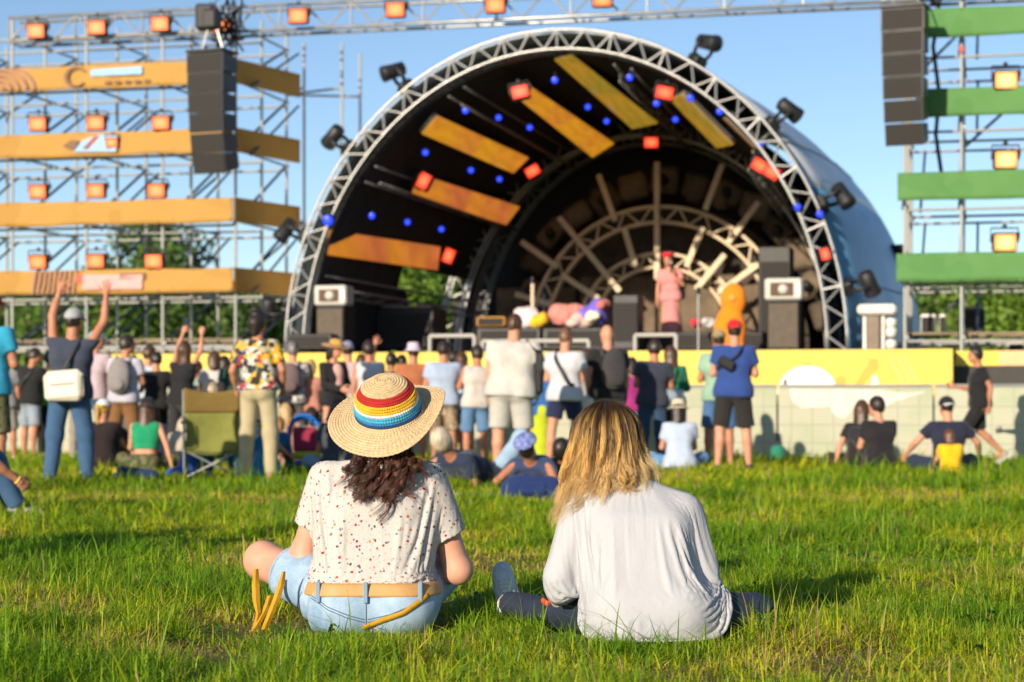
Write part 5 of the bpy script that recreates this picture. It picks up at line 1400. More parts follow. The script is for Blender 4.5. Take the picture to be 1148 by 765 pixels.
X['arms'] = p = person(G(78, 20), 'man in a grey cap and navy T-shirt raising both arms', 1.76, -6, -20, 0, 1.14, 2, top=('tee', (.045, .055, .085)), bottom=('long', JEANS), hat=('cap', (.36, .37, .38)), shoes=(.05, .05, .05), arms=(((.08, .2, .9), (-.28, .1, 1)), ((.40, .25, .78), (.04, .1, 1))), stance=.08, step=-.05, hands=('open', 'open'), sk=SKIN_T, sleeve=.62)
bag(p, 'cream crossbody bag with a black zip on the man with raised arms', p['tor'](.0, -.245, .035), (.40, .09, .31), paint('cream_leather', (.74, .68, .55), .55, 0, .05, 3.), strap_path(p, .12, -.10, .16), M_black, (0, R(-4), 0), .05, M_black)
X['boy'] = person(G(33, 29.3), 'person in black T-shirt and grey blue shorts behind the raised arms', 1.63, -30, -50, 15, top=('tee', BLK), bottom=('bermuda', (.26, .31, .38)), arms=('down', 'phone'), sk=SKIN_T)
p = X['boy']; bag(p, 'small black bag hanging beside the grey blue shorts', p['tor'](-.26, -.08, -.02), (.20, .10, .18), M_black, strap_path(p, .10, -.2, .06), M_black, None, .03)
X['neon'] = person(G(56, 29.6), 'person in a neon green top half hidden by the raised arms', 1.60, 10, top=('tee', (.12, .55, .06)), bottom=('long', BLK))
X['lilac'] = person(G(104, 26), 'man in a pale blue cap and lilac shirt', 1.76, 0, -55, 4, 1.05, 2, top=('tee', (.46, .36, .40)), bottom=('long', JEANS), hat=('cap', (.28, .44, .58)), arms=('front', 'front'))
X['pack'] = p = person(G(139, 25.6), 'man with short dark hair wearing a grey backpack, facing right', 1.68, -12, -48, 3, 1.0, 2, top=('tee', (.44, .43, .50)), bottom=('bermuda', (.20, .095, .035)), arms=('down', 'front'), sk=SKIN_T, face=True)
backpack(p, 'grey backpack on the short haired man', fabric((.23, .21, .21)))
X['pale'] = person(G(163, 27.4), 'person in pale blue shorts beside the grey backpack', 1.60, -20, -20, top=('tee', (.40, .46, .52)), bottom=('bermuda', (.30, .50, .60)), hair=('short', BRHAIR))
X['blk1'] = person(G(175, 26.8), 'person with dark curly hair all in black', 1.50, -10, 20, 12, top=('tee', BLK), bottom=('long', BLK), hair=('curly', DKHAIR), arms=('phone', 'phone'), female=True)
X['photo'] = p = person(G(203, 26), 'woman in black with long hair holding a phone up', 1.62, -14, 6, -6, .95, 2, top=('tee', BLK), bottom=('long', (.03, .03, .035)), hair=('longer', BRHAIR), arms=('photo', 'photo'), hands=('grip', 'grip'), female=True, sleeve=.4)
phone(p, 0, 'phone held up by the woman in black')
X['brown'] = person(G(238, 27), 'woman with brown hair and white top behind the camp chair', 1.52, 5, 0, 4, top=('tee', (.62, .60, .56)), bottom=('long', JEANSL), hair=('bob', BRHAIR), female=True)
X['red'] = person(G(263, 26.6), 'woman with red hair in a dark green dress', 1.55, 0, -10, 5, top=('tee', (.018, .06, .045)), bottom=('maxi', (.018, .06, .045)), hair=('bob', RDHAIR), arms=('down', 'front'), female=True)
X['gaudy'] = p = person(G(290, 21), 'woman with black hair in a yellow and white patterned shirt and beige trousers', 1.78, 0, -12, -4, 1.02, 2, top=('loose', GAUDY), bottom=('long', (.42, .36, .22)), hair=('bun', DKHAIR), shoes=(.4, .2, .12), arms=(((.32, -.1, -.95), (-.05, .55, -.8)), ((.34, -.1, -.95), (-.1, .55, -.8))), female=True, sleeve=.72, sk=SKIN_T, hem=.0)
t = at_person(p, 'waist_scarf', 'white and blue scarf tied at the waist over beige trousers', 'scarf')
sdf_obj('cloth', [cone(p['tor'](-.085, -.015, .02), p['tor'](.085, -.015, .02), .137)], patches('white_blue_print', [(.70, .70, .70), (.12, .28, .62), (.68, .68, .70)], 12), t, .014, .02, cuts=[(p['tor'](0, 0, .055), p['U']), (p['tor'](0, 0, -.015), -p['U'])], disp=lambda q: .006*folds(q, 3, 20.))
X['grey'] = p = person(G(328, 27.5), 'person with grey hair in a patterned shirt carrying a brown backpack', 1.66, 4, 0, 4, top=('tee', CHECK), bottom=('long', (.10, .09, .09)), hair=('short', (.16, .15, .16)), arms=('front', 'front'))
backpack(p, 'brown backpack on the grey haired person', fabric((.14, .10, .10)), .28, .40)
X['cowboy'] = person(G(374, 25.6), 'woman in a tan wide brimmed hat and black cardigan turned sideways', 1.62, -135, 8, 10, 1.02, 2, top=('long', BLK), bottom=('skirt', BLK), hair=('bob', DKHAIR), hat=('brim', (.52, .29, .07)), arms=('hip', 'lap'), female=True, face=True, sk=SKIN)
t = at_person(X['cowboy'], 'blouse_front', 'pink blouse showing between the black cardigan edges', 'blouse'); tt = X['cowboy']['tor']
sdf_obj('cloth', [ell(tt(0, .09, .34), (.085, .075, .15), None), ell(tt(0, .085, .22), (.075, .075, .10), None)], fabric((.60, .34, .30)), t, .014, .02, disp=lambda q: .005*folds(q, 4, 20.))
X['lav'] = person(G(391, 26.6), 'person in a lavender cap and pink shirt behind the straw brim', 1.64, 10, 10, top=('tee', (.52, .38, .38)), bottom=('long', JEANS), hat=('capback', (.22, .22, .36)))
X['wtank'] = person(G(415, 26.4), 'man with dark hair in a white vest behind the straw hat', 1.64, 0, -10, top=('tank', (.55, .55, .57)), bottom=('bermuda', BLK), sk=SKIN_T)
X['raise'] = person(G(438, 27.3), 'person in dark clothes lifting one arm before the stage', 1.50, -8, 0, top=('tee', (.05, .05, .06)), bottom=('long', BLK), arms=(((.5, .1, .8), (-.15, .1, 1)), 'front'), hands=('open', 'relaxed'), hair=('short', DKHAIR), sk=SKIN_T)
X['rust'] = person(G(463, 25.4), 'man in a lilac bucket hat and rust brown T-shirt', 1.58, 5, 10, top=('tee', (.36, .125, .055)), bottom=('bermuda', (.22, .20, .18)), hat=('bucket', (.62, .50, .60)), arms=('front', 'down'), sk=SKIN_T, bulk=1.06)
X['camo'] = person(G(497, 25.2), 'broad man in a light blue shirt and tan camouflage shorts', 1.60, 4, -15, 6, 1.16, 3, top=('tee', (.34, .42, .56)), bottom=('bermuda', CAMOT), arms=('front', 'phone'), sk=SKIN_T, shoes=(.3, .3, .3))
X['teal'] = person(G(519, 26.6), 'person in pale blue with a dark teal skirt behind the camouflage shorts', 1.50, 10, -10, top=('tee', (.44, .52, .62)), bottom=('skirt', (.02, .07, .08)), hair=('bob', BRHAIR), female=True)
X['vest'] = person(G(533, 25.0), 'man in a cream vest and denim shorts', 1.54, 4, 5, 8, top=('tank', (.54, .49, .45)), bottom=('bermuda', fabric((.10, .20, .36))), arms=('phone', 'phone'), sk=SKIN_T)
X['polo'] = p = person(G(573, 22), 'big man in a white polo shirt and pale grey shorts', 1.80, 0, -18, 0, 1.42, 2, top=('tee', (.50, .49, .46)), bottom=('bermuda', (.42, .41, .38)), hair=('buzz', BRHAIR), arms=('down', 'pocket'), stance=.06, sk=SKIN, sleeve=.62, shoes=(.3, .28, .26))
bag(p, 'long black bag hanging at the right hip of the man in the polo', p['tor'](.29, -.05, .20), (.10, .16, .50), M_black, [Vector(p['tor'](.12, .08, .49)), Vector(p['tor'](.15, -.03, .53)), Vector(p['tor'](.23, -.13, .44)), Vector(p['tor'](.29, -.09, .40))], M_black, None, .04)
X['yellow'] = person(G(607, 24.6), 'child in a yellow green skirt and blue top beside the white polo', 1.34, 0, 0, top=('tee', (.03, .12, .34)), bottom=('maxi', (.42, .50, .02)), hair=('bob', BRHAIR), female=True)
X['navy'] = p = person(G(633, 23.6), 'man in a white T-shirt and navy shorts with a black strap across the back', 1.71, -4, -12, 2, 1.08, 2, top=('tee', (.50, .51, .55)), bottom=('shorts', (.018, .024, .07)), hair=('buzz', (.16, .08, .04)), arms=('front', 'front'), stance=.10, sk=SKIN, shoes=(.5, .5, .5))
t = at_person(p, 'bag_strap', 'black strap across the white T-shirt of the man in navy shorts', 'strap'); ribbon(strap_path(p, -.12, .14, .08), .04, 'strap', M_black, t, 'out', .008)
X['bald'] = p = person(G(681, 24.0), 'bald man in a black T-shirt with a dark backpack', 1.76, 3, 0, 0, 1.14, 2, top=('tee', BLK), bottom=('long', (.30, .28, .26)), hair=('bald', BLK), arms=('pocket', 'down'), sk=SKIN, shoes=(.1, .1, .1))
backpack(p, 'dark grey backpack on the bald man', fabric((.045, .042, .045)), .30, .48)
bag(p, 'white plastic carrier bag beside the bald man', p['tor'](-.30, -.02, -.22), (.24, .10, .36), paint('white_plastic_bag', (.68, .66, .64), .5, 0, .1), None, None, None, .05, None, 'bag', 'carrier_bag')
X['mag'] = person(G(708, 26.6), 'child in a magenta top and light jeans', 1.42, 8, 20, top=('long', (.36, .03, .20)), bottom=('long', JEANSL), hair=('bob', DKHAIR), female=True, bulk=.92)
X['dnavy'] = person(G(731, 24.6), 'man in a charcoal navy T-shirt and dark jeans', 1.60, 0, -4, 0, 1.08, 2, top=('tee', (.04, .045, .07)), bottom=('long', JEAND), arms=('front', 'front'), sk=SKIN_T)
X['green'] = p = person(G(754, 26), 'woman with long brown hair in a bottle green top', 1.56, 2, 8, 4, .92, 2, top=('long', (.012, .14, .075)), bottom=('skirt', BLK), hair=('long', BRHAIR), arms=('front', 'front'), female=True)
bag(p, 'silver blue bag on the back of the woman in bottle green', p['tor'](.0, -.20, .02), (.30, .10, .28), paint('silver_bag', (.50, .60, .70), .25, .6, .1), strap_path(p, .12, -.08, .12), M_black, None, .02)
X['mint'] = p = person(G(806, 24.6), 'man in an olive cap and mint green T-shirt', 1.72, 0, 15, 4, 1.02, 2, top=('tee', (.25, .40, .30)), bottom=('bermuda', fabric((.06, .14, .30))), hat=('capback', (.30, .24, .12)), arms=('front', 'front'), stance=.05, sk=SKIN_T, shoes=(.3, .1, .08))
X['blue'] = p = person(G(822, 23.6), 'man in a red cap, royal blue T-shirt and black shorts', 1.80, 2, 12, 2, 1.1, 2, top=('tee', (.025, .06, .23)), bottom=('bermuda', (.022, .02, .02)), hat=('capback', (.60, .015, .02)), arms=('front', 'front'), stance=.09, sk=SKIN, shoes=(.04, .04, .04))
bag(p, 'black sling bag across the royal blue T-shirt', p['tor'](-.075, -.175, .30), (.22, .07, .13), M_black, [Vector(p['tor'](.10, .07, .49)), Vector(p['tor'](.12, -.03, .53)), Vector(p['tor'](.09, -.12, .46)), Vector(p['tor'](.03, -.16, .38)), Vector(p['tor'](-.08, -.17, .32)), Vector(p['tor'](-.2, -.1, .24))], M_black, (0, R(30), 0), .03)
X['walker'] = person(G(1098, 26), 'boy in black T-shirt and shorts walking to the left', 1.56, 88, 0, 4, .98, 2, top=('loose', (.014, .014, .016)), bottom=('bermuda', (.014, .014, .016)), pose='walk', arms=('back', ((.1, .25, -.95), (-.1, .95, .15))), sk=SKIN_T, face=True, shoes=(.35, .32, .28), hair=('short', DKHAIR))

# more of the crowd, seen between and behind the others
FILL = [(6, 28.0, 1.53, 'person in a grey hoodie behind the red cap', (.22,.22,.24), 'short', DKHAIR),
 (90, 28.4, 1.55, 'person in a dark green jacket right of the raised arms', (.05,.09,.06), 'short', BRHAIR),
 (152, 28.6, 1.50, 'tall person in a maroon shirt behind the grey backpack man', (.20,.04,.05), 'short', DKHAIR),
 (221, 28.2, 1.41, 'person in a pale green top right of the phone', (.34,.44,.34), 'short', BRHAIR),
 (250, 28.6, 1.49, 'person in white between the brown and the red hair', (.60,.58,.56), 'long', DKHAIR),
 (347, 27.6, 1.42, 'blonde person in a salmon top left of the tan hat', (.52,.22,.16), 'bob', BLHAIR),
 (403, 28.2, 1.51, 'person in a beige shirt left of the white vest', (.45,.38,.28), 'short', BRHAIR),
 (449, 27.4, 1.48, 'person in an olive shirt left of the lilac hat', (.16,.17,.08), 'short', DKHAIR),
 (509, 28.0, 1.54, 'dark haired person in black behind the light blue shirt', BLK, 'curly', DKHAIR),
 (594, 27.8, 1.50, 'person in royal blue right of the white polo', (.04,.10,.34), 'short', DKHAIR),
 (655, 27.4, 1.57, 'person in a grey top right of the white T-shirt', (.28,.27,.27), 'short', BRHAIR),
 (697, 27.8, 1.46, 'person in a dark top right of the bald man', (.05,.04,.05), 'long', DKHAIR)]
_fr = np.random.default_rng(21)
for (u, Y, H_, lab, col, st_, hc_) in FILL:
    person(G(u, Y), lab, H_, _fr.uniform(-20, 20), _fr.uniform(-35, 35), _fr.uniform(-2, 10), _fr.uniform(.92, 1.12), 3, top=(['tee', 'tee', 'long'][_fr.integers(3)], col), bottom=(['long', 'bermuda', 'long'][_fr.integers(3)], [(.04, .06, .12), (.12, .11, .10), (.26, .24, .20), (.02, .02, .025)][_fr.integers(4)]), hair=(st_, hc_), arms=(['down', 'front', 'phone'][_fr.integers(3)], ['down', 'front', 'hip'][_fr.integers(3)]), female=st_ in ('bob', 'long', 'tail'), sk=[SKIN, SKIN_T, SKIN_P][_fr.integers(3)], vox=.019)
SITF = [(322, 26.6, 1.55, 'person in a tan top sitting behind the pushchair', (.44,.30,.20), BLHAIR), (350, 25.6, 1.45, 'child in a grey hood sitting right of the pushchair', (.26,.26,.30), DKHAIR), (430, 24.5, 1.5, 'person in dark red sitting half behind the straw hat', (.20,.05,.05), BRHAIR), (176, 26.4, 1.5, 'person in pale grey sitting behind the emerald top', (.40,.40,.42), BRHAIR)]
for (u, Y, H_, lab, col, hc_) in SITF:
    person(G(u, Y), lab, H_, _fr.uniform(-40, 40), _fr.uniform(-35, 35), 0, 1.0, 12, top=('tee', col), bottom=('long', (.05, .06, .09)), hair=('bob', hc_), pose='cross', arms=('lap', 'lap'), vox=.019)
# ---- people sitting and lying on the grass
X['s_cap'] = person(G(112, 24), 'woman sitting on the grass in a white and yellow cap and black top', 1.66, -5, -25, top=('tee', (.022, .014, .014)), bottom=('long', BLK), pose='kneesup', hair=('tail', (.50, .28, .06)), hat=('capback', (.66, .66, .66), (.70, .50, .03)), arms=('knee', 'knee'), female=True, lean=12)
X['s_green'] = person(G(163, 23.4), 'woman sitting in an emerald crop top and black hat', 1.64, 0, 6, top=('crop', (.012, .26, .12)), bottom=('long', CAMO), pose='cross', hair=('longer', BRHAIR), hat=('bucket', (.018, .016, .02)), arms=('lap', 'prop'), female=True, lean=8, bulk=.95)
X['s_beige'] = person(G(196, 25.2), 'person in loose beige clothes sitting low beside the crop top', 1.30, -20, 0, top=('long', (.42, .36, .28)), bottom=('long', (.40, .35, .28)), pose='kneesup', hair=('bob', (.46, .36, .26)), arms=('knee', 'knee'), lean=26)
X['s_chair'] = person(G(236, 21.5)+Vector((0, .12, 0)), 'person with straw blonde hair sitting in the olive camp chair', 1.55, -4, 12, top=('tee', (.30, .42, .58)), bottom=('long', JEANS), pose='chair', hair=('bob', (.55, .44, .28)), arms=('knee', 'knee'), female=True, lean=-8)
X['s_blue'] = person(G(284, 22.6), 'person in a light blue shirt sitting right of the camp chair', 1.55, -30, -20, top=('tee', (.28, .40, .56)), bottom=('long', (.02, .12, .26)), pose='kneesup', hair=('bob', (.50, .40, .24)), arms=('knee', 'knee'), lean=14)
X['s_k1'] = person(G(311, 25.2), 'bare shouldered child sitting in the grass behind the beige trousers', 1.20, -40, 10, top=('tank', (.45, .28, .22)), bottom=('shorts', BLK), pose='cross', hair=('bob', (.30, .16, .06)), arms=('lap', 'lap'))
X['s_k2'] = person(G(327, 24.6), 'small child with ginger hair sitting next to the pushchair', 1.10, 30, 10, top=('tee', (.40, .20, .16)), bottom=('shorts', (.10, .09, .10)), pose='cross', hair=('short', (.35, .16, .05)), arms=('lap', 'lap'))
X['s_grey'] = person(G(378, 22.4), 'person in a dark slate top sitting on the grass left of the straw hat', 1.66, 3, 0, top=('tee', (.05, .06, .075)), bottom=('long', JEANSL), pose='cross', hair=('short', BRHAIR), arms=('lap', 'lap'), lean=14)
X['s_hat'] = person(G(762, 23.8), 'woman sitting in a cream bucket hat with long black hair', 1.62, 2, 4, top=('tee', (.42, .50, .66)), bottom=('long', fabric((.10, .24, .50))), pose='cross', hair=('longer', DKHAIR), hat=('bucket', (.62, .52, .38)), arms=('lap', 'lap'), female=True, lean=10)
X['s_cpl1'] = person(G(966, 24.4), 'long haired person in black sitting close beside a partner', 1.62, -10, -30, top=('tee', (.020, .016, .016)), bottom=('long', (.03, .03, .02)), pose='sideleg', hair=('longer', BRHAIR), arms=('prop', 'lap'), female=True, lean=10)
X['s_cpl2'] = person(G(987, 24.0), 'dark haired person in a black T-shirt, right one of a sitting couple', 1.70, 12, 30, top=('tee', (.018, .018, .020)), bottom=('long', (.02, .022, .03)), pose='kneesup', hair=('short', DKHAIR), arms=('lap', 'knee'), lean=8)
X['s_cap2'] = person(G(1064, 22.6), 'person in a black cap and navy shirt sitting behind a child', 1.68, 2, 10, top=('tee', (.018, .022, .045)), bottom=('long', (.02, .03, .06)), pose='cross', hair=('short', DKHAIR), hat=('capback', (.016, .016, .018), (.55, .55, .55)), arms=('side', 'side'), lean=8)
X['s_kid'] = person(G(1066, 22.0), 'small child with brown hair in a yellow top', 1.02, 0, 0, top=('loose', (.70, .42, .01)), bottom=('long', BLK), pose='kneesup', hair=('bob', (.12, .05, .025)), arms=('knee', 'knee'), lean=10, vox=.012)
# person reclining: built sitting back, one knee raised
LEGS['recline'] = (.13, [(-.10, .46, .16), (.12, .36, .50)], [(-.12, .85, .085), (.13, .62, .085)])
X['lie'] = person(G(545, 18.6), 'grey haired man lying on the grass with one knee raised', 1.74, -42, 10, top=('tee', (.02, .03, .065)), bottom=('long', fabric((.30, .44, .58))), pose='recline', hair=('curly', (.55, .46, .34)), arms=(((.5,-.6,-.6),(.2,.7,-.5)), 'lap'), lean=-66, sk=SKIN_T, shoes=(.5, .5, .5))
X['lie2'] = person(G(612, 18.8), 'person in a blue patterned bandana lying behind the blue backpack', 1.60, -20, 0, top=('tee', (.03, .05, .12)), bottom=('long', JEAND), pose='legsout', hair=('short', DKHAIR), hat=('beret', BLUEDOT), arms=(((.5,-.6,-.6),(.2,.7,-.5)),((.5,-.6,-.6),(.2,.7,-.5))), lean=-68, sk=SKIN_T)
X['lie3'] = person(G(645, 19.0), 'dark haired person lying between the blue backpack and the blonde hair', 1.60, -15, 0, top=('tee', (.05, .05, .07)), bottom=('long', JEAND), pose='legsout', hair=('short', DKHAIR), arms=(((.5,-.6,-.6),(.2,.7,-.5)),((.5,-.6,-.6),(.2,.7,-.5))), lean=-70, sk=SKIN_T)
# seated neighbour cut off by the left edge: hands clasped over a raised knee
LEGS['hug'] = (.12, [(-.22, .40, .42), (-.02, .38, .40)], [(-.2, .56, .085), (.0, .54, .085)])
X['edge'] = person(G(-62, 14.2)+Vector((0, -.1, 0)), 'person in blue jeans sitting at the left edge with clasped hands', 1.76, -62, 0, top=('tee', (.04, .04, .05)), bottom=('long', JEANS), pose='hug', hair=('short', DKHAIR), arms=(((.15, .75, -.55), (-.1, .8, -.5)), ((.34, .76, -.55), (-.06, .8, -.58))), hands=('grip', 'grip'), lean=8, sk=SKIN_T, vox=.012)
p = X['edge']; t = at_person(p, 'wrist_band', 'yellow wrist band on the clasped hands at the left edge', 'bracelet'); w_ = p['wri'][1]
MB().lathe([(.030, -.006), (.033, 0), (.030, .006), (.026, 0)], 16, 0, w_, Vector(p['fd'][1]).to_track_quat('Z', 'Y').to_matrix()).build('band', paint('yellow_band', (.75, .60, .10), .5), t, True)

# ---- performers
pg = 'performers on the stage'
def onstage(u, sy): q = SL(u, 380, sy); return SW(q.x, sy, DK)
X['singer'] = person(SW(SL(752, 380, 3.2).x, 3.2, DK+.15), 'singer in a pink dress and red cap on the stage', 1.60, 172, -10, 8, 1.0, 2, top=('tee', (.62, .25, .24)), bottom=('maxi', (.62, .25, .24)), hair=('long', BRHAIR), hat=('beret', (.62, .02, .04)), arms=('mic', 'down'), hands=('grip', 'relaxed'), female=True, face=True, group=pg)
p = X['singer']; t = at_person(p, 'microphone', 'microphone held by the singer in pink', 'microphone'); w_ = Vector(p['wri'][0])+Vector(p['fd'][0])*.1
MB().tube([w_-Vector((0, 0, .05)), w_+Vector((0, 0, .10))], [.013, .018], 8).build('handle', M_black, t, True); MB().lathe([(.016, 0), (.026, .02), (.024, .045), (.008, .055)], 12, 0, w_+Vector((0, 0, .10))).build('head', M_steel, t, True)
X['crew2'] = person(onstage(441, 5.0), 'musician in dark clothes far back at the left of the stage', 1.60, 200, 0, top=('long', (.02, .022, .03)), bottom=('long', BLK), arms=('lap', 'front'), hair=('curly', DKHAIR), group=pg)
q = SL(820, 380, .3)
t = sthing('orange_prop', 'bright orange figure shaped prop at the front of the stage', 'prop', q.x, .3, DK)
sdf_obj('shell', [ell((0.03, 0, .80), (.20, .13, .26)), ell((-.02, 0, .34), (.25, .16, .36)), cone((-.12, 0, .1), (-.16, 0, .02), .09), cone((.12, 0, .1), (.14, 0, .02), .09)], fabric((.75, .22, .01)), t, .02, .06, disp=lambda p: .01*folds(p, 5, 14.))
MB().lathe([(.05, 0), (.06, .02), (.02, .03)], 12, 0, (.03, -.12, .82), Euler((R(90), 0, 0)).to_matrix()).build('badge', fabric((.70, .30, .05)), t, True)

# ------------------------------------------------------------------ things on the grass
M_olive = fabric((.20, .21, .05)); M_olived = fabric((.17, .115, .03)); M_bluebag = fabric((.015, .09, .42)); M_navyb = fabric((.012, .03, .12))
cp = G(238, 21.2)
t = thing('camp_chair', 'olive folding camp chair seen from behind', 'chair', cp, R(4))
k = 21.2/F
W_ = 31*k; zt = EYE+(VH-437)*k; zs = .31
for sx in (-1, 1):
    bar('back_post', (sx*W_, 0, .02), (sx*W_*1.02, -.05, zt), .013, M_steel, t); bar('front_leg', (sx*W_, .5, .02), (sx*W_*.95, .46, .62), .012, M_steel, t)
    bar('cross_leg', (sx*W_, 0, .03), (-sx*W_*.9, .02, zs), .011, M_steel, t); bar('cross_leg', (sx*W_, .5, .03), (sx*W_*.95, 0, zs), .011, M_steel, t)
    MB().box((sx*(W_+.01), .22, .62), (.06, .50, .03), (0, 0, 0), 0, 1, .01).build('armrest', M_black, t)
MB().grid(lambda a, b: ((a-.5)*2*W_*(.98-.05*math.sin(math.pi*b)), -.05*b+.03*math.sin(math.pi*a)-.0+.04*math.sin(math.pi*b)*math.sin(math.pi*a), lin(zs-.02+.03*abs(2*a-1), zt-.24, b)), 16, 12).build('back_rest', M_olive, t, True, .008)
MB().grid(lambda a, b: ((a-.5)*2*W_*1.0, -.052-.012*b+.03*math.sin(math.pi*a), lin(zt-.25, zt+.02-.05*math.sin(math.pi*a), b)), 16, 6).build('back_band', M_olived, t, True, .010)
MB().grid(lambda a, b: ((a-.5)*2*W_*.95, .0+.48*b, zs-.06*math.sin(math.pi*a)*(.5+.5*b)+.03*b), 12, 8).build('seat', M_olive, t, True, .008)
for i, (x, y) in enumerate([(-1, 0), (1, 0), (-1, .5), (1, .5)]): MB().lathe([(.02, 0), (.024, .01), (.016, .035)], 10, 0, (x*W_, y, 0)).build('foot', M_black, t, True)
t = thing('drink_cup', 'lime green drink cup on the arm of the camp chair', 'cup', cp+Vector((W_+.24, .05, .60)), 0)
MB().lathe([(.035, -.12), (.052, 0), (.050, 0), (.033, -.115)], 16).build('cup', fabric((.32, .48, .02)), t, True); MB().lathe([(.05, 0), (.054, .012), (.03, .03), (.01, .035)], 16).build('lid', fabric((.70, .55, .03)), t, True)
def soft(name, label, cat, u, Y, prims, mat, seed, vox=.014, extra=None, rz=0.0):
    t = thing(name, label, cat, G(u, Y), rz)
    sdf_obj('body', prims, mat, t, vox, .05, cuts=[((0, 0, -.01), (0, 0, -1))], disp=lambda p: .014*folds(p, seed, 13.))
    return t
t = soft('duffel_bag', 'dark blue bag lying in the grass left of the camp chair', 'bag', 155, 20.6, [cone((-.17, 0, .09), (.14, .02, .07), .09, .07)], M_navyb, 1); MB().box((-.23, -.05, .13), (.04, .05, .06), None, 0, 1, .01).build('yellow_tag', fabric((.70, .50, .02)), t)
t = soft('cooler_bag', 'bright blue bag standing behind the left leg of the camp chair', 'bag', 213, 21.7, [ell((0, 0, .16), (.12, .10, .19)), ell((-.14, -.02, .06), (.12, .08, .07))], M_bluebag, 2); ribbon([Vector((-.07, 0, .32)), Vector((-.05, 0, .40)), Vector((.05, 0, .40)), Vector((.07, 0, .32))], .03, 'handle', M_navyb, t, (0, 1, 0))
t = soft('beach_bag', 'big blue and white bag right of the camp chair', 'bag', 284, 21.5, [ell((0, 0, .26), (.22, .16, .28)), ell((.10, -.03, .10), (.20, .14, .14))], patches('blue_white_cloth', [(.02, .20, .48), (.03, .26, .55), (.55, .62, .70), (.02, .18, .42)], 7), 3); ribbon([Vector((-.12, -.02, .48)), Vector((-.1, -.02, .62)), Vector((.1, -.02, .62)), Vector((.12, -.02, .48))], .03, 'handle', M_bluebag, t, (0, 1, 0))
t = soft('daypack', 'navy backpack lying in the grass beside the lying man', 'backpack', 598, 16.8, [cone((-.17, 0, .10), (.15, 0, .10), .105), cone((-.13, -.02, .16), (.12, -.02, .15), .06)], M_navyb, 4)
MB().box((0, -.10, .11), (.22, .05, .11), (R(-8), 0, 0), 0, 1, .02).build('pocket', M_navyb, t); ribbon([Vector((-.12, .0, .2)), Vector((-.04, -.06, .24)), Vector((.06, -.06, .22)), Vector((.12, 0, .18))], .04, 'strap', fabric((.03, .06, .2)), t)
t = soft('picnic_blanket', 'pale grey blanket under the lying man', 'blanket', 556, 17.4, [cone((-.42, 0, .015), (.45, .0, .02), .022), cone((-.42, .35, .015), (.45, .3, .02), .022)], fabric((.42, .44, .48)), 5); MB().box((.48, .1, .05), (.08, .1, .05), None, 0, 1, .02).build('rolled_edge', fabric((.34, .36, .40)), t)
t = thing('push_chair', 'small pushchair with blue, red and lime panels left of the straw hat', 'pushchair', G(343, 23.2), R(15))
M_bl = fabric((.01, .16, .60)); M_lm = fabric((.45, .55, .02)); M_rdf = fabric((.32, .03, .07))
MB().grid(lambda a, b: (.19*math.cos(math.pi*a), .12+.16*math.sin(math.pi*a)*b-.1*b, .50+.20*math.sin(math.pi*a)-.06*b), 14, 6).build('hood', M_bl, t, True, .03)
MB().box((0, .05, .40), (.28, .10, .30), (R(-12), 0, 0), 0, 1, .03).build('back_rest', M_rdf, t); MB().box((0, -.04, .22), (.34, .10, .09), None, 0, 1, .03).build('lime_panel', M_lm, t); MB().box((0, -.05, .13), (.30, .10, .08), None, 0, 1, .03).build('blue_panel', M_bl, t)
for sx in (-1, 1):
    bar('frame_tube', (sx*.18, .3, .05), (sx*.17, -.15, .75), .011, M_black, t)
    for y in (-.14, .3):
        o = MB().lathe([(.03, -.012), (.07, -.012), (.075, 0), (.07, .012), (.03, .012)], 16, 0, (0, 0, 0), Euler((0, R(90), 0)).to_matrix()).build('wheel', M_black, t, True); o.location = (sx*.19, y, .075)
for (u, Y, h, lab) in [(872, 27.2, .24, 'green bottle shaped flask standing by the barrier')]:
    t = thing('flask', lab, 'flask', G(u, Y)); MB().lathe([(.10, 0), (.11, .02), (.11, .20), (.07, .25), (.04, .26)], 14).build('body', fabric((.02, .20, .13)), t, True); MB().lathe([(.04, .26), (.045, .27), (.045, .30), (.02, .31)], 12).build('cap', M_black, t, True)

# neighbours standing just outside the left edge of the picture, whose shadows cross the grass
X['out1'] = person(Vector((-4.15, 7.5, 0)), 'person in a grey T-shirt standing left of the picture edge', 1.78, -20, 0, top=('tee', (.2, .2, .22)), bottom=('long', JEANS), group='people beside the picture')
X['out2'] = person(Vector((-4.75, 7.9, 0)), 'person in a white shirt standing left of the picture edge', 1.66, -30, 0, top=('loose', (.6, .6, .6)), bottom=('skirt', BLK), female=True, hair=('long', BRHAIR), group='people beside the picture')
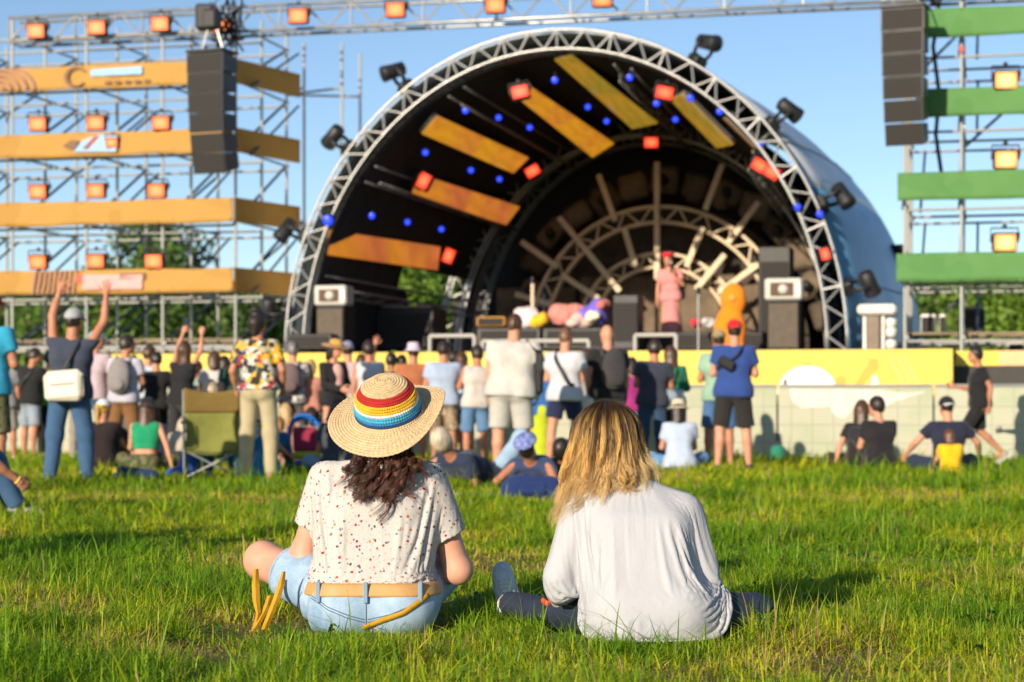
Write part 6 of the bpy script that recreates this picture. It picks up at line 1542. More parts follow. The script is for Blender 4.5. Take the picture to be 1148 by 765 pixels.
# ------------------------------------------------------------------ the two women in the foreground
from mathutils.bvhtree import BVHTree
def strands(paths, radii, cols, name, mat, parent, ns=3):
    """paths (n,k,3), radii (n,k), cols (n,k,3): thin tapering hairs in one mesh"""
    n, k, _ = paths.shape
    T = np.gradient(paths, axis=1); T /= np.linalg.norm(T, axis=2, keepdims=True)+1e-9
    ref = np.array([.3, 1, .2]); A_ = np.cross(T, ref); A_ /= np.linalg.norm(A_, axis=2, keepdims=True)+1e-9; B_ = np.cross(T, A_)
    ring = [paths+(A_*math.cos(2*math.pi*j/ns)+B_*math.sin(2*math.pi*j/ns))*radii[..., None] for j in range(ns)]
    V = np.stack(ring, 2).reshape(-1, 3)
    base = (np.arange(n)*k*ns)[:, None]+np.arange(k-1)[None]*ns
    Q = []
    for j in range(ns):
        j2 = (j+1) % ns
        Q.append(np.stack([base+j, base+j2, base+ns+j2, base+ns+j], -1).reshape(-1, 4))
    C = np.repeat(cols.reshape(-1, 3), ns, 0); C = np.concatenate([C, np.ones((len(C), 1))], 1)
    return link(name, np_mesh(name, V, [np.concatenate(Q)], True, colors=C), parent, mat)

def floral():
    m, nt, b = new_mat('floral_print')
    tc = nd(nt, 'ShaderNodeTexCoord'); at = nd(nt, 'ShaderNodeAttribute', attribute_name='cloth')
    dn = nd(nt, 'ShaderNodeTexNoise', Scale=140.0, Detail=2.0); nt.links.new(at.outputs['Vector'], dn.inputs['Vector'])
    wv = nd(nt, 'ShaderNodeVectorMath', operation='MULTIPLY_ADD'); wv.inputs[1].default_value = (.007, .007, .007); nt.links.new(dn.outputs['Color'], wv.inputs[0]); nt.links.new(at.outputs['Vector'], wv.inputs[2])
    last = None
    base = (.57, .54, .51, 1)
    for (sc_, th, cols) in [(23., .118, [(.36, .03, .025), (.50, .10, .05), (.16, .05, .05), (.42, .04, .04), (.30, .02, .03), (.48, .22, .06)]), (31., .13, [(.20, .21, .30), (.40, .38, .40), (.46, .30, .28), (.26, .28, .22), (.12, .12, .20), (.50, .40, .36)]), (44., .15, [(.48, .46, .46), (.52, .42, .40), (.40, .42, .50), (.5, .5, .45)])]:
        v = nd(nt, 'ShaderNodeTexVoronoi', Scale=sc_, voronoi_dimensions='2D'); nt.links.new(wv.outputs[0], v.inputs['Vector'])
        r = nd(nt, 'ShaderNodeValToRGB'); r.color_ramp.interpolation = 'CONSTANT'; els = r.color_ramp.elements
        while len(els) < len(cols): els.new(.5)
        for i, c in enumerate(cols): els[i].position = i/len(cols); els[i].color = c4(c)
        sp = nd(nt, 'ShaderNodeSeparateColor'); nt.links.new(v.outputs['Color'], sp.inputs[0]); nt.links.new(sp.outputs[0], r.inputs['Fac'])
        mk = nd(nt, 'ShaderNodeMapRange'); mk.inputs['From Min'].default_value = th; mk.inputs['From Max'].default_value = th*.8; nt.links.new(v.outputs['Distance'], mk.inputs['Value'])
        mx = nd(nt, 'ShaderNodeMix'); mx.data_type = 'RGBA'; nt.links.new(mk.outputs['Result'], mx.inputs['Factor'])
        if last is None: mx.inputs[6].default_value = base
        else: nt.links.new(last, mx.inputs[6])
        nt.links.new(r.outputs['Color'], mx.inputs[7]); last = mx.outputs[2]
    nt.links.new(last, b.inputs['Base Color']); b.inputs['Roughness'].default_value = .85; b.inputs['Specular IOR Level'].default_value = .25
    t = nd(nt, 'ShaderNodeBsdfTranslucent'); nt.links.new(last, t.inputs['Color'])
    ms = nd(nt, 'ShaderNodeMixShader', Fac=.12); nt.links.new(b.outputs[0], ms.inputs[1]); nt.links.new(t.outputs[0], ms.inputs[2]); nt.links.new(ms.outputs[0], nt.nodes['Material Output'].inputs['Surface'])
    cloth_bump(nt, b, tc, .5); return m
def cloth_bump(nt, b, tc, k=1.0):
    w = nd(nt, 'ShaderNodeTexNoise', Scale=420., Detail=2.0); l = nd(nt, 'ShaderNodeTexNoise', Scale=26., Detail=4.0, Roughness=.55); l.inputs['Distortion'].default_value = 1.2
    nt.links.new(tc.outputs['Object'], w.inputs['Vector']); nt.links.new(tc.outputs['Object'], l.inputs['Vector'])
    ad = nd(nt, 'ShaderNodeMath', operation='MULTIPLY_ADD'); ad.inputs[1].default_value = 6.0; nt.links.new(l.outputs['Fac'], ad.inputs[0]); nt.links.new(w.outputs['Fac'], ad.inputs[2])
    bp = nd(nt, 'ShaderNodeBump', Strength=.35*k, Distance=.004); nt.links.new(ad.outputs[0], bp.inputs['Height']); nt.links.new(bp.outputs['Normal'], b.inputs['Normal'])
def cotton():
    m, nt, b = new_mat('white_cotton'); tc = nd(nt, 'ShaderNodeTexCoord')
    b.inputs['Base Color'].default_value = (.50, .51, .545, 1); b.inputs['Roughness'].default_value = .8; b.inputs['Specular IOR Level'].default_value = .3
    t = nd(nt, 'ShaderNodeBsdfTranslucent'); t.inputs['Color'].default_value = (.8, .78, .76, 1)
    ms = nd(nt, 'ShaderNodeMixShader', Fac=.16); nt.links.new(b.outputs[0], ms.inputs[1]); nt.links.new(t.outputs[0], ms.inputs[2]); nt.links.new(ms.outputs[0], nt.nodes['Material Output'].inputs['Surface'])
    cloth_bump(nt, b, tc, .35); return m
def denim(name, dark, light, sc=7.0):
    m, nt, b = new_mat(name); tc = nd(nt, 'ShaderNodeTexCoord')
    n = nd(nt, 'ShaderNodeTexNoise', Scale=sc, Detail=6.0, Roughness=.65); nt.links.new(tc.outputs['Object'], n.inputs['Vector'])
    mp = nd(nt, 'ShaderNodeMapping'); mp.inputs['Rotation'].default_value = (.3, .7, .5); mp.inputs['Scale'].default_value = (900, 240, 240); nt.links.new(tc.outputs['Object'], mp.inputs['Vector'])
    w = nd(nt, 'ShaderNodeTexNoise', Scale=1.0, Detail=2.0); nt.links.new(mp.outputs[0], w.inputs['Vector'])
    ad = nd(nt, 'ShaderNodeMath', operation='MULTIPLY_ADD'); ad.inputs[1].default_value = .45; nt.links.new(w.outputs['Fac'], ad.inputs[0]); nt.links.new(n.outputs['Fac'], ad.inputs[2])
    r = nd(nt, 'ShaderNodeValToRGB'); r.color_ramp.elements[0].position = .5; r.color_ramp.elements[1].position = .95; r.color_ramp.elements[0].color = c4(dark); r.color_ramp.elements[1].color = c4(light)
    nt.links.new(ad.outputs[0], r.inputs['Fac']); nt.links.new(r.outputs['Color'], b.inputs['Base Color']); b.inputs['Roughness'].default_value = .85
    bp = nd(nt, 'ShaderNodeBump', Strength=.3, Distance=.003); nt.links.new(w.outputs['Fac'], bp.inputs['Height']); nt.links.new(bp.outputs['Normal'], b.inputs['Normal']); return m
M_floral = floral(); M_cotton = cotton(); M_den = denim('pale_denim', (.15, .27, .44), (.42, .55, .69)); M_den2 = denim('navy_denim', (.008, .014, .034), (.022, .034, .062)); M_seam = paint('denim_seam', (.20, .31, .46), .8); M_stitch = paint('denim_stitch', (.07, .13, .24), .8)
M_must = paint('mustard_webbing', (.52, .27, .008), .75, 0, .12, 40., .3, 300.)
M_strand = strand_mat('hair_strands', .42, .12, .45)

def surf_y(o):
    me = o.data; vs = [v.co.copy() for v in me.vertices]; bv = BVHTree.FromPolygons(vs, [tuple(p.vertices) for p in me.polygons])
    def f(x, z, y0=-1.0):
        h = bv.ray_cast(Vector((x, y0, z)), Vector((0, 1, 0)))
        return h[0] if h[0] is not None else None
    return f
def drape_line(f, pts, r, name, mat, parent, off=.001, n=24):
    out = []
    for i in range(len(pts)-1):
        for t in np.linspace(0, 1, n, endpoint=(i == len(pts)-2)):
            q = f(lin(pts[i][0], pts[i+1][0], t), lin(pts[i][1], pts[i+1][1], t))
            if q is not None: out.append(q-Vector((0, off, 0)))
    if len(out) > 1: return MB().tube(out, r, 6).build(name, mat, parent, True)
def drape_band(f, pts, w_, name, mat, parent, off=.004):
    L = []
    for i in range(len(pts)-1):
        for t in np.linspace(0, 1, 14, endpoint=(i == len(pts)-2)):
            x, z = lin(pts[i][0], pts[i+1][0], t), lin(pts[i][1], pts[i+1][1], t)
            dx, dz = unit((pts[i+1][0]-pts[i][0], pts[i+1][1]-pts[i][1]))
            a = f(x+dz*w_/2, z-dx*w_/2); b = f(x-dz*w_/2, z+dx*w_/2)
            if a is not None and b is not None: L += [a-Vector((0, off, 0)), b-Vector((0, off, 0))]
    mb = MB(); mb._add(L, [(2*i, 2*i+1, 2*i+3, 2*i+2) for i in range(len(L)//2-1)]); return mb.build(name, mat, parent, True, .005)

# ======================= woman in the straw hat
Y1 = 7.2; B1 = G(418, Y1); k1 = Y1/F
w1 = thing('person', 'woman sitting on the grass in a striped straw hat, floral shirt and denim shorts', 'person', B1, 0)
hipL, hipR = V3(-.105, .0, .12), V3(.105, 0, .12); knL, knR = V3(-.425, .24, .235), V3(.265, .40, .225); anL, anR = V3(-.02, .52, .06), V3(-.06, .40, .07)
shL, shR = V3(-.168, .07, .545), V3(.188, .07, .545); elL, elR = V3(-.262, .12, .275), V3(.306, .09, .212); wrL, wrR = V3(-.06, .34, .22), V3(.12, .34, .20)
hc = V3(.035, .10, .742)
pr = [cone((-.09, 0, .13), (.09, 0, .13), .118), cone((-.06, .01, .26), (.06, .01, .26), .11), cone((-.085, .03, .42), (.095, .03, .42), .10), cone((-.135, .06, .535), (.155, .06, .535), .052), cone((.01, .07, .55), (.03, .09, .68), .055, .052, .04),
      ell(hc, (.076, .096, .116), None, .02), ell(hc+V3(0, .03, -.062), (.055, .062, .052), None, .03), cone(hc+V3(0, .098, .012), hc+V3(0, .113, -.02), .010, .014, .012), cone(hc+V3(-.033, .086, .03), hc+V3(.033, .086, .03), .010, None, .018), ell(hc+V3(0, .085, -.052), (.026, .016, .011), None, .012),
      ell(hc+V3(-.077, -.008, -.004), (.011, .02, .031)), ell(hc+V3(.077, -.008, -.004), (.011, .02, .031)),
      cone(shL, elL, .056, .046), cone(elL, wrL, .045, .027), cone(shR, elR, .060, .050), cone(elR, elR+(wrR-elR)*.4, .050, .045, .02), cone(elR, wrR, .042, .027),
      cone(hipL, knL, .098, .066, .04), cone(hipR, knR, .098, .064, .04), ell(knL+V3(-.008, 0, -.002), (.060, .066, .068)), cone(knL, lin(knL, anL, .35), .060, .057, .03), cone(lin(knL, anL, .3), anL, .056, .036, .02), cone(knR, anR, .060, .038, .03),
      cone(anL, anL+V3(.10, .10, -.02), .036, .026, .02), cone(anR, anR+V3(-.13, .05, -.03), .036, .026, .02)]
ex = []
for i, (wv_, ev) in enumerate([(wrL, elL), (wrR, elR)]):
    V, Q = HANDS['relaxed']; z = unit(wv_-ev); x = unit(V3(0, .2, 1)-z*(V3(0, .2, 1) @ z)); y = np.cross(z, x)
    if i == 1: y = -y
    ex.append((wv_+(V[:, :1]*x+V[:, 1:2]*y+V[:, 2:3]*z)*.92, Q if i == 0 else Q[:, ::-1]))
sdf_obj('body', pr, SKIN_P, w1, .0085, .03, extra=ex, sm=2)
# shirt
d1, d2 = unit(elL-shL), unit(elR-shR); e1, e2 = shL+d1*.185, shR+d2*.225
def wr1(p):
    x, y, z = p[..., 0], p[..., 1], p[..., 2]
    g = np.exp(-((z-.21)/.07)**2)
    s = .005*folds(p, 41, 13., (1, 1, .55))
    s = s+g*.006*np.sin(x*62+3*np.sin(z*30))                       # blousing over the belt
    s = s-.008*np.exp(-((x+z*.55-.02-.33)/.02)**2)*np.exp(-((z-.30)/.12)**2)*(x > 0)      # drag line from the right armpit
    return s
ps = [cone((-.095, .0, .215), (.085, .0, .215), .134), cone((-.092, .01, .34), (.088, .012, .34), .132), cone((-.10, .035, .455), (.112, .035, .455), .115), cone((-.148, .062, .540), (.168, .062, .540), .064), cone((-.06, .06, .575), (.09, .06, .575), .05, None, .06),
      cone(shL, e1+d1*.03, .068, .074, .04, (e1, unit(d1+V3(-.1, 0, 0)))), cone(shR, e2+d2*.03, .070, .076, .04, (e2, unit(d2+V3(.12, 0, .05))))]
n1, n2 = unit(d1+V3(-.1, 0, 0)), unit(d2+V3(.12, 0, .05)); hem1 = ((0, 0, .150), unit((.02, 0, -1))); nk1 = ((.01, .05, .612), unit((0, .25, 1)))
V, Q = sdf(ps, .0070, .045, [hem1, nk1], wr1); V = smooth_v(V, Q, 1, .45)
V, Q = open_ends(V, Q, [hem1+(2,), nk1+(.3,), (e1, n1, .1), (e2, n2, .1)])
sh1 = link('shirt', np_mesh('shirt', V, [Q]), w1, M_floral)
_co = np.array([v.co for v in sh1.data.vertices]); _a = sh1.data.attributes.new('cloth', 'FLOAT_VECTOR', 'POINT')
_a.data.foreach_set('vector', np.stack([np.where(np.abs(_co[:, 0]-.01) > .222-.06*np.clip((_co[:, 2]-.45)/.1, 0, 1), 3+np.abs(_co[:, 0])+.7*_co[:, 1]+np.sign(_co[:, 0]), np.arctan2(_co[:, 0], -(_co[:, 1]-.05))*.19), _co[:, 2], 0*_co[:, 0]], 1).astype(np.float32).ravel())
# shorts, belt, seams
tL, tR = unit(knL-hipL), unit(knR-hipR); cL, cR = hipL+(knL-hipL)*.70, hipR+(knR-hipR)*.80
def wr2(p):
    x, z = p[..., 0], p[..., 2]
    s = .008*folds(p, 43, 15., (1, 1, 1))+.003*folds(p, 44, 40.)
    u_ = p[..., 0]*tL[0]+p[..., 1]*tL[1]+p[..., 2]*tL[2]
    return s+.008*np.sin(u_*75+8*p[..., 2])*np.exp(-((x+.215)/.07)**2)
wc = ((0, 0, .172), unit((.0, -.05, 1)))
pq = [cone((-.095, -.005, .115), (.095, -.005, .115), .150, None, .05, wc), ell((-.09, -.045, .085), (.125, .11, .105), None, None, wc), ell((.09, -.045, .085), (.125, .11, .105), None, None, wc), cone(hipL, cL+tL*.04, .114, .094, .05, [(cL, tL), ((-.15, 0, .185), unit((.72, -.25, .65)))]), cone(hipR+V3(.01, 0, 0), cR+tR*.04, .114, .092, .05, [(cR, tR), ((.15, 0, .185), unit((-.72, -.25, .65)))])]
so1 = sdf_obj('shorts', pq, M_den, w1, .0072, .04, cuts=[((0, 0, .0), (0, 0, -1))], disp=wr2, sm=1)
_form1 = pr+[cone(shL, elL, .058, .048), cone(shR, elR, .062, .052), cone((-.095, -.005, .115), (.095, -.005, .115), .126), cone(hipL, cL, .112, .094, .05), cone(hipR, cR, .112, .092, .05)]
hang_cloth(sh1, [sdf_obj('settling_form', _form1, M_dark, w1, .018, .03, cuts=[((0, 0, .0), (0, 0, -1))])], lambda c: max((c.z+.2*(c.y-.05)-.575)/.02, (.180-c.z)/.012), 24, .6, -.03)
md = sh1.modifiers.new('thickness', 'SOLIDIFY'); md.thickness = .0015; md.offset = 1
fs = surf_y(so1)
bl_ = sdf_obj('belt', [cone((-.095, -.005, .115), (.095, -.005, .115), .1575), ], paint('tan_leather', (.52, .29, .10), .55, 0, .12, 8., .15, 200.), w1, .006, .0, cuts=[((0, 0, .183), (0, 0, 1)), ((0, 0, .135), (0, 0, -1))], sm=1)
fb = surf_y(bl_)
for x in (-.185, -.014, .178):
    q = fb(x, .158) or Vector((x, -.12, .158)); MB().box((x, q.y-.004, .152), (.016, .012, .075), None, 0, 1, .003).build('belt_loop', M_seam, w1)
P1 = lambda u, v: ((u-418)*k1, EYE+(VH-v)*k1)
for pts in ([P1(352, 664), P1(372, 676), P1(395, 685), P1(412, 690)], [P1(352, 667), P1(372, 679), P1(394, 688), P1(412, 693)], [P1(416, 690), P1(440, 684), P1(462, 675), P1(478, 664)], [P1(416, 693), P1(440, 687), P1(462, 678), P1(479, 667)], [P1(414, 668), P1(414, 704)], [P1(340, 662), P1(334, 675), P1(328, 690)]):
    drape_line(fs, pts, .0017, 'stitching', M_stitch, w1, .0005)
# thigh hem roll of the shorts
rim = []
for a in np.linspace(0, 2*math.pi, 40, endpoint=False):
    x = unit(np.cross(tL, (0, 0, 1))); y = np.cross(tL, x); rim.append(cL-tL*.006+(x*math.cos(a)+y*math.sin(a))*.0945)
MB().tube([Vector(q) for q in rim+rim[:1]], .0045, 6).build('leg_hem', M_den, w1, True)
# straw hat: crochet rounds, modelled stitch by stitch
def straw_hat():
    prof = [(0, .131), (.02, .1305), (.04, .128), (.060, .122), (.078, .112), (.092, .098), (.103, .080), (.111, .058), (.117, .034), (.1205, .010), (.123, .0)]
    prof += [(.132, -.006), (.15, -.009), (.17, -.011), (.19, -.012), (.232, -.012)]
    pr_ = np.array(prof); seg = np.sqrt((np.diff(pr_, axis=0)**2).sum(1)); cum = np.concatenate([[0], np.cumsum(seg)]); Ltot = cum[-1]; pitch = .0100
    nrow = int(Ltot/pitch); sub = 6; NS = 76; csub = 6; nc = NS*csub
    rows = np.arange(nrow*sub+1)/sub; s = rows*pitch
    r = np.interp(s, cum, pr_[:, 0]); h = np.interp(s, cum, pr_[:, 1])
    for _ in range(3): r[1:-1] = (r[:-2]+2*r[1:-1]+r[2:])/4; h[1:-1] = (h[:-2]+2*h[1:-1]+h[2:])/4
    dr, dh = np.gradient(r), np.gradient(h); n = np.sqrt(dr**2+dh**2)+1e-9; nr, nh = -dh/n*-1*-1, dr/n
    nr, nh = -dh/n, dr/n
    a = np.linspace(0, 2*math.pi, nc, endpoint=False)
    Rr, Aa = np.meshgrid(np.arange(len(rows)), a, indexing='ij')
    row = rows[Rr]; ri = np.floor(row)
    rb = np.abs(np.sin(math.pi*row))**.6
    st_ = np.abs(np.sin(math.pi*(Aa/(2*math.pi)*NS+.5*ri)+.6*np.sin(math.pi*row)))**.7
    jit = .8+.35*np.sin(ri*7.3+np.floor(Aa/(2*math.pi)*NS+.5*ri)*12.9)
    d = .0046*rb*(.30+.70*st_)*jit-.0022*(1-st_)*(1-rb)
    t = np.clip((r[Rr]-.123)/.108, 0, 1)
    back = np.clip(-np.sin(Aa), 0, 1); right = np.clip(np.cos(Aa+.35), 0, 1); left = np.clip(-np.cos(Aa), 0, 1); front = np.clip(np.sin(Aa), 0, 1)
    z = h[Rr]+nh[Rr]*d+t**1.6*(-.040*back**1.3+.060*right**2.2-.006*left-.012*front)+.004*t*np.sin(3*Aa+1)
    rad = r[Rr]+nr[Rr]*d-.016*t**2*right**3
    V = np.stack([rad*np.cos(Aa), rad*np.sin(Aa)*1.06, z], -1).reshape(-1, 3)
    nrw = len(rows); I = np.arange(nrw*nc).reshape(nrw, nc); J = np.roll(I, -1, 1)
    Q = np.stack([I[:-1], J[:-1], J[1:], I[1:]], -1).reshape(-1, 4)
    crown = cum[10]/pitch
    rid = np.floor((rows[:-1]+.02)); k_ = np.zeros(nrw-1, int); b0 = int(crown)-11
    for lo, hi, m_ in [(0, 3, 1), (3, 6, 2), (6, 7, 3), (7, 9, 4), (9, 10, 5), (10, 11, 6)]:
        k_[(rid >= b0+lo) & (rid < b0+hi)] = m_
    mi = np.repeat(k_, nc)
    return np_mesh('straw_hat', V, [Q], True, mi)
def yarn(name, col): return paint(name, col, .85, 0, .16, 70., .3, 500.)
hm = straw_hat()
for m_ in [yarn('raffia', (.58, .43, .24)), yarn('red_raffia', (.42, .018, .015)), yarn('yellow_raffia', (.74, .42, .02)), yarn('white_raffia', (.74, .71, .66)), yarn('aqua_raffia', (.05, .36, .54)), yarn('blue_raffia', (.025, .18, .42)), yarn('navy_raffia', (.012, .05, .15))]: hm.materials.append(m_)
ho = link('straw_hat', hm, w1)
ax = unit((-.11, -.50, .86)); fx = unit(V3(0, 1, 0)-ax*(V3(0, 1, 0) @ ax)); rx = np.cross(fx, ax)
M = Matrix(((rx[0], fx[0], ax[0], .052), (rx[1], fx[1], ax[1], .070), (rx[2], fx[2], ax[2], .790), (0, 0, 0, 1))); ho.matrix_basis = M
md = ho.modifiers.new('thickness', 'SOLIDIFY'); md.thickness = .002; md.offset = -1
# dark wavy hair falling from under the hat
sdf_obj('hair_base', [ell(hc+V3(0, -.014, .0), (.088, .104, .118), None, .01, (hc+V3(0, .05, .03), unit((0, .8, -.6)))), cone(hc+V3(-.035, -.02, -.05), hc+V3(-.035, -.02, -.105), .055, .035, .03), cone(hc+V3(.035, -.02, -.05), hc+V3(.04, -.02, -.10), .055, .035, .03)], hair_mat('dark_auburn', (.045, .016, .009)), w1, .010, .02, disp=lambda p: .006*folds(p, 9, 60., (1, 1, .3)))
def wavy_locks():
    rng = np.random.default_rng(12); paths, rads, cols = [], [], []; K = 30; t = np.linspace(0, 1, K)
    for i in range(34):
        f = -1+2*(i+rng.uniform(.1, .9))/34; x0 = .035+f*.085; ln = (.240-.11*abs(f)**1.6)*rng.uniform(.55, 1.1)
        if rng.random() < .12: ln *= 1.12
        y0 = .015-.07*math.sqrt(max(0, 1-f*f*.9))
        xe = x0+f*.07+rng.normal(0, .026)-.016; amp = rng.uniform(.016, .028); fr = rng.uniform(1.7, 2.7); ph = rng.uniform(0, 6.28)
        z0 = .682-.01*abs(f); base = np.stack([x0+(xe-x0)*t**.8, np.interp(t, [0, .3, .6, 1], [y0, y0-.030, y0-.048, y0-.045+.02*(1-abs(f))-.012]), z0-ln*t-.01*np.sin(t*5)], 1)
        base[:, 1] = np.minimum(base[:, 1], -.072-.02*(base[:, 2] < .55)+.05*np.clip((base[:, 2]-.58)/.12, 0, 1)+rng.uniform(-.012, .004)+.035*abs(f))
        tone = rng.uniform(.6, 1.7)
        for j in range(24):
            o = rng.normal(0, .0017, 3)*np.array([1, 1, .4]); p2 = ph+rng.normal(0, .12)
            g = (.25+.9*t)[:, None]; sp = (1+.6*t**3)[:, None]
            curl = np.stack([amp*np.sin(fr*2*math.pi*t+p2), amp*.6*np.cos(fr*2*math.pi*t+p2), .35*amp*np.sin(fr*2*math.pi*t+p2+1)], 1)*g
            q = base+curl+o*sp
            q[:, 2] -= rng.normal(0, .009)*t
            paths.append(q); r0 = rng.uniform(.0007, .0013); rads.append(r0*(1-.75*t**3))
            c = np.array([.050, .017, .009])*tone*rng.uniform(.7, 1.4); cols.append(np.stack([c*(1+.9*tt_) for tt_ in t]))
    for i in range(60):   # flyaways
        f = rng.uniform(-1.1, 1.2); x0 = .035+f*.085; a_ = rng.uniform(-.06, .09)
        q = np.stack([x0+a_*t+f*.03*t+.01*np.sin(6*t+i), -.07+.03*abs(f)-.035*t+.012*np.cos(5*t+i), .655-rng.uniform(.04, .14)*t+.01*np.sin(9*t+i)], 1)
        paths.append(q); rads.append(.00045*(1-.6*t)); cols.append(np.tile(np.array([.09, .032, .016])*rng.uniform(.7, 1.6), (K, 1)))
    return np.array(paths), np.array(rads), np.array(cols)
a, b, c = wavy_locks(); strands(a, b, c, 'hair', M_strand, w1)
# her mustard strap: one end across the shorts, two loops standing in the grass
t = thing('bag_strap', 'mustard webbing strap across the pale denim shorts', 'strap', B1, 0)
drape_band(fs, [P1(410, 700), P1(430, 691), P1(455, 682), P1(482, 664)], .018, 'webbing', M_must, t)
t = thing('bag_loop', 'mustard yellow strap loops standing in the grass by the bare knee', 'strap', G(297, 7.08)+Vector((0, 0, 0)), 0)
kk = 7.08/F
def blade(pts, w_, nm):
    L = []; 
    for i, (u, v, ww) in enumerate(pts):
        x = (u-297)*kk; z = EYE+(VH-v)*kk
        L.append((x, .01*math.sin(i*1.7), z, ww*kk))
    mb = MB(); N = 16
    us = np.linspace(0, len(L)-1, N); La = np.array(L); ii = np.arange(len(L))
    X_, Y_, Z_, W_ = [np.interp(us, ii, La[:, q]) for q in range(4)]
    vs = []
    for i in range(N): vs += [(X_[i]-W_[i]*.4, Y_[i]+.006, Z_[i]), (X_[i], Y_[i]-.003, Z_[i]), (X_[i]+W_[i]*.4, Y_[i]+.006, Z_[i])]
    fsx = []
    for i in range(N-1):
        for j in range(2): fsx.append((3*i+j, 3*i+j+1, 3*i+j+4, 3*i+j+3))
    mb._add(vs, fsx); return mb.build(nm, M_must, t, False, .003)
blade([(287, 638, 6), (286, 655, 10), (287, 672, 10), (290, 688, 6), (286, 705, 8)], 0, 'loop')
blade([(318, 641, 4), (315, 655, 9), (310, 672, 10), (303, 690, 9), (296, 706, 9)], 0, 'loop')
blade([(303, 668, 7), (299, 680, 9), (293, 692, 8), (284, 708, 8)], 0, 'loop')
# ======================= blonde woman in the white shirt
Y2 = 6.75; B2 = G(710, Y2); k2 = Y2/F
w2 = thing('person', 'blonde woman sitting on the grass in a loose white shirt and dark jeans', 'person', B2, 0)
hL, hR = V3(-.03, .06, .11), V3(.15, .05, .11); kL, kR = V3(-.25, .42, .065), V3(.425, .19, .075); aL, aR = V3(-.43, .70, .075), V3(.20, .52, .06)
sL, sR = V3(-.160, .15, .470), V3(.190, .135, .455); eL, eR = V3(-.250, .13, .225), V3(.250, .12, .245); wL, wR = V3(-.225, .36, .125), V3(.12, .40, .20)
h2 = V3(-.078, .215, .695)
pr = [cone((-.03, .03, .12), (.14, .03, .12), .115), cone((0, .06, .26), (.10, .06, .26), .10), cone((-.06, .10, .38), (.11, .10, .38), .095), cone((-.125, .14, .46), (.155, .13, .45), .05), cone((.0, .15, .48), h2+V3(.01, -.02, -.06), .052, .048, .04),
      ell(h2, (.074, .094, .114), None, .02), ell(h2+V3(-.01, .03, -.062), (.053, .06, .05), None, .03), cone(h2+V3(-.012, .096, .01), h2+V3(-.014, .112, -.02), .009, .013, .012), cone(h2+V3(-.04, .082, .03), h2+V3(.02, .086, .03), .010, None, .018), ell(h2+V3(-.01, .084, -.052), (.026, .016, .011), None, .012),
      cone(sL, eL, .046, .038), cone(eL, wL, .037, .024), cone(sR, eR, .046, .038), cone(eR, wR, .037, .024), cone(hL, kL, .080, .046), cone(kL, aL, .044, .034), cone(hR, kR, .085, .058), cone(kR, aR, .055, .036), cone(aR, aR+V3(-.12, .06, -.02), .034, .026)]
ex = []
for i, (wv_, ev) in enumerate([(wL, eL), (wR, eR)]):
    V, Q = HANDS['grip']; z = unit(wv_-ev); x = unit(V3(0, .2, 1)-z*(V3(0, .2, 1) @ z)); y = np.cross(z, x)
    if i == 1: y = -y
    ex.append((wv_+(V[:, :1]*x+V[:, 1:2]*y+V[:, 2:3]*z)*.9, Q if i == 0 else Q[:, ::-1]))
sdf_obj('body', pr, SKIN, w2, .0085, .03, extra=ex, sm=2)
def wr3(p):
    x, y, z = p[..., 0], p[..., 1], p[..., 2]
    dn = np.clip((.42-z)/.35, 0, 1)
    s = .006*folds(p, 51, 9., (1, 1, .4))+.003*folds(p, 52, 21., (1, .9, .35))*(.4+dn)
    a = np.sin((x-.06)*26+2.2*np.sin(z*9+1)+1.3)                               # hanging pleats towards the hem
    s = s+.0062*dn*a*np.abs(a)**.4
    for (cx_, cz_, ang, ln, wd, am) in [(-.15, .22, .9, .14, .012, .012), (-.12, .16, .5, .12, .010, .010), (.20, .30, -1.0, .15, .014, .012), (.23, .22, -.7, .12, .012, .010), (.05, .12, .2, .16, .012, .009), (-.06, .40, 1.2, .12, .016, .006), (.14, .42, -.9, .10, .014, .007), (.08, .25, 1.35, .14, .012, .006)]:
        u_ = (x-cx_)*math.cos(ang)+(z-cz_)*math.sin(ang); v_ = -(x-cx_)*math.sin(ang)+(z-cz_)*math.cos(ang)+.02*np.sin(u_*22)
        s = s+.45*am*np.exp(-(u_/ln)**2)*(np.exp(-(v_/wd)**2)-.8*np.exp(-((v_-.022)/(wd*1.2))**2))*(y < .22)
    return s
ps = [cone((-.085, .02, .07), (.205, .015, .07), .138, None, .06), cone((-.06, .03, .18), (.17, .03, .18), .136), cone((-.07, .07, .31), (.145, .07, .31), .130), cone((-.085, .115, .41), (.135, .11, .405), .098), cone((-.125, .145, .468), (.155, .135, .455), .060), cone((-.03, .16, .50), (.05, .155, .50), .062, None, .05),
      cone((-.10, .0, .0), (.26, -.02, .0), .095, None, .08),
      cone(sL, eL, .066, .066, .05), cone(eL, wL, .064, .046, .035, (wL-unit(wL-eL)*.005, unit(wL-eL))), cone(sR, eR, .068, .066, .05), cone(eR, wR, .064, .048, .035, (wR-unit(wR-eR)*.005, unit(wR-eR)))]
_body2 = pr
def wr4(p): return .006*folds(p, 61, 16.)
_leg2 = [cone((-.03, .03, .11), (.14, .03, .11), .122), cone(hL, kL, .090, .058, .04), cone(kL, aL, .056, .046, .03, (aL-unit(aL-kL)*.01, unit(aL-kL))), cone(hR, kR, .100, .078, .04), ell(kR, (.085, .075, .075)), cone(kR, aR, .074, .052, .03)]
sdf_obj('jeans', _leg2, M_den2, w2, .0085, .04, cuts=[((0, 0, .005), (0, 0, -1))], disp=wr4)
nk2 = unit((-.15, .35, 1))
V, Q = sdf(ps, .0072, .05, [((0, 0, .022), (0, 0, -1)), ((0, .12, .555), nk2)], wr3); V = smooth_v(V, Q, 2, .45)
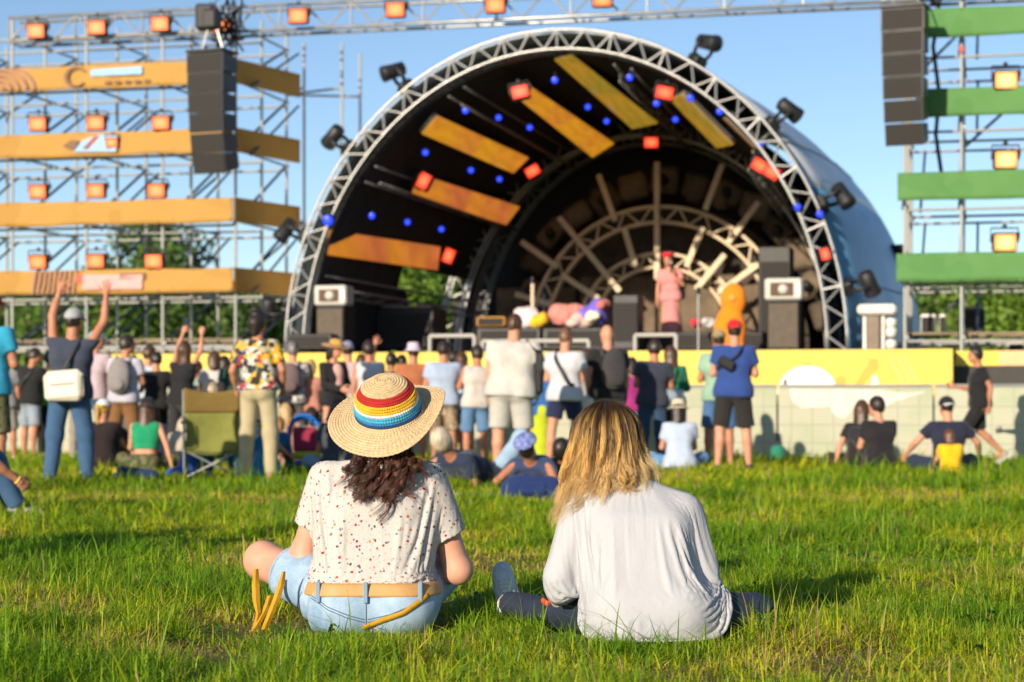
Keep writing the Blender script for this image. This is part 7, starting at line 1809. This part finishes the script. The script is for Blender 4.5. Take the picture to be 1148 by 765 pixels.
V, Q = open_ends(V, Q, [((0, 0, .022), (0, 0, 1), 2), ((0, .12, .555), nk2, .3), (wL-unit(wL-eL)*.005, unit(wL-eL), .07), (wR-unit(wR-eR)*.005, unit(wR-eR), .07)])
sh2 = link('shirt', np_mesh('shirt', V, [Q]), w2, M_cotton)
def stand_in(prims, root):
    o = sdf_obj('settling_form', prims, M_dark, root, .018, .03, cuts=[((0, 0, .0), (0, 0, -1))]); return o
def turf(root):
    o = MB().grid(lambda a, b: (a*1.6-.8, b*1.6-.8, .012), 12, 12).build('settling_turf', M_dark, root); return o
hang_cloth(sh2, [stand_in(_body2+_leg2, w2), turf(w2)], lambda c: (c.z+.35*(c.y-.12)-.15*c.x-.515)/.02, 26, .6, -.045)
md = sh2.modifiers.new('thickness', 'SOLIDIFY'); md.thickness = .0015; md.offset = 1
f2 = surf_y(sh2)
P2 = lambda u, v: ((u-710)*k2, EYE+(VH-v)*k2)
M_fold = M_cotton
cu = unit(wL-eL); x_ = unit(np.cross(cu, (0, 0, 1))); y_ = np.cross(cu, x_)
MB().lathe([(.044, -.055), (.050, -.05), (.051, -.0), (.046, .004), (.040, .0)], 24, 0, Vector(wL), Vector(cu).to_track_quat('Z', 'Y').to_matrix()).build('cuff', M_cotton, w2, True)
for i in (0, 1):  # stand-up collar folded round the neck
    pass
co_ = MB(); co_.grid(lambda a, b: (-.002+.072*math.cos(math.pi*(1.05+.95*a*1.0))*(1+.12*b), .165+.066*math.sin(math.pi*(1.05+.95*a))*(1+.25*b), .555-.018*math.sin(math.pi*a)*0-.030*b+.012*math.cos(math.pi*(1.05+.95*a))*-1), 26, 6); co_.build('collar', M_cotton, w2, True, .004)
for pts in ([P2(652, 590), P2(690, 585), P2(735, 585), P2(775, 600)],):
    drape_line(f2, pts, .0011, 'yoke_seam', M_cotton, w2, .0004)
M_canvas = denim('pale_canvas', (.48, .58, .64), (.64, .72, .76), 14.)
shc = np_mesh('shoe', SHOE[0], [SHOE[1]]); shc.materials.append(M_canvas)
def fancy_shoe(ank, fdir, up):
    f = Vector(fdir).normalized(); u_ = Vector(up); r_ = f.cross(u_).normalized(); u_ = r_.cross(f)
    o = link('shoe', shc, w2); o.matrix_basis = Matrix.Translation(Vector(ank)-u_*.085) @ Matrix((r_, f, u_)).transposed().to_4x4()
    sm = sole.mesh('sole'); sm.materials.append(M_sole); link('sole', sm, o)
    n_ = len(out); tb = MB(); tb.tube([Vector((x*1.02, y, .026)) for x, y in out]+[Vector((out[0][0]*1.02, out[0][1], .026))], .006, 6); tb.build('rubber_rim', M_sole, o, True)
    sf = BVHTree.FromPolygons([Vector(v) for v in SHOE[0]], [tuple(q) for q in SHOE[1]])
    for y in (.045, .062, .079, .096):
        pts = []
        for x in np.linspace(-.022, .022, 7):
            h = sf.ray_cast(Vector((x, y+.25*abs(x)*0, .3)), Vector((0, 0, -1)))
            if h[0]: pts.append(h[0]+Vector((0, 0, .002)))
        if len(pts) > 2: MB().tube(pts, .0028, 6).build('lace', M_sole, o, True)
    tb = MB(); P_ = []
    for a in np.linspace(-2.4, 2.4, 18):
        h = sf.ray_cast(Vector((.026*math.sin(a)*1.0, .118+.030*math.cos(a), .3)), Vector((0, 0, -1)))
        if h[0]: P_.append(h[0]+Vector((0, 0, .001)))
    tb.tube(P_, .0018, 5); tb.build('toe_seam', M_sole, o, True)
fancy_shoe(aL+V3(0, .02, .005), (-.16, .50, .85), (-.1, -.86, .5))
t = thing('phone', 'orange red phone by the white cuff of the blonde woman', 'phone', B2+Vector((-.262, .40, .115)), R(25))
MB().box((0, 0, 0), (.085, .045, .022), (R(15), R(-8), 0), 0, 1, .006).build('case', paint('orange_red_case', (.62, .09, .03), .4), t); MB().box((0, -.004, .013), (.07, .034, .003), (R(15), R(-8), 0)).build('lens_bump', M_black, t)
t = thing('sunglasses_case', 'small pale case lying on the grass right of the blonde woman', 'case', G(786, 7.9)+Vector((0, 0, .0)), R(15)); MB().box((0, 0, .07), (.12, .07, .06), None, 0, 1, .018).build('shell', fabric((.50, .60, .64)), t); MB().box((0, -.037, .072), (.10, .006, .006)).build('zip', M_steel, t)

# blonde hair: dark roots, honey lengths, pale ends
sdf_obj('hair_base', [ell(h2+V3(0, -.010, .002), (.100, .110, .121), None, .01, (h2+V3(-.02, .055, .03), unit((-.1, .85, -.5)))), cone(h2+V3(-.055, -.02, -.02), h2+V3(-.080, -.03, -.12), .058, .036, .03), cone(h2+V3(.015, -.045, -.02), h2+V3(.015, -.055, -.10), .072, .045, .03), cone(h2+V3(.06, -.01, -.02), h2+V3(.075, -.02, -.09), .052, .035, .03)], hair_mat('honey_under', (.17, .085, .028)), w2, .009, .03, disp=lambda p: .005*folds(p, 19, 60., (1, 1, .25)))
def blonde():
    rng = np.random.default_rng(5); paths, rads, cols = [], [], []; K = 26; t = np.linspace(0, 1, K)
    NG = 270
    for g in range(NG):
        az = rng.uniform(-2.5, 2.5)                      # 0 = back of the head, minus = left
        el = math.asin(rng.uniform(.0, .995)) if rng.random() < .72 else R(rng.uniform(62, 89))
        vol = rng.uniform(1.30, 1.62)
        # over the skull, then hanging
        top = math.pi/2-el; n1 = 12
        hang = .172+.100*max(0, -math.sin(az))-.020*max(0, math.sin(az))-.01*max(0, math.cos(az))+rng.normal(0, .030)
        arc = el*.105; Lt = arc+hang; s = t*Lt
        th = np.clip(el-s/.105, 0, 2)
        down = np.clip(s-arc, 0, 9)
        spread = 1+.9*np.clip(down, 0, .12)/.12*.20-.5*np.clip(down-.15, 0, .1)
        hx = -math.sin(az)*-1; bx_ = math.sin(az); by_ = -math.cos(az)
        part = np.array([-.004, 0, 0])
        R_x, R_y, R_z = .079*vol, .095*(vol*.8+.2), .117*(1.06+.04*vol)
        q = np.stack([h2[0]+R_x*np.cos(th)*bx_*spread, h2[1]-.008+R_y*np.cos(th)*by_*(1+.25*(spread-1)), h2[2]+.004+R_z*np.sin(th)-down], 1)
        q[:, 0] -= .10*down*(.35 if bx_ < 0 else -.02)   # the hair falls to the left of the bent head
        q[:, 1] = np.where((q[:, 2] < .60) & (abs(az) > .9), np.maximum(q[:, 1], .06), q[:, 1])
        wa = rng.uniform(.008, .021)*(1.35 if math.sin(az) < -.2 else 1); wf = rng.uniform(1.2, 2.6); ph = rng.uniform(0, 6.28); gr = np.clip((s-.09)/.2, 0, 1)**1.3
        flip = rng.uniform(-.028, .040)*np.clip((t-.72)/.28, 0, 1)**1.5
        wav = np.stack([wa*np.sin(wf*2*math.pi*t+ph)*gr+flip*np.sign(bx_+.2), wa*.8*np.cos(wf*2*math.pi*t+ph)*gr-np.abs(flip)*.5, np.abs(flip)*.35], 1)
        u_ = rng.random()
        side_dark = .45 if bx_ > .35 else 1.0
        tone = np.array([.70, .43, .13])*(.6+.7*u_)*(1 if u_ < .65 else 1.15)
        pale = np.array([.86, .64, .33])*(.75+.35*rng.random())
        if rng.random() < .20: tone = np.array([.26, .135, .045])*rng.uniform(.7, 1.3); pale = tone*1.8
        root = np.array([.055, .030, .016])*rng.uniform(.8, 1.5)
        rs = np.clip((s-.02-.03*rng.random()-.015*(el > 1.0))/.075, 0, 1)[:, None]; es = np.clip((t-.5)/.5, 0, 1)[:, None]
        cg = root*(1-rs)+(tone*(1-es)+pale*es)*rs
        for j in range(34):
            o = rng.normal(0, .0050, 3)*np.array([1, 1, .6]); pj = wav*(1+rng.normal(0, .18))
            sp = (.55+.65*t)[:, None]
            qq = q+pj+o*sp; qq[:, 2] -= rng.normal(0, .014)*t**2
            qq[:, 0] += rng.normal(0, .004)*t**2
            paths.append(qq); r0 = rng.uniform(.00028, .0006); rads.append(r0*(.75+.5*t)*(1-.7*t**5)); cols.append(cg*rng.uniform(.75, 1.3))
    for i in range(13):  # curled ends lying over the collar
        x0 = h2[0]+rng.uniform(-.06, .085); out_ = rng.uniform(.0, .075); zc = rng.uniform(.535, .57); ph = rng.uniform(0, 6.28); rr = rng.uniform(.010, .024); sg = rng.choice([-1, 1])
        tone = np.array([.66, .40, .14])*rng.uniform(.55, 1.25)
        base = np.stack([x0+out_*t**1.3+rr*np.sin(2.2*math.pi*t+ph)*t, .085-.050*np.sin(math.pi*np.clip(t*1.1, 0, 1))*(.5+.5*t)-.012*np.cos(2*math.pi*t+ph)*t, .64+(zc-.64)*np.sin(t*math.pi*.62)+sg*rr*.9*np.cos(2.2*math.pi*t+ph)*t**1.5], 1)
        for j in range(22):
            q = base+rng.normal(0, .0022, 3)*(.6+.8*t)[:, None]; paths.append(q); r0 = rng.uniform(.0004, .0008); rads.append(r0*(1-.65*t**3)); cols.append(np.tile(tone*rng.uniform(.75, 1.3), (K, 1)))
    return np.array(paths), np.array(rads), np.array(cols)
a, b, c = blonde(); strands(a, b, c, 'hair', M_strand, w2)

PRESSED += [(B1.x, B1.y-.02, .30, .20), (B1.x-.2, B1.y+.14, .26, .14), (B1.x+.12, B1.y+.3, .25, .2), (B2.x+.08, B2.y-.05, .32, .25), (B2.x+.3, B2.y+.16, .2, .1), (B2.x-.15, B2.y+.3, .15, .2)]
for k_ in ('s_cap', 's_green', 's_chair', 's_grey', 's_hat', 's_cpl1', 's_cpl2', 's_cap2', 's_kid', 's_k1', 's_k2', 's_beige', 's_blue'):
    q = X[k_]['pos']; PRESSED.append((q.x, q.y, .25, .28))
SHORT += [(B1.x, B1.y-.36, .40, .34), (B2.x+.06, B2.y-.36, .44, .36)]
grass()
